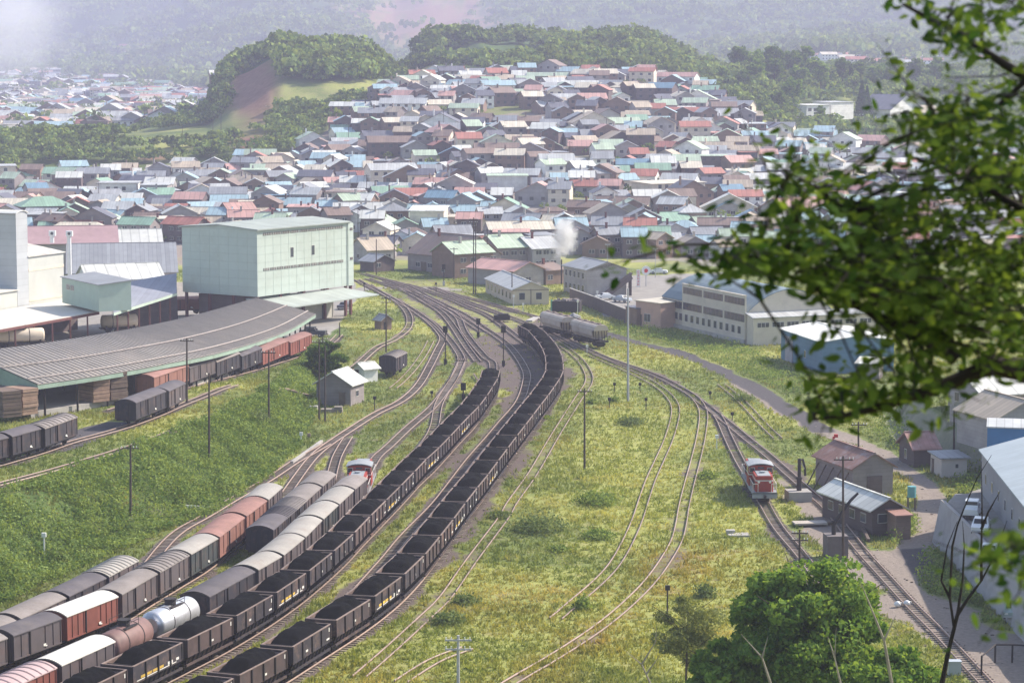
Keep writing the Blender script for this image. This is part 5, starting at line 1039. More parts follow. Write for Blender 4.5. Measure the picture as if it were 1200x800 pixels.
# ------------------------------------------------------------------ the town
RN = ['pale blue', 'pale green', 'silver white', 'light grey', 'mid grey', 'cream', 'salmon pink', 'rust red', 'brown', 'sky blue', 'dark grey', 'tan', 'green']
RW = [13, 10, 9, 15, 15, 7, 7, 7, 10, 2, 9, 8, 4]
WN = ['dark wood', 'grey plaster', 'cream', 'brown board', 'white', 'grey board']; WW = [6, 6, 4, 5, 3, 6]
def yend(u): return float(np.interp(u, [-300, 0, 200, 300, 345, 400, 450, 500, 780, 830, 880, 1000, 1500], [880, 880, 890, 890, 900, 960, 1020, 1085, 1085, 1060, 960, 935, 935]))
rh = random.Random(5); cand = []
ROADP = smooth_path([tuple(G(x, y, 560)) for x, y in [(592, 130), (606, 148), (622, 160), (640, 170), (668, 180)]], 4)
Y = 556.0
while Y < 1090:
    x0, x1 = (-170-600)/F*Y, (1370-600)/F*Y; X = x0+rh.uniform(0, 10)
    rowtilt = rh.uniform(-.05, .05)
    while X < x1:
        L = rh.choice([6, 6.5, 7.5, 8, 8.5, 9.5, 11]) if rh.random() < .93 else rh.uniform(13, 19); y = Y+rh.uniform(-5.0, 5.0)+rowtilt*X*.5
        u, v = to_px(X+L/2, y, float(H(X+L/2, y)))
        ok = y < yend(u)
        if y < 640 and u < 440: ok = False
        if y < 600 and u < 665: ok = False
        if y < 592 and u > 690: ok = False
        if y < 610 and u > 860: ok = rh.random() < .7 and ok
        if ok and y > 900 and np.hypot(ROADP[:, 0]-X-L/2, ROADP[:, 1]-y).min() < 9: ok = False
        if ok:
            D = rh.uniform(5.5, 7.8); r = math.hypot(L, D)/2
            if any((X+L/2-fx_)**2+(y+D/2-fy_)**2 < (fr_+r*.72)**2 for fx_, fy_, fr_ in FOOT0) if (FOOT0 := FOOT[:200]) else False: ok = False
        if ok and rh.random() < .95-.5*(fbm(np.array([X]), np.array([y]), 45, 3, 78)[0] > .62):
            cand.append(dict(x=X, y=y, L=L, D=D, u=u, v=v, yaw=rh.gauss(.03, .16)+rh.choice([0, 0, .3, -.3])+.25*float(fbm(np.array([X]), np.array([y]), 120, 2, 77)[0]-.5)*2, hw=rh.choice([2.9, 3.2, 3.4, 5.0, 5.4]), kind=rh.choices(['gx', 'gy', 'hip', 'flat'], [54, 32, 6, 8])[0], roof=rh.choices(RN, RW)[0], wall=rh.choices(WN, WW)[0], s=rh.random()))
        X += L+rh.uniform(.6, 3.0)
    Y += rh.uniform(8.0, 10.0)
cand.sort(key=lambda c: c['y']); NI = 262
print('houses', len(cand))
LAND = [(470, 300, 'the level crossing'), (570, 300, 'the twin poles'), (658, 290, 'the steam plume'), (745, 300, 'the round sign'), (300, 240, 'the pale green mill'), (120, 245, 'the pink-roofed hall'), (870, 290, 'the long factory'), (1000, 300, 'the blue warehouse'), (1150, 300, 'the stone bank'), (60, 220, 'the green-hipped house'), (500, 258, 'the cream panelled hall'), (795, 228, 'the long cream school'), (955, 250, 'the rust-pink warehouse'), (30, 250, 'the mill tower'), (390, 240, 'the mill roof'), (640, 250, 'the salmon-roofed house')]
usedl = {}
for n_i, c in enumerate(cand[:NI]):
    ca, sa = math.cos(c['yaw']), math.sin(c['yaw']); p0 = (c['x'], c['y']); p1 = (c['x']+ca*c['L'], c['y']+sa*c['L'])
    two = c['hw'] > 4; kd_ = c['kind']; L, D = c['L'], c['D']; rise = {'gx': D*.27, 'gy': L*.24, 'hip': min(L, D)*.28, 'flat': .35}[kd_]
    w = []; nf_ = max(2, int(L/2.9))
    for z in ((1.5,) if not two else (1.4, 4.0)): w.append(('f', L*.5-(nf_-1)*1.35, z, 1.4, 1.05, nf_, 2.7))
    if c['u'] < 520: w.append(('r', D*.5, 1.5 if not two else 4.0, 1.3, 1.0))
    if c['u'] > 680: w.append(('l', D*.5, 1.5 if not two else 4.0, 1.3, 1.0))
    lk = min(LAND, key=lambda q: (q[0]-c['u'])**2+((q[1]-c['v'])*1.5)**2)[2]
    form = {'gx': '', 'gy': 'gable-fronted ', 'hip': 'hip-roofed ', 'flat': 'flat-roofed '}[kd_]; size = 'long ' if L > 13 else ''
    base = f"{size}{form}{'two-storey' if two else 'low'} {c['wall']} house with {c['roof']} roof"
    key = base+lk; usedl[key] = usedl.get(key, 0)+1; k_ = usedl[key]
    lab = f"{base}, near {lk}" if k_ == 1 else f"{base}, {['', '', 'next uphill from', 'third uphill from', 'fourth uphill from', 'fifth uphill from'][min(k_, 5)]} {lk}"
    building('house', p0, p1, D, c['hw'], kd_, rise, wallm(c['wall']), roofm(c['roof'], 'y' if kd_ == 'gy' else 'x', rh.choice([.6, .9, 1.4])), lab, 'house', 'houses of the town', wins=w, door=('f', L*.5+(.0 if nf_ % 2 == 0 else 1.35), .9, 2.0) if rh.random() < .6 else None, chim=rh.random() < .5, ov=rh.uniform(.35, .6), found=1.5)
def house_mass(name, lst, kd='stuff'):
    "houses beyond the nearest three hundred: walls, windows and roofs of each in one sheet of town"
    b = MB()
    for c in lst:
        L, D, hw, kd_ = c['L'], c['D'], c['hw'], c['kind']; z = H(c['x']+L/2, c['y']+D/2); ca, sa = math.cos(c['yaw']), math.sin(c['yaw'])
        wi = len(RN)*2+WN.index(c['wall']); ri = RN.index(c['roof'])*2+(1 if kd_ == 'gy' else 0); pi_ = len(RN)*2+len(WN)
        def T(pts): return [(c['x']+ca*x-sa*y, c['y']+sa*x+ca*y, z+q) for x, y, q in pts]
        rise = {'gx': D*.27, 'gy': L*.24, 'hip': 1.9, 'flat': .3}[kd_]; a = .45
        if kd_ == 'gy':
            pr = [(0, -2), (L, -2), (L, hw), (L/2, hw+rise), (0, hw)]; b.raw(T([(x, 0, q) for x, q in pr]+[(x, D, q) for x, q in pr]), [(0, 1, 2, 3, 4), (1, 6, 7, 2), (5, 0, 4, 9)], wi)
            b.raw(T([(-a, -a, hw-.2), (L/2, -a, hw+rise), (L/2, D+a, hw+rise), (-a, D+a, hw-.2), (L+a, -a, hw-.2), (L+a, D+a, hw-.2)]), [(0, 1, 2, 3), (1, 4, 5, 2)], ri)
            b.raw(T([(-a, -a, hw-.35), (L/2, -a, hw+rise-.15), (L+a, -a, hw-.35), (L+a, -a, hw-.2), (L/2, -a, hw+rise), (-a, -a, hw-.2)]), [(0, 1, 4, 5), (1, 2, 3, 4)], ri)
        else:
            pr = [(0, -2), (D, -2), (D, hw), (D/2, hw+rise), (0, hw)] if kd_ != 'flat' else [(0, -2), (D, -2), (D, hw+.3), (D/2, hw+.15), (0, hw)]
            b.raw(T([(0, y, q) for y, q in pr]+[(L, y, q) for y, q in pr]), [(0, 4, 3, 2, 1), (5, 6, 7, 8, 9), (0, 5, 9, 4)], wi)
            if kd_ == 'flat': b.raw(T([(-a, -a, hw+.1), (L+a, -a, hw+.1), (L+a, D+a, hw+.4), (-a, D+a, hw+.4), (-a, -a, hw-.1), (L+a, -a, hw-.1)]), [(0, 1, 2, 3), (4, 5, 1, 0)], ri)
            else: b.raw(T([(-a, -a, hw-.2), (L+a, -a, hw-.2), (L+a, D/2, hw+rise), (-a, D/2, hw+rise), (L+a, D+a, hw-.2), (-a, D+a, hw-.2), (-a, -a, hw-.38), (L+a, -a, hw-.38)]), [(0, 1, 2, 3), (3, 2, 4, 5), (6, 7, 1, 0)], ri)
        n = max(2, int(L/3)); 
        for zz in ((1.5,) if hw < 4 else (1.4, 4.0)):
            for i in range(n):
                x = L*(i+.5)/n; b.raw(T([(x-.6, -.04, zz-.5), (x+.6, -.04, zz-.5), (x+.6, -.04, zz+.5), (x-.6, -.04, zz+.5)]), [(0, 1, 2, 3)], pi_)
        if c['s'] < .3: b.raw(T([(x, y, q) for q in (hw, hw+rise+1.2) for x, y in ((L*.3, D*.4), (L*.3+.5, D*.4), (L*.3+.5, D*.4+.5), (L*.3, D*.4+.5))]), [(4, 5, 6, 7), (0, 1, 5, 4), (1, 2, 6, 5), (3, 0, 4, 7)], wi)
    ms = []
    for r in RN: ms += [roofm(r, 'x', .9), roofm(r, 'y', .9)]
    ms += [wallm(w) for w in WN]+[m_pane]
    return tag(b.build(name, ms), kind=kd)
house_mass('upper_town_houses', cand[NI:])
far = []
for _ in range(9000):
    if len(far) > 3000: break
    u = rh.uniform(-120, 275); Y = rh.choice([rh.uniform(1250, 2400), rh.uniform(1250, 4200)]); 
    if fbm(np.array([u*3.0]), np.array([Y]), 140, 3, 8)[0] < .34: continue
    if Y > 2900+ (130-u)*6: continue
    far.append(dict(x=(u-600)/F*Y, y=Y, L=rh.uniform(9, 20), D=rh.uniform(7, 10), u=u, v=0, yaw=rh.gauss(0, .2), hw=rh.choice([3, 3.2, 5.2]), kind=rh.choices(['gx', 'gy', 'flat'], [70, 22, 8])[0], roof=rh.choices(RN, RW)[0], wall=rh.choices(WN, WW)[0], s=rh.random()))
for _ in range(260):
    u = rh.choice([rh.gauss(800, 25), rh.uniform(770, 1150), rh.gauss(970, 30)]); Y = rh.gauss(2500, 260)
    far.append(dict(x=(u-600)/F*Y, y=Y, L=rh.uniform(8, 18), D=8, u=u, v=0, yaw=rh.gauss(0, .2), hw=rh.choice([3, 5.2]), kind='gx', roof=rh.choice(['light grey', 'cream', 'silver white', 'rust red', 'salmon pink']), wall=rh.choice(['white', 'cream', 'grey plaster']), s=.9))
house_mass('distant_town_houses', far)
# buildings one can tell apart on the far slopes
building('town_hall', G(945, 141, 900), G(972, 141, 900), 10, 6.5, 'flat', .3, wallm('white'), roofm('silver white'), 'white two-storey building among the trees below the wooded grove', 'building', wins=[('f', 2, 1.7, 2, 1.4, 3, 3.2), ('f', 2, 4.6, 2, 1.4, 3, 3.2)], found=3)
building('town_hall', G(974, 140, 900), G(1000, 140, 900), 10, 7.5, 'flat', .3, wallm('white'), roofm('light grey'), 'pale blank-walled wing beside the white building in the trees', 'building', found=3)
building('temple', G(1043, 142, 900), G(1078, 142, 900), 16, 6, 'gy', 6, wallm('white'), roofm('dark grey', 'y'), 'temple with dark steep roof and white timbered gable on the far slope', 'temple', found=3, ov=1.2)
building('storehouse', G(1080, 142, 900), G(1102, 142, 900), 10, 4, 'gx', 3, wallm('white'), roofm('tan'), 'white-walled annex with tan roof beside the temple', 'building', found=3)
building('farmhouse', G(418, 59, 1090), G(440, 58, 1090), 9, 3.5, 'gx', 1.8, wallm('white'), roofm('silver white'), 'lone white-roofed house in the saddle between the two green hills', 'house', found=4)
building('town_house', G(137, 62, 1300), G(166, 62, 1300), 16, 8, 'gx', 6, wallm('cream'), roofm('rust red'), 'far red-roofed hall standing above the left-hand town', 'hall', found=4)
# ------------------------------------------------------------------ vegetation
def leaf_quads(c, size, nrm=None, r=None, asp=.6, bend=.25):
    "n leaves as two-triangle folded quads; c (n,3), size (n,)"
    r = r or rng; n = len(c); a = r.normal(size=(n, 3)); a /= np.linalg.norm(a, axis=1)[:, None]
    b = r.normal(size=(n, 3)) if nrm is None else nrm; b = np.cross(a, b); b /= np.linalg.norm(b, axis=1)[:, None]+1e-9; s = np.asarray(size)[:, None]
    V = np.stack([c-a*s*.5, c+b*s*asp*.5, c+a*s*.5, c-b*s*asp*.5], 1); V[:, 1:4:2, 2] += (bend*s*.3)
    return V.reshape(-1, 3), np.arange(4*n).reshape(n, 4)
lm_dark = leafmat('foliage_dark', (.025, .055, .018), (.07, .12, .035), .3); lm_mid = leafmat('foliage_mid', (.045, .10, .028), (.15, .23, .06), .4)
lm_far = leafmat('foliage_far', (.07, .13, .04), (.21, .28, .09), .25, attr='tone'); lm_grass = leafmat('grass_blades', (.11, .155, .045), (.27, .30, .11), .35, attr='tone')
lm_bank = leafmat('bank_leaves', (.08, .145, .035), (.29, .37, .12), .35); lm_fresh = leafmat('foliage_fresh', (.024, .060, .020), (.115, .175, .042), .5)
lm_sun = leafmat('foliage_sunny', (.07, .15, .035), (.23, .34, .08), .4)
m_bark = mat('bark', (.075, .055, .045), .9, .25, 2.0, bump=.5); m_barkd = mat('bark_dark', (.028, .02, .018), .9, .2, 2.0); m_barkp = mat('bark_pale', (.30, .26, .22), .9, .2, 2.0)
def crown_pts(n, rx, ry, rz, nl=14, seed=0):
    "leaf positions in lobed clumps through an uneven crown, centred"
    r = np.random.default_rng(seed); L_ = r.normal(size=(nl, 3)); L_ /= np.linalg.norm(L_, axis=1)[:, None]; L_ *= (.78*r.random((nl, 1))**.4); L_[:, 2] = L_[:, 2]*.95+.05
    rad = r.uniform(.12, .27, nl); k = r.integers(0, nl, n); d = r.normal(size=(n, 3)); d /= np.linalg.norm(d, axis=1)[:, None]
    p = L_[k]+d*np.array([1, 1, .62])*rad[k][:, None]*r.uniform(.5, 1.1, (n, 1))**.6; return p*np.array([rx, ry, rz]), d
def tree(name, loc, h, rx, rz, nleaf, ls, lmat, label, cat='tree', group=None, seed=0, trunkr=.16, bark=None, nl=14, low=.35):
    t = thing(name, loc, 0, label, cat, group); r = random.Random(seed); zc = h-rz*.9
    p, d = crown_pts(nleaf, rx, rx*.95, rz, nl, seed); p[:, 2] += zc; V, Fc = leaf_quads(p, np.random.default_rng(seed).uniform(.7, 1.3, nleaf)*ls, d+np.random.default_rng(seed+1).normal(size=(nleaf, 3))*.6)
    np_mesh('crown', V, Fc, lmat, parent=t)
    b = MB(); b.tube([(0, 0, -.4), (.05*h*.1, 0, h*.25), (.1, .05, zc), (.15, 0, zc+rz*.5)], [trunkr*1.3, trunkr, trunkr*.7, trunkr*.25], 8, 0)
    for i in range(9):
        a = r.uniform(0, 2*PI); z0 = r.uniform(h*low, zc+.2*rz); e = Vector((math.cos(a)*rx*.75, math.sin(a)*rx*.75, z0+rz*r.uniform(.25, .8))); s_ = Vector((.1, 0, z0)); b.tube([s_, s_.lerp(e, .5)+Vector((0, 0, .1*rz)), e], [trunkr*.45, trunkr*.3, .02], 5, 0)
    b.build('trunk', [bark or m_bark], t); return t
BUSHL = ['widest dusty bush on the open grass below the lone pole', 'broad pale bush upper right of the widest dusty bush', 'small bush between the longer coal train and the widest bush', 'small rounded bush near the lower end of the faint branch track', 'dusty bush in front of the tall floodlight mast', 'tiny bush just beside the longer coal train curve below the mast', 'small bush in the grass beside the thin dark marker post', 'low bush directly below the broad pale bush', 'small bush beside the weedy siding near its lower end', 'tiny bush beside the stakes around the floodlight mast', 'yellow-green bush on the leafy bank near the paired poles', 'knee-high bush below the widest dusty bush', 'yellow-green bush near the bottom end of the weedy siding', 'small bush on the grass between yard track and locomotive', 'yellow-green bush beside the short stub track near the dark road', 'tiny low bush right of the lone pole on the grass']
# round bush tree by the grey shed, and near trees at the bottom
q = G(382, 446, 300); tree('round_tree', (q.x, q.y, q.z), 6.6, 3.7, 3.6, 8000, .42, lm_mid, 'dense round dark-green tree beside the grey weatherboard shed', seed=3, nl=50)
X0 = (952-600)/F*150; tree('broadleaf_tree', (X0, 150, H(X0, 150)), 17.4, 6.6, 6.2, 42000, .40, lm_sun, 'large leafy tree with dark trunk rising at the bottom near the rails', seed=5, nl=130, trunkr=.24)
X0 = (1055-600)/F*142; tree('broadleaf_tree', (X0, 142, H(X0, 142)), 13.4, 4.6, 4.4, 16000, .4, lm_sun, 'smaller leafy tree leaning against the large leafy tree', seed=8, nl=70)
X0 = (860-600)/F*148; tree('broadleaf_tree', (X0, 148, H(X0, 148)), 12.6, 3.4, 3.6, 9000, .4, lm_sun, 'low leafy tree on the dirt-free side of the large leafy tree', seed=9, nl=60)
X0 = (808-600)/F*176; tree('willow', (X0, 176, H(X0, 176)), 9.5, 3.4, 4.0, 10000, .2, leafmat('willow_leaf', (.12, .15, .06), (.28, .31, .13), .35), 'sparse pale-green willow in front of the wide leafy tree', 'tree', seed=12, nl=48, trunkr=.09)
for i, (x, y, w_, h_) in enumerate([(630, 622, 3.2, 1.5), (700, 590, 2.6, 1.3), (585, 606, 1.2, .6), (683, 713, .9, 1.1), (740, 497, 2.0, 1.0), (694, 473, .7, .6), (826, 700, .9, 1.3), (700, 630, 1.7, .8), (545, 707, 1.2, .8), (720, 470, .7, .6), (300, 520, 1.6, 1.2), (655, 645, 1.0, .5), (525, 730, 1.4, .9), (830, 560, 1.2, .7), (870, 470, 1.6, .9), (640, 490, .8, .4)]):
    q = P(x, y); n = int(800*w_); r_ = np.random.default_rng(i+50); p = r_.normal(size=(n, 3))*(w_*.42, w_*.5, h_*.3)+(0, 0, h_*.35); p[:, 2] = np.abs(p[:, 2])
    V, Fc = leaf_quads(p, r_.uniform(.15, .38, n)); t = np_mesh('bush', V, Fc, lm_bank if i % 2 else leafmat('bush_leaf%d' % i, (.08, .13, .05), (.22, .27, .12), .3)); t.location = (q.x, q.y, H(q.x, q.y))
    tag(t, BUSHL[i], 'bush', 'bushes in the yard')
# grass tufts over the yard --------------------------------------------
Gx = []; rg = np.random.default_rng(4)
def msk(X, Y, A):
    i = np.clip(np.searchsorted(yy, Y)-1, 0, ng-1); k = X/(Y+70); j = np.clip(np.searchsorted(kk, k)-1, 0, mg-1); return A[i, j]
n = 190000; Yq = 165+rg.random(n)**1.25*400; uq = rg.uniform(-60, 1260, n); Xq = (uq-600)/F*Yq
keep = (msk(Xq, Yq, bal) < .42+.4*(rg.random(n) < .12)) & (msk(Xq, Yq, pave) < .3) & (msk(Xq, Yq, dark) < .4) & (msk(Xq, Yq, dirt) < .45) & ((msk(Xq, Yq, dist) > 1.25) | ((msk(Xq, Yq, ww) > .45) & (rg.random(n) < .8)))
inb = np.array([False]*n); keep &= ~((msk(Xq, Yq, bank) > .5) & (rg.random(n) < .5))
Xq, Yq = Xq[keep], Yq[keep]; n = len(Xq); Zq = terr(Xq, Yq); nbld = 4
ht = rg.uniform(.10, .42, n)*(.5+fbm(Xq, Yq, 9, 3, 66)*1.1); yq, rq, lq = msk(Xq, Yq, yel), msk(Xq, Yq, red), fbm(Xq, Yq, 12, 3, 88)
base = np.stack([Xq, Yq, Zq], 1)[:, None, :]+np.concatenate([rg.normal(0, .16, (n, nbld, 2)), np.zeros((n, nbld, 1))], 2); a = rg.uniform(0, 2*PI, (n, nbld)); wv = np.stack([np.cos(a), np.sin(a), 0*a], -1)*(.05+.05*rg.random((n, nbld, 1)))
tip = base+np.concatenate([rg.normal(0, .16, (n, nbld, 2)), ht[:, None, None]*np.ones((n, nbld, 1))], 2)
V = np.stack([base-wv, base+wv, tip], 2).reshape(-1, 3); Fc = np.arange(len(V)).reshape(-1, 3)
tone = np.stack([.75+.75*yq+.9*rq+.5*(lq > .6), .85+.55*yq-.15*rq+.3*(lq > .6), .9+.2*yq+.5*(lq > .6), np.ones(n)], 1); tone[:, :3] *= rg.uniform(.86, 1.12, (n, 1)); tone = np.repeat(tone, nbld*3, 0)
tag(np_mesh('grass', V, Fc, lm_grass, colors={'tone': tone}), kind='stuff')
# leafy weeds on the banks
n = 170000; Yq = rg.uniform(205, 600, n); xb_ = np.interp(Yq, BB[:, 0], BB[:, 1]); xt_ = np.interp(Yq, BT[:, 0], BT[:, 1]); Xq = xt_-1+(xb_-xt_+2.5)*rg.random(n)
k = (Yq < 400) & (fbm(Xq, Yq, 8, 4, 31)+rg.uniform(-.16, .16, n) > .36+.22*sm((Yq-330)/80)) & (to_px(Xq, Yq, 3)[0] > -60); 
Xb2, Yb2 = Xq[k], Yq[k]
u2 = rg.uniform(640, 960, 26000); v2 = rg.uniform(352, 462, 26000); c_w = np.array([(672, 378), (730, 384), (775, 386), (873, 408), (912, 425), (960, 452), (1000, 470), (960, 480), (900, 452), (840, 425), (780, 405), (700, 388)], float)
kk2 = poly_sd(u2, v2, c_w) > 0; w3 = [P(a_, b_) for a_, b_ in zip(u2[kk2], v2[kk2])]
u4 = rg.uniform(980, 1200, 26000); v4 = rg.uniform(430, 800, 26000); X4 = np.array([P(a_, b_)[:2] for a_, b_ in zip(u4, v4)]); sd4 = poly_sd(X4[:, 0], X4[:, 1], RP); k4 = np.where(X4[:, 1] < 246, (sd4 < -1.6) & (sd4 > -5), np.abs(sd4+2.0) < 2.4) & (msk(X4[:, 0], X4[:, 1], dirt) < .5)
Xw = np.concatenate([Xb2, [p.x for p in w3], X4[k4, 0]]); Yw = np.concatenate([Yb2, [p.y for p in w3], X4[k4, 1]]); Zw = terr(Xw, Yw)
nl_ = 3; c = np.stack([Xw, Yw, Zw], 1)[:, None, :]+rg.normal(0, .3, (len(Xw), nl_, 3))*(1, 1, .6)+(0, 0, .3); c[..., 2] += (sm((fbm(Xw, Yw, 5, 3, 91)-.5)/.2)*1.0)[:, None]*rg.random((len(Xw), nl_)); c = c.reshape(-1, 3); V, Fc = leaf_quads(c, rg.uniform(.14, .42, len(c)), rg.normal(size=(len(c), 3))*.5+(0, 0, 1))
tag(np_mesh('undergrowth', V, Fc, lm_bank), kind='stuff'); print('weeds', len(c))
# far woods: every crown a lobed clump of leaf sprays --------------------
def woods(name, X, Y, R, per, ls, mt, tonef=None, zsq=.8, seed=1):
    r = np.random.default_rng(seed); n = len(X); Z = terr(X, Y); d = r.normal(size=(n, per, 3)); d /= np.linalg.norm(d, axis=2)[..., None]; d[..., 2] = np.abs(d[..., 2])*1.1-.15
    lob = r.uniform(.7, 1.15, (n, per, 1)); c = np.stack([X, Y, Z+R*.85], 1)[:, None, :]+d*R[:, None, None]*lob*np.array([1, 1, zsq])
    V, Fc = leaf_quads(c.reshape(-1, 3), (np.repeat(R, per)*r.uniform(.7, 1.3, n*per)*ls), d.reshape(-1, 3)+r.normal(size=(n*per, 3))*.5, asp=.8)
    # seat the leaf roughly tangent to the crown
    tn = r.uniform(.6, 1.45, (n, 3))*np.array([1, 1, 1]); tn[:, :] = tn[:, :1]*np.array([1.05, 1, .9]); tn = np.repeat(tn, per*4, 0); col = np.c_[tn, np.ones(len(tn))]
    # solid leafy core so the ground does not show through
    return tag(np_mesh(name, V, Fc, mt, colors={'tone': col}), kind='stuff')
def scatter(n, u0, u1, y0, y1, cond, seed, pw=1.0):
    r = np.random.default_rng(seed); u = r.uniform(u0, u1, n); Yq = y0+(y1-y0)*r.random(n)**pw; Xq = (u-600)/F*Yq; Zq = terr(Xq, Yq); uu, vv = to_px(Xq, Yq, Zq); k = cond(uu, vv, Xq, Yq); return Xq[k], Yq[k]
s_at = lambda X, Y: msk(X, Y, soil)
X1, Y1 = scatter(9000, 240, 900, 1095, 1420, lambda u, v, X, Y: (s_at(X, Y) < .3) & ((u > 440) | (Y > 1010)) & ~((u < 560) & (u > 325) & (Y < 1150)) & (fbm(X, Y, 60, 3, 14) > .40), 1)
X2, Y2 = scatter(3500, 225, 470, 1000, 1180, lambda u, v, X, Y: (s_at(X, Y) < .25) & (v < 125) & ((v < 96) | (u < 330)) & (fbm(X, Y, 40, 3, 15) > .42), 2)
woods('hill_woods', np.concatenate([X1, X2]), np.concatenate([Y1, Y2]), 1.3+4.2*rg.random(len(X1)+len(X2))**2, 44, .55, lm_far, seed=3)
X3, Y3 = scatter(6000, -150, 470, 890, 1230, lambda u, v, X, Y: (fbm(X, Y, 45, 3, 16) > .50-.10*(u > 300)) & (s_at(X, Y) < .3) & ((Y > yend_np(u)+12)) & (v > 118) & ~((v > 178) & (v < 186) & (u > 110) & (u < 230)), 4) if (yend_np := lambda u: np.interp(u, [-300, 0, 200, 300, 345, 400, 450, 500, 780, 830, 880, 1000, 1500], [880, 880, 890, 890, 900, 960, 1020, 1085, 1085, 1060, 960, 935, 935])) is not None else None
woods('terrace_scrub', X3, Y3, rg.uniform(1.5, 3.4, len(X3)), 40, .55, lm_far, seed=5)
X4_, Y4_ = scatter(4200, 830, 1500, 960, 1500, lambda u, v, X, Y: (Y > yend_np(u)+15) & (fbm(X, Y, 50, 3, 17) > .34) & ~((u > 935) & (u < 1110) & (v > 124) & (v < 150)), 6)
woods('slope_scrub', X4_, Y4_, rg.uniform(2.0, 4.5, len(X4_)), 44, .5, lm_far, seed=7)
X5, Y5 = scatter(26000, -220, 1450, 1450, 6200, lambda u, v, X, Y: (s_at(X, Y) < .35) & (Y > np.where(u < 300, 2950+(130-np.clip(u, -100, 300))*6, 2200)) & ((fbm(X, Y, 260, 3, 18) > .33) | (Y > 3200)), 8, .8)
woods('mountain_forest', X5, Y5, rg.uniform(6, 13, len(X5)), 18, .7, lm_far, zsq=.7, seed=9)
X6, Y6 = scatter(1500, -200, 300, 1250, 3600, lambda u, v, X, Y: (fbm(X, Y, 160, 3, 19) > .50), 10); woods('town_greenery', X6, Y6, rg.uniform(3, 6, len(X6)), 22, .6, lm_far, seed=11)
X7, Y7 = scatter(1500, -150, 1350, 590, 1080, lambda u, v, X, Y: (Y < yend_np(u)) & ((Y > 640) | (u > 430)) & (fbm(X, Y, 40, 3, 20) > .52), 12); woods('garden_greenery', X7, Y7, rg.uniform(1.0, 2.2, len(X7)), 40, .5, lm_far, seed=13)
# trees one can tell apart: the grove above the temple ---------------------
rt = random.Random(3); protos = []
for i in range(4):
    nleaf = 2600; t = tree('grove_tree', (0, -500, 0), 17, 6.0, 7.5, nleaf, 1.15, lm_sun if i % 2 else lm_mid, 'x', 'tree', seed=60+i, nl=46, trunkr=.3); KIDS[t] = list(t.children); protos.append(t)
conif = thing('conifer', (0, -500, 0), 0, 'x', 'tree'); r_ = np.random.default_rng(9); n = 2200; hgt = r_.random(n)**.8; ang = r_.uniform(0, 2*PI, n); rr = (1-hgt)*3.6*r_.uniform(.5, 1.05, n)+.1; p = np.stack([np.cos(ang)*rr, np.sin(ang)*rr, 1.5+hgt*14], 1)
V, Fc = leaf_quads(p, r_.uniform(.6, 1.1, n), np.stack([np.cos(ang), np.sin(ang), .6+0*ang], 1)); np_mesh('crown', V, Fc, lm_dark, parent=conif); b = MB(); b.cyl((0, 0, -1), (0, 0, 14), .3, 8, 0, r2=.05); b.build('trunk', [m_bark], conif); KIDS[conif] = list(conif.children)
specs = [(865, 112, 1180, 1.15, 0), (880, 96, 1200, 1.25, 1), (902, 92, 1210, 1.45, 2), (925, 96, 1215, 1.35, 0), (940, 82, 1230, 1.2, 3), (955, 110, 1200, 1.1, 1), (885, 125, 1120, .95, 3), (905, 122, 1130, 1.05, 0), (870, 132, 1090, .8, 2), (935, 120, 1140, .9, 1), (960, 120, 1150, .8, 3), (985, 112, 1180, .9, 0), (1005, 105, 1200, .85, 2), (1025, 100, 1220, .95, 1), (1045, 98, 1240, 1.0, 3), (1020, 118, 1150, .6, 0), (927, 150, 1040, 1.0, 1), (910, 158, 1010, .7, 0), (1040, 122, 1170, .8, 2), (1070, 105, 1230, 1.0, 0), (1095, 110, 1200, 1.1, 3), (1120, 120, 1160, 1.0, 1), (845, 128, 1110, .7, 3), (1060, 158, 1030, .55, 2), (1110, 158, 1030, .6, 0), (960, 160, 1010, .5, 3)]
desc = ['spreading', 'tall full', 'broad-topped', 'lop-sided']; wh = {0: 'above the end of the terraced town', 1: 'in the grove behind the white building', 2: 'between the white building and the temple', 3: 'beside the temple roof'}
names = {}
for i, (x, y, Yt, s_, k_) in enumerate(sorted(specs)):
    Xt = (x-600)/F*Yt; o = put(protos[k_], (Xt, Yt), rt.uniform(0, 6), H(Xt, Yt)-.5); o.scale = (s_, s_, s_)
    tag(o, f"{desc[k_]} {'large' if s_ > 1 else 'middling' if s_ > .7 else 'small'} green tree, {ordw(i+1)} from the town side in the hillside grove", 'tree', 'trees of the hillside grove')
for i, (x, Yt, s_) in enumerate([(1008, 1050, 1.1), (1014, 1065, .9), (1060, 1120, .6), (995, 1180, .8)]):
    Xt = (x-600)/F*Yt; o = put(conif, (Xt, Yt), i, H(Xt, Yt)-.5); o.scale = (s_, s_, s_); tag(o, f"{['tallest', 'second', 'short', 'distant'][i]} pointed dark conifer {['right beside the pale blank-walled wing', 'just behind the tallest conifer', 'at the foot of the temple', 'rising in the grove above the white building'][i]}", 'tree', 'conifers near the temple')
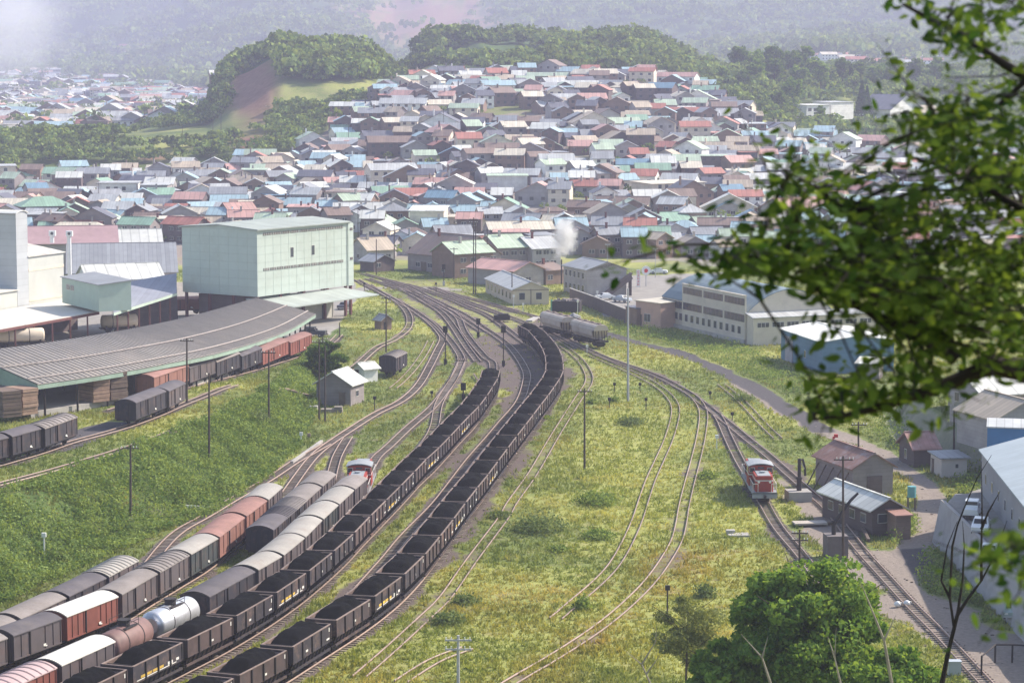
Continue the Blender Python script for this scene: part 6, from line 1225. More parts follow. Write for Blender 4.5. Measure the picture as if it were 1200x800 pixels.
# foreground branch, a few metres from the camera --------------------------
def fg(px, py, D): return PY(px, py, D)
def leafy(name, base, polys, clusters, label, D0, leaf=.078, seed=0, lm=None, bark=None):
    t = thing(name, base, 0, label, 'tree'); o = Vector(base); b = MB(); allp = []
    for pts, r0, r1 in polys:
        w = smooth_path([tuple(fg(x, y, d)) for x, y, d in pts], .08, 6) if len(pts) > 2 else np.array([tuple(fg(x, y, d)) for x, y, d in pts]); w = w[::2] if len(w) > 6 else w
        rad = np.linspace(r0, r1, len(w)); b.tube([Vector(q)-o for q in w], rad, 7, 0); allp.append(w)
    allp = np.concatenate(allp); C = []; r = random.Random(seed); rn = np.random.default_rng(seed)
    for (cx, cy, rx, ry, n, d) in clusters:
        for _ in range(max(1, n//72)): # sprays: a twig with leaves set along it
            a = r.uniform(0, 2*PI); q = math.sqrt(r.random()); sp_ = fg(cx+math.cos(a)*rx*q, cy+math.sin(a)*ry*q, d+r.uniform(-1.4, 1.4)); j = np.argmin(((allp-np.array(sp_))**2).sum(1)); root = Vector(allp[j])
            if (root-sp_).length > .9: root = sp_+(root-sp_).normalized()*.9
            dirv = (sp_-root).normalized()+Vector((r.gauss(0, .5), r.gauss(0, .4), r.gauss(0, .3))); dirv.normalize(); m_ = root.lerp(sp_, .6)+Vector((0, 0, .04)); tipp = sp_+dirv*r.uniform(.15, .4)
            b.tube([root-o, m_-o, sp_-o, tipp-o], [.009, .007, .005, .002], 4, 0)
            for k in range(26):
                f_ = k/25; base_ = root.lerp(sp_, min(1, .25+f_)) if f_ < .6 else sp_.lerp(tipp, (f_-.6)/.4); C.append(tuple(base_+Vector((r.gauss(0, .06), r.gauss(0, .07), r.gauss(0, .04)))-o))
    C = np.array(C); n = len(C); a = rn.normal(size=(n, 3)); a[:, 2] = a[:, 2]*.45-.35; a /= np.linalg.norm(a, axis=1)[:, None]; u = np.cross(a, rn.normal(size=(n, 3))*.55+(0, 0, 1)); u /= np.linalg.norm(u, axis=1)[:, None]; w = np.cross(a, u); s = rn.uniform(.6, 1.35, (n, 1))*leaf
    Vs = np.stack([C, C+a*s*.3+u*s*.26+w*s*.04, C+a*s*.7+u*s*.2+w*s*.03, C+a*s*1.05-w*s*.05, C+a*s*.7-u*s*.2+w*s*.03, C+a*s*.3-u*s*.26+w*s*.04], 1).reshape(-1, 3); i6 = np.arange(n)[:, None]*6
    Fc = np.concatenate([i6+np.array([[0, 1, 2, 3]]), i6+np.array([[0, 3, 4, 5]])])
    b.build('trunk', [bark or m_barkd], t); np_mesh('leaves', Vs, Fc, lm or lm_fresh, parent=t); print(name, n); return t
D = 13.0
polys = [([(1420, 760, D), (1390, 620, D), (1340, 520, D), (1270, 455, D), (1200, 434, D), (1150, 428, D), (1117, 420, D)], .15, .055),
 ([(1390, 640, D), (1400, 400, D), (1380, 200, D), (1330, 60, D+.3), (1290, -120, D+.4)], .12, .05),
 ([(1160, 430, D), (1130, 442, D), (1095, 456, D), (1050, 470, D), (1005, 484, D), (950, 492, D)], .05, .008),
 ([(1120, 421, D), (1090, 398, D), (1062, 358, D), (1035, 327, D), (1015, 307, D), (1014, 277, D), (995, 252, D-.2), (965, 225, D-.3), (930, 205, D-.3), (890, 195, D-.3)], .045, .006),
 ([(1062, 358, D), (1078, 322, D), (1085, 290, D), (1095, 250, D), (1090, 210, D)], .02, .006),
 ([(1110, 415, D), (1060, 385, D-.2), (1022, 367, D-.3), (975, 345, D-.4), (945, 330, D-.5), (905, 318, D-.5), (860, 312, D-.5), (815, 312, D-.5)], .035, .005),
 ([(1330, 60, D+.3), (1260, 90, D), (1205, 92, D), (1183, 76, D), (1151, 60, D), (1130, 42, D), (1109, 32, D), (1087, 21, D), (1056, 4, D)], .05, .010),
 ([(1205, 92, D), (1180, 120, D), (1150, 130, D), (1120, 140, D), (1080, 150, D)], .02, .005),
 ([(1400, 380, D), (1320, 330, D), (1250, 280, D), (1190, 240, D), (1140, 215, D), (1090, 190, D), (1050, 180, D)], .05, .008),
 ([(1250, 280, D), (1200, 300, D), (1170, 340, D), (1150, 350, D)], .02, .006),
 ([(1151, 60, D), (1160, 20, D), (1150, -20, D)], .012, .005), ([(1109, 32, D), (1120, -10, D)], .01, .005),
 ([(1416, 745, D), (1380, 690, D-1), (1330, 650, D-2), (1260, 650, D-2), (1200, 640, D-2), (1160, 625, D-2)], .03, .006),
 ([(890, 350, D-.5), (860, 330, D-.5), (830, 322, D-.5)], .008, .004), ([(1035, 327, D), (1000, 330, D), (950, 290, D), (900, 260, D)], .012, .004)]
clusters = [(900, 205, 32, 22, 300, D-.3), (945, 225, 45, 35, 520, D-.3), (1000, 250, 55, 40, 700, D), (880, 285, 40, 22, 330, D-.5), (838, 308, 26, 14, 150, D-.5), (925, 295, 55, 28, 650, D-.5), (985, 310, 60, 36, 950, D-.3), (1050, 300, 65, 55, 1300, D), (1110, 300, 60, 70, 1500, D), (1165, 300, 50, 90, 1800, D), (1110, 370, 60, 45, 1100, D), (1170, 400, 40, 50, 900, D), (1045, 372, 40, 24, 500, D), (985, 458, 45, 24, 560, D), (1040, 450, 45, 28, 600, D), (1095, 430, 40, 26, 420, D), (950, 480, 22, 20, 180, D), (1070, 20, 30, 22, 130, D), (1120, 25, 45, 30, 420, D), (1170, 35, 40, 45, 560, D), (1185, 110, 30, 50, 420, D), (1100, 130, 45, 35, 520, D), (1140, 150, 50, 35, 620, D), (1080, 165, 35, 25, 300, D), (1110, 200, 60, 30, 700, D), (1170, 210, 40, 40, 700, D), (1050, 120, 22, 22, 90, D), (1165, 645, 35, 22, 300, D-2), (1190, 680, 22, 22, 170, D-2), (1190, 630, 22, 18, 130, D-2), (1230, 200, 60, 160, 1500, D), (1300, 300, 60, 200, 1500, D), (1075, 255, 45, 28, 500, D), (1010, 208, 30, 14, 140, D), (780, 298, 10, 6, 26, D-.5), (748, 302, 3, 3, 20, D-.5), (862, 262, 10, 14, 30, D-.4)]
base = fg(1440, 900, D); base.z = H(base.x, base.y)-.3; polys[0][0].insert(0, (1440, 900, D))
leafy('foreground_tree', base, polys, clusters, 'overhanging leafy branches with dark limbs close to the camera', D, seed=2)
# bare saplings --------------------------------------------------------
def sapling(polys, D, label, m, r=.035):
    b = MB(); p0 = PY(polys[0][0][0], 1150, D); p0.z = H(p0.x, D)-.2; t = thing('bare_sapling', p0, 0, label, 'sapling', 'bare saplings on the near slope')
    for i, pl in enumerate(polys):
        w = [PY(x, y, D)-p0 for x, y in pl]; 
        if i == 0: w = [Vector((0, 0, 0))]+w
        b.tube(w, list(np.linspace(r if i == 0 else r*.5, .005, len(w))), 6, 0)
    b.build('stem', [m], t)
sapling([[(1104, 800), (1112, 760), (1122, 720), (1135, 700), (1150, 680), (1166, 650), (1180, 610)], [(1122, 720), (1128, 680), (1130, 640), (1128, 610)], [(1118, 735), (1113, 700), (1116, 640), (1122, 615), (1132, 590), (1145, 560), (1162, 533)], [(1113, 700), (1103, 680), (1110, 640), (1122, 610)], [(1150, 680), (1150, 640), (1151, 600), (1150, 540)], [(1150, 620), (1158, 600), (1172, 575)]], 55, 'dark bare sapling with upright forking stems in front of the retaining wall', m_barkd, .075)
sapling([[(1045, 800), (1036, 750), (1018, 705), (1008, 680)], [(1036, 750), (1050, 720)]], 90, 'pale dead sapling poking up through the smaller leafy tree', m_barkp, .10)
sapling([[(903, 800), (893, 770), (868, 742)], [(893, 770), (900, 745)]], 110, 'pale leaning dead stem in front of the large leafy tree', m_barkp, .12)
sapling([[(762, 800), (752, 778), (733, 762)], [(752, 778), (768, 752), (770, 730)], [(757, 790), (775, 765)]], 120, 'pale forked dead shrub beside the sparse willow', m_barkp, .10)
sapling([[(985, 800), (978, 770), (980, 735)], [(978, 770), (970, 745)]], 95, 'thin grey dead stem at the centre of the large leafy tree', m_barkp, .08)

n = 4200; Yd = 170+rg.random(n)**1.3*360; ud = rg.uniform(-40, 1220, n); Xd = (ud-600)/F*Yd; k = (msk(Xd, Yd, bal)+msk(Xd, Yd, dirt)+msk(Xd, Yd, dark) > .35) & (msk(Xd, Yd, dist) > 1.0); Xd, Yd = Xd[k], Yd[k]; b = MB()
for x, y, z in zip(Xd, Yd, terr(Xd, Yd)): s_ = random.uniform(.05, .13); b.box((x, y, z+s_*.3), (s_*random.uniform(.8, 3), s_, s_*.7), random.randint(0, 2), yaw=random.uniform(0, 3))
tag(b.build('debris', [m_wood, mat('stone_pale', (.34, .30, .27), .9, .3, 2), m_sleeper]), kind='stuff')
# ------------------------------------------------------------------ poles, signals, cars, small things
m_pole = mat('pole_wood', (.075, .058, .05), .9, .2, 1.0); m_polec = mat('pole_concrete', (.42, .42, .44), .8, .1, 1.0); m_ins = mat('insulator', (.75, .75, .72), .3, .05, 1)
def pole(xb, yb, yt, label, fn=None, m=None, arms=1, r=.13, name='telegraph_pole', cat='pole', lean=0, aw=1.8):
    p = Pf(xb, yb, fn) if fn else G(xb, yb, 150 if yb > 340 else 540); z = H(p.x, p.y); top = PY(xb+lean, yt, p.y); h = top.z-z; t = thing(name, (p.x, p.y, z), 0, label, cat, 'telegraph poles' if name == 'telegraph_pole' else None)
    b = MB(); b.cyl((0, 0, -.3), (top.x-p.x, 0, h), r, 8, 0, r2=r*.65); b.build('shaft', [m or m_pole], t)
    for i in range(arms):
        q = MB(); zz = h-.35-.7*i; q.box(((top.x-p.x)*zz/h, -.12, zz), (aw, .1, .12), 0)
        for x in (-.8, -.45, .45, .8): q.cyl((x*aw/1.8, -.12, zz+.06), (x*aw/1.8, -.12, zz+.24), .045, 6, 1)
        q.build('crossarm', [m or m_pole, m_ins], t)
    return t
for a in [(153, 604, 521, 'dark pole standing on the leafy bank above the louvred boxcar', None, 1), (245, 539, 437, 'slightly leaning pole below the boxcars of the loading shed', None, 0), (219, 472, 396, 'short pole in front of the red boxcar by the shed', None, 1), (315, 497, 410, 'pole on the bank near the far end of the loading shed', None, 1),
          (374, 492, 398, 'taller of the paired poles beside the grey weatherboard shed', None, 1), (381, 494, 405, 'shorter of the paired poles beside the grey weatherboard shed', None, 0), (452.5, 413, 347, 'pole in front of the tiny brown lookout hut', None, 2),
          (555, 345, 255, 'first of the twin poles beyond the throat tracks', None, 2), (557.5, 345, 262, 'second of the twin poles beyond the throat tracks', None, 0), (532, 340, 290, 'pole in front of the brown two-storey house', None, 1), (571, 322, 268, 'pole behind the brown two-storey house', None, 1), (600, 356, 318, 'pole at the corner of the cream station house', None, 0),
          (685, 549, 455, 'lone pole standing on the open grass', None, 1), (988, 660, 534, 'tall dark pole in front of the rusty-roofed shed', None, 1), (1006, 575, 494, 'tall dark pole behind the rusty-roofed shed', None, 1), (1118, 530, 478, 'pole beside the small cream hut', None, 0), (398, 397, 378, 'short post by the curve near the mill', None, 0), (378, 430, 395, 'pole rising out of the round tree', None, 1),
          (462, 312, 262, 'slender pole by the tan-roofed house', None, 1), (441, 322, 280, 'slender pole beside the tiny dark hut', None, 0), (736, 470, 338, 'tall grey tubular floodlight mast on the grass', 'mast', 0), (712, 322, 285, 'thin pale lamp post near the white car', 'lamp', 0), (768, 325, 290, 'second thin pale post in the forecourt', 'lamp', 0)]:
    x, y, yt, lab, kd_, arms = a
    if kd_ == 'mast': t = pole(x, y, yt, lab, None, m_polec, 0, .2, 'floodlight_mast', 'mast'); q = MB(); h = [c for c in t.children][0].dimensions.z-.3; [q.box((s*.5, -.1, 15.8), (.6, .5, .45), 0) for s in (-1, 0, 1)]
    elif kd_ == 'lamp': pole(x, y, yt, lab, None, m_polec, 1, .07, 'lamp_post', 'lamp post', aw=1.2)
    else: pole(x, y, yt, lab, None, None, arms, .15)
p = P(537, 830); t = pole(537, 838, 744, 'grey concrete pole with insulated crossarms at the bottom edge', None, m_polec, 2, .16, aw=2.0); pole(937, 663, 620, 'stubby pole with pale insulators beside the loco track', None, None, 2, .13, aw=1.6)
rp_ = random.Random(8)
_pl = {}
for i in range(30):
    u = rp_.uniform(20, 1000); v = rp_.uniform(150, 292); g = G(u, v, 560); lk = min(LAND, key=lambda q: (q[0]-u)**2+((q[1]-v)*1.5)**2)[2]; _pl.setdefault(lk, []).append((u, v, v-rp_.uniform(24, 36)*(900/g.y)**.9*.9))
for lk, l in _pl.items():
    for n_i, (u, v, vt) in enumerate(sorted(l)): pole(u, v, vt, f'thin dark pole near {lk}'+(f', {ordw(n_i+1)} from the left' if len(l) > 1 else ''), None, None, 1, .12)
# level crossing posts, signals
def signal(xb, yb, yt, label, heads=1):
    p = P(xb, yb); z = 0; top = PY(xb, yt, p.y); h = top.z; t = thing('railway_signal', p, 0, label, 'signal', 'yard signals'); b = MB(); b.cyl((0, 0, 0), (0, 0, h), .09, 8, 0); b.build('post', [m_under], t)
    q = MB(); q.box((0, 0, h-.1), (.75, .25, 1.1), 0); q.cyl((0, -.12, h+.2), (0, -.32, h+.2), .16, 10, 0); q.cyl((0, -.12, h-.3), (0, -.32, h-.3), .16, 10, 0); hd = q.build('signal_head', [m_under], t)
    q = MB(); q.box((0, .1, .6), (.5, .4, .9), 0); q.build('relay_box', [m_polec if heads == 2 else m_under], t)
signal(522, 428, 385, 'dark signal standing among the throat tracks near the lone boxcar'); signal(590, 430, 385, 'dark signal beside the end of the shorter coal train'); signal(560.5, 396, 376, 'short dark signal in the middle of the throat'); signal(520, 335, 312, 'pale-based signal beside the level crossing', 2); signal(543, 470, 452, 'low signal between the coal train and switch tracks')
for i, (x, y, h, mm, lab) in enumerate([(417, 445, 1.6, m_under, 'dark switch stand between hut and lone boxcar'), (439, 480, 1.7, m_under, 'dark switch stand beside the curving siding'), (506, 466, .8, m_under, 'low switch lever near the left throat siding'), (720, 460, 1.3, m_under, 'stake on the far side of the floodlight mast'), (750, 460, 1.3, m_under, 'stake behind the floodlight mast by the main track'), (714, 478, 1.3, m_under, 'stake in front of the floodlight mast'), (757, 480, 1.5, m_under, 'stake nearest the branch track by the mast'),
      (832, 467, .9, m_under, 'low switch lever at the main junction'), (858, 492, .9, m_under, 'low switch lever beside the right-hand main'), (840, 526, 1.6, m_ins, 'pale marker post between yard and loco tracks'), (782, 722, 2.6, m_under, 'thin dark marker post in front of the willow'), (353, 519, 1.2, m_ins, 'pale box on a stake on the grassy bank'), (362, 514, .5, m_rim, 'little tan crate lying on the grassy bank'), (688, 413, 1.1, m_ins, 'small white-topped stand behind the beige hoppers'), (52, 650, 2.0, m_ins, 'white box on a thin post on the weedy bank'), (613, 366, 1.6, m_ins, 'white-headed stand in front of the cream house'), (602, 362, 2.6, m_ins, 'white post by the cream house corner'), (677, 371, 3.0, m_ins, 'white post in front of the dark yard wall'), (700, 362, 3.4, m_ins, 'white post behind the dark yard wall'), (427, 341, 1.6, m_under, 'dark post at the mill side of the level crossing'), (511, 342, 1.8, m_under, 'dark post at the town side of the level crossing')]):
    g = G(x, y, 150); t = thing('marker_post' if mm != m_under else 'switch_stand', g, 0, lab, 'post'); b = MB(); b.box((0, 0, h/2-.1), (.13, .13, h+.2), 0); b.build('post', [m_pole if mm == m_under else mm], t); b = MB(); b.box((0, 0, h), (.42, .3, .42), 0); b.build('head', [mm], t)
# buffer beam bars, long pale planks
def plank(x0, y0, x1, y1, w, h, label, m, z=0.0): 
    a, c = G(x0, y0, 150), G(x1, y1, 150); b = MB(); b.bar((0, 0, h/2+z), Vector(c-a)+Vector((0, 0, h/2+z)), w, h, 0); return tag(b.build('plank', [m], loc=a), label, 'plank')
plank(342, 543, 377, 518, .35, .3, 'long pale platform edge beam beside the outer siding', m_conc); plank(217, 596, 247, 598, .3, .25, 'white beam laid across the track beside the bank', m_ins, .2); plank(620, 377, 629, 373, 1.3, .3, 'pale board pile left of the beige hopper wagons', m_conc); plank(930, 616, 968, 615, 1.6, .18, 'pale plank crossing laid over the loco track', mat('crossing_planks', (.42, .37, .32), .9, .2, 1.0), .22)
g = P(588, 377); t = thing('handcart', (g.x, g.y, 0), .1, 'black low trolley loaded with scrap before the cream house', 'trolley'); b = MB(); b.box((0, 0, .9), (3.0, 1.4, .8), 0); b.box((.3, 0, 1.4), (1.9, 1.0, .3), 0); b.build('load', [m_under], t); b = MB(); b.box((0, 0, .4), (3.2, 1.5, .15), 0); b.build('deck', [m_wood], t)
for x, y in ((648, 362), (664, 366)): pass
a = P(647, 366); t = thing('coal_bin', a, -.15, 'dark coal bin full of scrap between cream house and yard wall', 'bin'); b = MB(); b.box((2.7, 2, 1.1), (5.4, 4, 2.2), 0); b.box((-.15, .2, 1.2), (.3, .6, 2.6), 1); b.build('body', [m_under, mat('green_post', (.12, .3, .2), .8)], t)
b = MB()
for i in range(16): b.box((random.uniform(.4, 5), random.uniform(.4, 3.6), 2.3), (random.uniform(.4, 1.2), random.uniform(.3, .8), random.uniform(.2, .5)), 0, yaw=random.uniform(0, 3))
b.build('contents', [mat('scrap', (.3, .26, .25), .8, .5, 3)], t)
g = P(672, 379); b = MB(); b.tube([(-1.4, 0, .2), (-.8, 0, .8), (0, 0, 1.15), (.9, 0, .8), (1.5, 0, .2)], [.3, .7, .9, .75, .3], 9, 0); tag(b.build('scrap_heap', [mat('tarpaulin_grey', (.26, .26, .28), .7, .5, 2.0)], loc=(g.x, g.y, 0)), 'rounded grey scrap heap under a sheet behind the beige hoppers', 'heap')
# water crane on its plinth, second crane
g = P(938, 588); t = thing('water_crane', (g.x, g.y, 0), .1, 'dark water crane column on a square concrete plinth beside the locomotive', 'water crane'); b = MB(); b.box((0, 1.2, .55), (2.6, 2.4, 1.1), 0); b.build('plinth', [m_conc], t)
b = MB(); b.cyl((.1, 1.2, 1.1), (.1, 1.2, 2.5), .28, 12, 0); b.cyl((.1, 1.2, 2.5), (.1, 1.2, 4.7), .2, 12, 0); b.cyl((.1, 1.2, 2.4), (.1, 1.2, 2.6), .36, 12, 0); b.build('column', [m_under], t); b = MB(); b.tube([(.1, 1.2, 4.4), (.5, 1.4, 4.6), (.8, 1.5, 3.6), (.85, 1.5, 2.7)], .13, 8, 0); b.bar((.1, 1.2, 4.6), (.9, 1.5, 3.2), .08, .08, 1); b.build('spout', [m_under, m_conc], t)
g = P(984, 655); t = thing('water_crane', (g.x, g.y, 0), .1, 'water crane with raised slanting arm on a tall dark concrete block', 'water crane'); b = MB(); b.box((-.2, 1, 1.15), (2.1, 2.0, 2.3), 0); b.build('plinth', [mat('concrete_dark', (.17, .15, .15), .9, .2, .6)], t); b = MB(); b.cyl((-.4, 1, 2.3), (-.4, 1, 3.7), .22, 10, 0); b.cyl((-1.0, 1, 3.4), (-.2, 1, 3.5), .2, 8, 0); b.build('column', [m_under], t); b = MB(); b.tube([(-.4, 1, 3.4), (1.3, 1.3, 5.6), (2.1, 1.5, 6.3)], [.2, .15, .12], 8, 0); b.build('spout', [m_under], t)
for x0, y0, x1, y1, lab in ((925, 617, 931, 640, ''),): pass
b = MB(); b.box((0, 0, .25), (.9, .7, .5), 0); b.box((.75, -.6, .1), (2.2, 1.6, .2), 0); g = P(856, 626); tag(b.build('concrete_footing', [m_conc], loc=(g.x, g.y, 0)), 'old low concrete footing in the grass by the loco track', 'footing')
plank(1000, 600, 1018, 638, .3, .3, 'long timber leaning along the crew hut wall', m_wood, .3)
# cars ---------------------------------------------------------------
def car(loc, yaw, mt, label, name='parked_car', L=4.1, van=False, group='parked cars', z=None):
    t = thing(name, (loc[0], loc[1], H(loc[0], loc[1]) if z is None else z), yaw, label, 'truck' if name == 'pickup_truck' else 'car', group); W = 1.6; hx = L/2
    prof = [(-hx, .35), (-hx+.05, .82), (-hx+.35, .92), (-.95, .98), (-.55, 1.40), (.75, 1.42), (1.25, .98), (hx-.3, .88), (hx, .78), (hx, .35)] if not van else [(-hx, .4), (-hx, 1.1), (-.4, 1.1), (-.4, 1.75), (1.2, 1.75), (1.6, 1.15), (hx, 1.05), (hx, .4)]
    n = len(prof); b = MB()
    V = []
    for s in (-1, 1):
        for x, z in prof: ins = .0 if z < 1.0 else .17; V.append((x, s*(W/2-ins), z))
    b.raw(V, [tuple(range(n)), tuple(range(2*n-1, n-1, -1))]+[(i, n+i, n+(i+1) % n, (i+1) % n) for i in range(n)], 0); b.build('body', [mt], t)
    g = MB()
    if not van:
        for (xa, za), (xb, zb_) in (((-.93, 1.0), (-.58, 1.37)), ((1.22, 1.0), (.78, 1.39))): g.raw([(xa*1.02, -.62, za+.02), (xa*1.02, .62, za+.02), (xb*1.03, .56, zb_), (xb*1.03, -.56, zb_)], [(0, 1, 2, 3), (3, 2, 1, 0)][:1], 0); g.raw([(xa*1.02, -.62, za+.02), (xa*1.02, .62, za+.02), (xb*1.03, .56, zb_), (xb*1.03, -.56, zb_)], [(3, 2, 1, 0)], 0)
    else:
        g.box((1.42, 0, 1.47), (.06, 1.2, .5), 0)
    for s in (-1, 1): g.raw([(-.75, s*(W/2-.1), 1.02), (1.0, s*(W/2-.1), 1.02), (.7, s*(W/2-.15), 1.36), (-.5, s*(W/2-.15), 1.36)], [(0, 1, 2, 3) if s < 0 else (3, 2, 1, 0)], 0)
    g.build('window', [m_pane], t)
    for x in (-hx*.62, hx*.62):
        for s in (-1, 1): w = MB(); w.cyl((x, s*(W/2-.16), .3), (x, s*(W/2+.02), .3), .3, 14, 0); w.cyl((x, s*(W/2+.01), .3), (x, s*(W/2+.03), .3), .16, 10, 1); w.build('wheel', [m_under, m_polec], t)
    for s in (-1, 1): h = MB(); h.box((hx+.01, s*.55, .68), (.05, .3, .16), 0); h.build('headlight', [m_ins], t)
    bm = MB(); bm.box((hx+.04, 0, .42), (.1, W*.96, .16), 0); bm.box((-hx-.04, 0, .42), (.1, W*.96, .16), 0); bm.build('bumper', [m_under if name != 'parked_car' else m_polec], t)
    return t
cp1 = mat('car_white', (.72, .73, .74), .3, .04, 1, spec=.6); cp2 = mat('car_silver', (.42, .46, .50), .35, .05, 1, spec=.6); cp3 = mat('car_green_grey', (.30, .38, .36), .35, .05, 1, spec=.6); cp4 = mat('car_dark', (.06, .06, .08), .3, .05, 1, spec=.6)
wdir = (wp[2]-wp[1]).normalized()
for i, (x, y, mt, lab, v) in enumerate([(1131, 604, cp1, 'white flatbed truck first in the row on the retaining wall', True), (1141, 622, cp1, 'white saloon second in the row on the retaining wall', False), (1151, 640, cp1, 'white saloon third in the row, right behind the second', False), (1166, 654, cp2, 'silver car fourth in the row, half hidden by leaves', False), (1180, 675, cp3, 'grey-green car last in the row beneath the leaves', False)]):
    g = P(x, y, 4.05); car((g.x+.7, g.y), math.atan2(-.93, -.25), mt, lab, 'pickup_truck' if v else 'parked_car', 4.6 if v else 4.1, v, 'cars parked along the retaining wall', z=H(g.x+.7, g.y))
g = G(772, 321, 480); car((g.x, g.y), 3.0, cp1, 'white saloon parked in the pale forecourt beside the round sign')
g = G(709, 351, 440); car((g.x, g.y), .3, cp1, 'white car just behind the dark yard wall'); g = G(729, 354, 440); car((g.x, g.y), 2.4, cp2, 'silver car behind the right end of the dark yard wall')
g = G(404, 362, 380); car((g.x, g.y), 1.2, cp4, 'dark car parked under the corner of the pale green mill'); g = G(367, 394, 340); car((g.x, g.y), 2.9, cp4, 'dark flatbed truck by the far end of the loading shed', 'pickup_truck', 4.8, True)
for i, (x, y) in enumerate([(611, 160), (618, 164), (646, 167), (651, 171), (655, 176)]): g = G(x, y, 700); car((g.x, g.y), rp_.uniform(0, 3), [cp1, cp2][i % 2], f"{['white', 'silver'][i % 2]} car on the steep dirt road in town, {ordw(i+1)} one going downhill", group='cars on the steep dirt road')
# forecourt sign
g = G(757, 335, 460); t = thing('petrol_sign', g, 0, 'round white sign with a red emblem on a post in the forecourt', 'sign'); b = MB(); b.cyl((0, 0, 0), (0, 0, 3.6), .12, 8, 0); b.build('post', [m_polec], t); b = MB(); b.cyl((0, .12, 3.4), (0, -.12, 3.4), 1.0, 28, 0); o_ = b.build('disc', [cp1], t); b = MB(); b.cyl((0, -.12, 3.4), (0, -.16, 3.4), .42, 20, 0); b.box((-.1, -.15, 3.05), (.5, .06, .2), 0); b.build('emblem', [mat('sign_red', (.6, .04, .04), .5)], t)
g = G(748, 338, 450); t = thing('banner_sign', g, 0, 'tall narrow white banner sign with red characters by the round sign', 'sign'); b = MB(); b.box((0, 0, 2.2), (.8, .12, 3.8), 0); b.build('board', [cp1], t); b = MB()
for i in range(5):
    z = 3.6-i*.68; b.box((0, -.07, z+.18), (.5, .03, .09), 0); b.box((0, -.07, z-.14), (.5, .03, .09), 0); b.box((.02 if i % 2 else -.12, -.07, z), (.09, .03, .42), 0)
b.build('lettering', [mat('sign_red', (.6, .04, .04), .5)], t)
# white horse-shaped? crossing mirror posts and a person near the rusty shed
b = MB(); b.box((0, 0, .6), (.3, .3, 1.2), 0); b.box((.25, -.1, 1.3), (.5, .3, .4), 0)
g = P(977, 522); tag(b.build('warning_marker', [mat('sign_red', (.6, .04, .04), .5)], loc=(g.x, g.y, 0)), 'small red and white marker behind the rusty-roofed shed', 'marker')
for px, py, lab in ((1052, 711, 'plump white sack lying beside the rails, the one on the grass side'), (1063, 710, 'plump white sack lying closest to the rails')):
    b = MB(); b.tube([(-.3, 0, .22), (-.2, 0, .25), (0, 0, .3), (.2, .02, .27), (.3, .02, .3), (.34, .02, .42)], [.1, .24, .29, .22, .08, .1], 10, 0); tag(b.build('sack', [cp1], smooth=True, loc=P(px, py)), lab, 'sack', 'white sacks by the rails')
# pipe railing bottom right
t = thing('pipe_railing', P(1150, 796), 0, 'dark bent pipe railing beside the rails in the bottom corner', 'railing'); o = P(1150, 796)
for (x0, y0) in ((1150, 790), (1166, 776), (1186, 776), (1215, 778)):
    b = MB(); q = P(x0, y0)-o; b.cyl(q, q+Vector((0, 0, 1.5)), .08, 8, 0); b.build('post', [m_under], t)
b = MB(); pts_ = [P(1150, 790)-o+Vector((0, 0, 1.5)), P(1166, 776)-o+Vector((0, 0, 1.5)), P(1186, 776)-o+Vector((0, 0, 1.5)), P(1215, 778)-o+Vector((0, 0, 1.5))]; b.tube(pts_, .07, 8, 0); b.build('rail', [m_under], t)
g = P(1118, 790); b = MB(); b.box((0, 0, .55), (1.0, .7, 1.1), 0); b.box((0, 0, 1.13), (1.1, .8, .08), 0); tag(b.build('equipment_cabinet', [cp2], loc=(g.x, g.y, 0)), 'silver trackside cabinet near the bottom of the right-hand rails', 'cabinet')
# roof vents at the mill
for x, Y_, z0_, z1_, lab in ((80, 452, 8, 16.6, 'white duct pipe with hood rising behind the white mill block'), (60, 447, 15.2, 17.0, 'small white vent on top of the white mill block')):
    X_ = (x-600)/F*Y_; t = thing('vent_duct', (X_, Y_, z0_ if z0_ > 12 else H(X_, Y_)), 0, lab, 'duct'); hh = z1_-t.location.z; b = MB(); b.cyl((0, 0, 0), (0, 0, hh), .4, 12, 0); b.build('pipe', [cp1], t); b = MB(); b.box((.1, 0, hh), (1.2, 1.0, 1.0), 0); b.cyl((.1, -.5, hh), (.1, -.53, hh), .3, 10, 1); b.build('hood', [cp1, m_pane], t)
g = P(658, 333.5); t = thing('steam_chimney', g, 0, 'thin dark stovepipe under the white steam plume', 'chimney'); b = MB(); b.cyl((0, 0, 0), (0, 0, 5.6), .16, 10, 0); b.build('pipe', [m_under], t); stm = g+Vector((0, 0, 5.7))
# overhead crossing gantries over throat points
for x, y, x1, y1, lab in ((536, 423, 548, 423, 'low pipe frame over the throat points'), (555, 440, 563, 452, 'short timber grid beside the end of the shorter coal train')):
    a, c = P(x, y), P(x1, y1); b = MB(); d = c-a
    for k in range(6): b.bar(Vector((0, 0, .3))+d*(k/5)-Vector((0, .6, 0)), Vector((0, 0, .3))+d*(k/5)+Vector((0, .6, 0)), .1, .1, 0)
    b.bar(Vector((0, -.6, .3)), d+Vector((0, -.6, .3)), .1, .1, 0); b.bar(Vector((0, .6, .3)), d+Vector((0, .6, .3)), .1, .1, 0); tag(b.build('point_frame', [m_rim], loc=a), lab, 'frame')

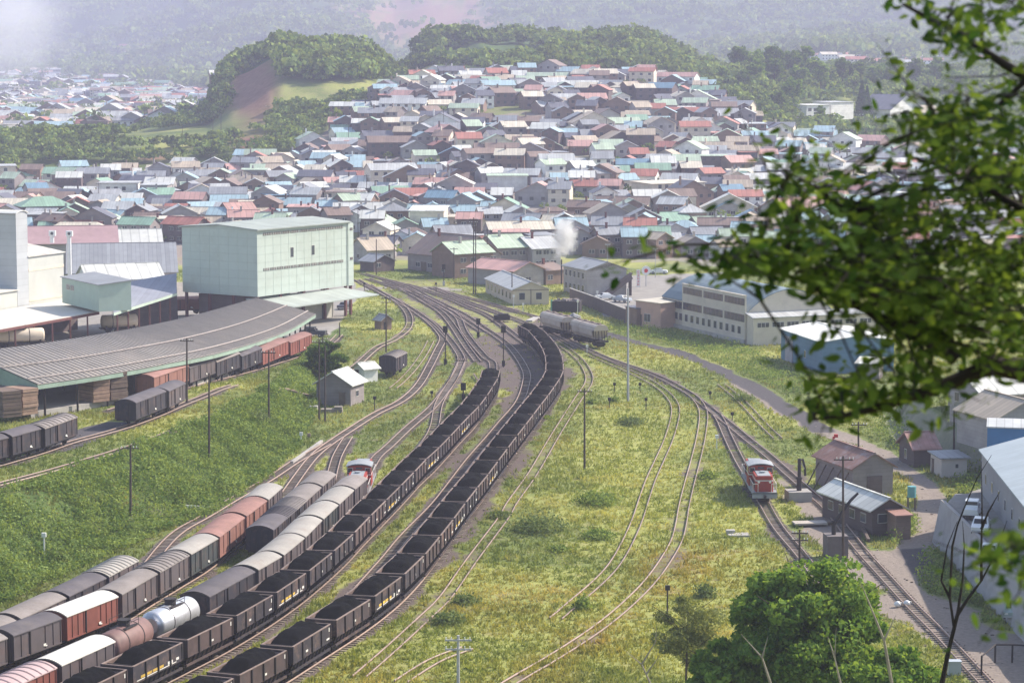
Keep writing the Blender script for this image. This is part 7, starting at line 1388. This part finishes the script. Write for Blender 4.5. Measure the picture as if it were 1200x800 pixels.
# ------------------------------------------------------------------ smoke, steam, haze
def vol_mat(name, color, density, noise=None, aniso=0.0, falloff=None):
    m = bpy.data.materials.new(name); m.use_nodes = True; nt = m.node_tree; N = nt.nodes; L = nt.links; N.remove(N['Principled BSDF']); ou = N['Material Output']
    v = N.new('ShaderNodeVolumePrincipled'); v.inputs['Color'].default_value = (*color, 1); v.inputs['Anisotropy'].default_value = aniso; v.inputs['Density'].default_value = density; L.new(v.outputs[0], ou.inputs['Volume'])
    if noise:
        tc = N.new('ShaderNodeTexCoord'); n = N.new('ShaderNodeTexNoise'); n.inputs['Scale'].default_value = noise; n.inputs['Detail'].default_value = 4; n.inputs['Roughness'].default_value = .7; L.new(tc.outputs['Object'], n.inputs['Vector'])
        mp = N.new('ShaderNodeVectorMath'); mp.operation = 'LENGTH'; dv_ = N.new('ShaderNodeVectorMath'); dv_.operation = 'DIVIDE'; dv_.inputs[1].default_value = falloff; L.new(tc.outputs['Object'], dv_.inputs[0]); L.new(dv_.outputs[0], mp.inputs[0])
        a = N.new('ShaderNodeMapRange'); a.inputs[1].default_value = .2; a.inputs[2].default_value = 1.0; a.inputs[3].default_value = .62; a.inputs[4].default_value = -.9; L.new(mp.outputs['Value'], a.inputs[0])
        n_ = N.new('ShaderNodeMapRange'); n_.clamp = False; n_.inputs[3].default_value = -.6; n_.inputs[4].default_value = 1.6; L.new(n.outputs[0], n_.inputs[0]); s_ = N.new('ShaderNodeMath'); s_.operation = 'ADD'; L.new(a.outputs[0], s_.inputs[0]); L.new(n_.outputs[0], s_.inputs[1]); r = N.new('ShaderNodeMapRange'); r.inputs[1].default_value = .45; r.inputs[2].default_value = 1.1; r.inputs[3].default_value = 0; r.inputs[4].default_value = density; L.new(s_.outputs[0], r.inputs[0]); L.new(r.outputs[0], v.inputs['Density'])
    return m
def ellipsoid(name, loc, rad, m, label=None):
    b = MB(); n = 24; k = 12; V = [(0, 0, -rad[2])]+[(math.cos(2*PI*i/n)*rad[0]*math.sin(PI*j/k), math.sin(2*PI*i/n)*rad[1]*math.sin(PI*j/k), -math.cos(PI*j/k)*rad[2]) for j in range(1, k) for i in range(n)]+[(0, 0, rad[2])]
    Fc = [(0, 1+(i+1) % n, 1+i) for i in range(n)]+[(1+j*n+i, 1+j*n+(i+1) % n, 1+(j+1)*n+(i+1) % n, 1+(j+1)*n+i) for j in range(k-2) for i in range(n)]+[(len(V)-1, 1+(k-2)*n+i, 1+(k-2)*n+(i+1) % n) for i in range(n)]
    b.raw(V, Fc, 0); return tag(b.build(name, [m], loc=loc), kind='stuff')
g = PY(10, 30, 1900); ellipsoid('smoke', g, (95, 70, 78), vol_mat('smoke_volume', (1, 1, 1), .014, .02, aniso=.4, falloff=(95, 70, 78)))
ellipsoid('steam', stm+Vector((.6, 0, 5.0)), (5.5, 4.5, 8.5), vol_mat('steam_volume', (1, 1, 1), .8, .3, aniso=.5, falloff=(5.5, 4.5, 8.5)))
b = MB(); b.box((0, 6950, 194), (12000, 14300, 392), 0)
tag(b.build('haze', [vol_mat('haze_air', (.71, .72, 1.0), HAZE, aniso=.1)]), kind='stuff')
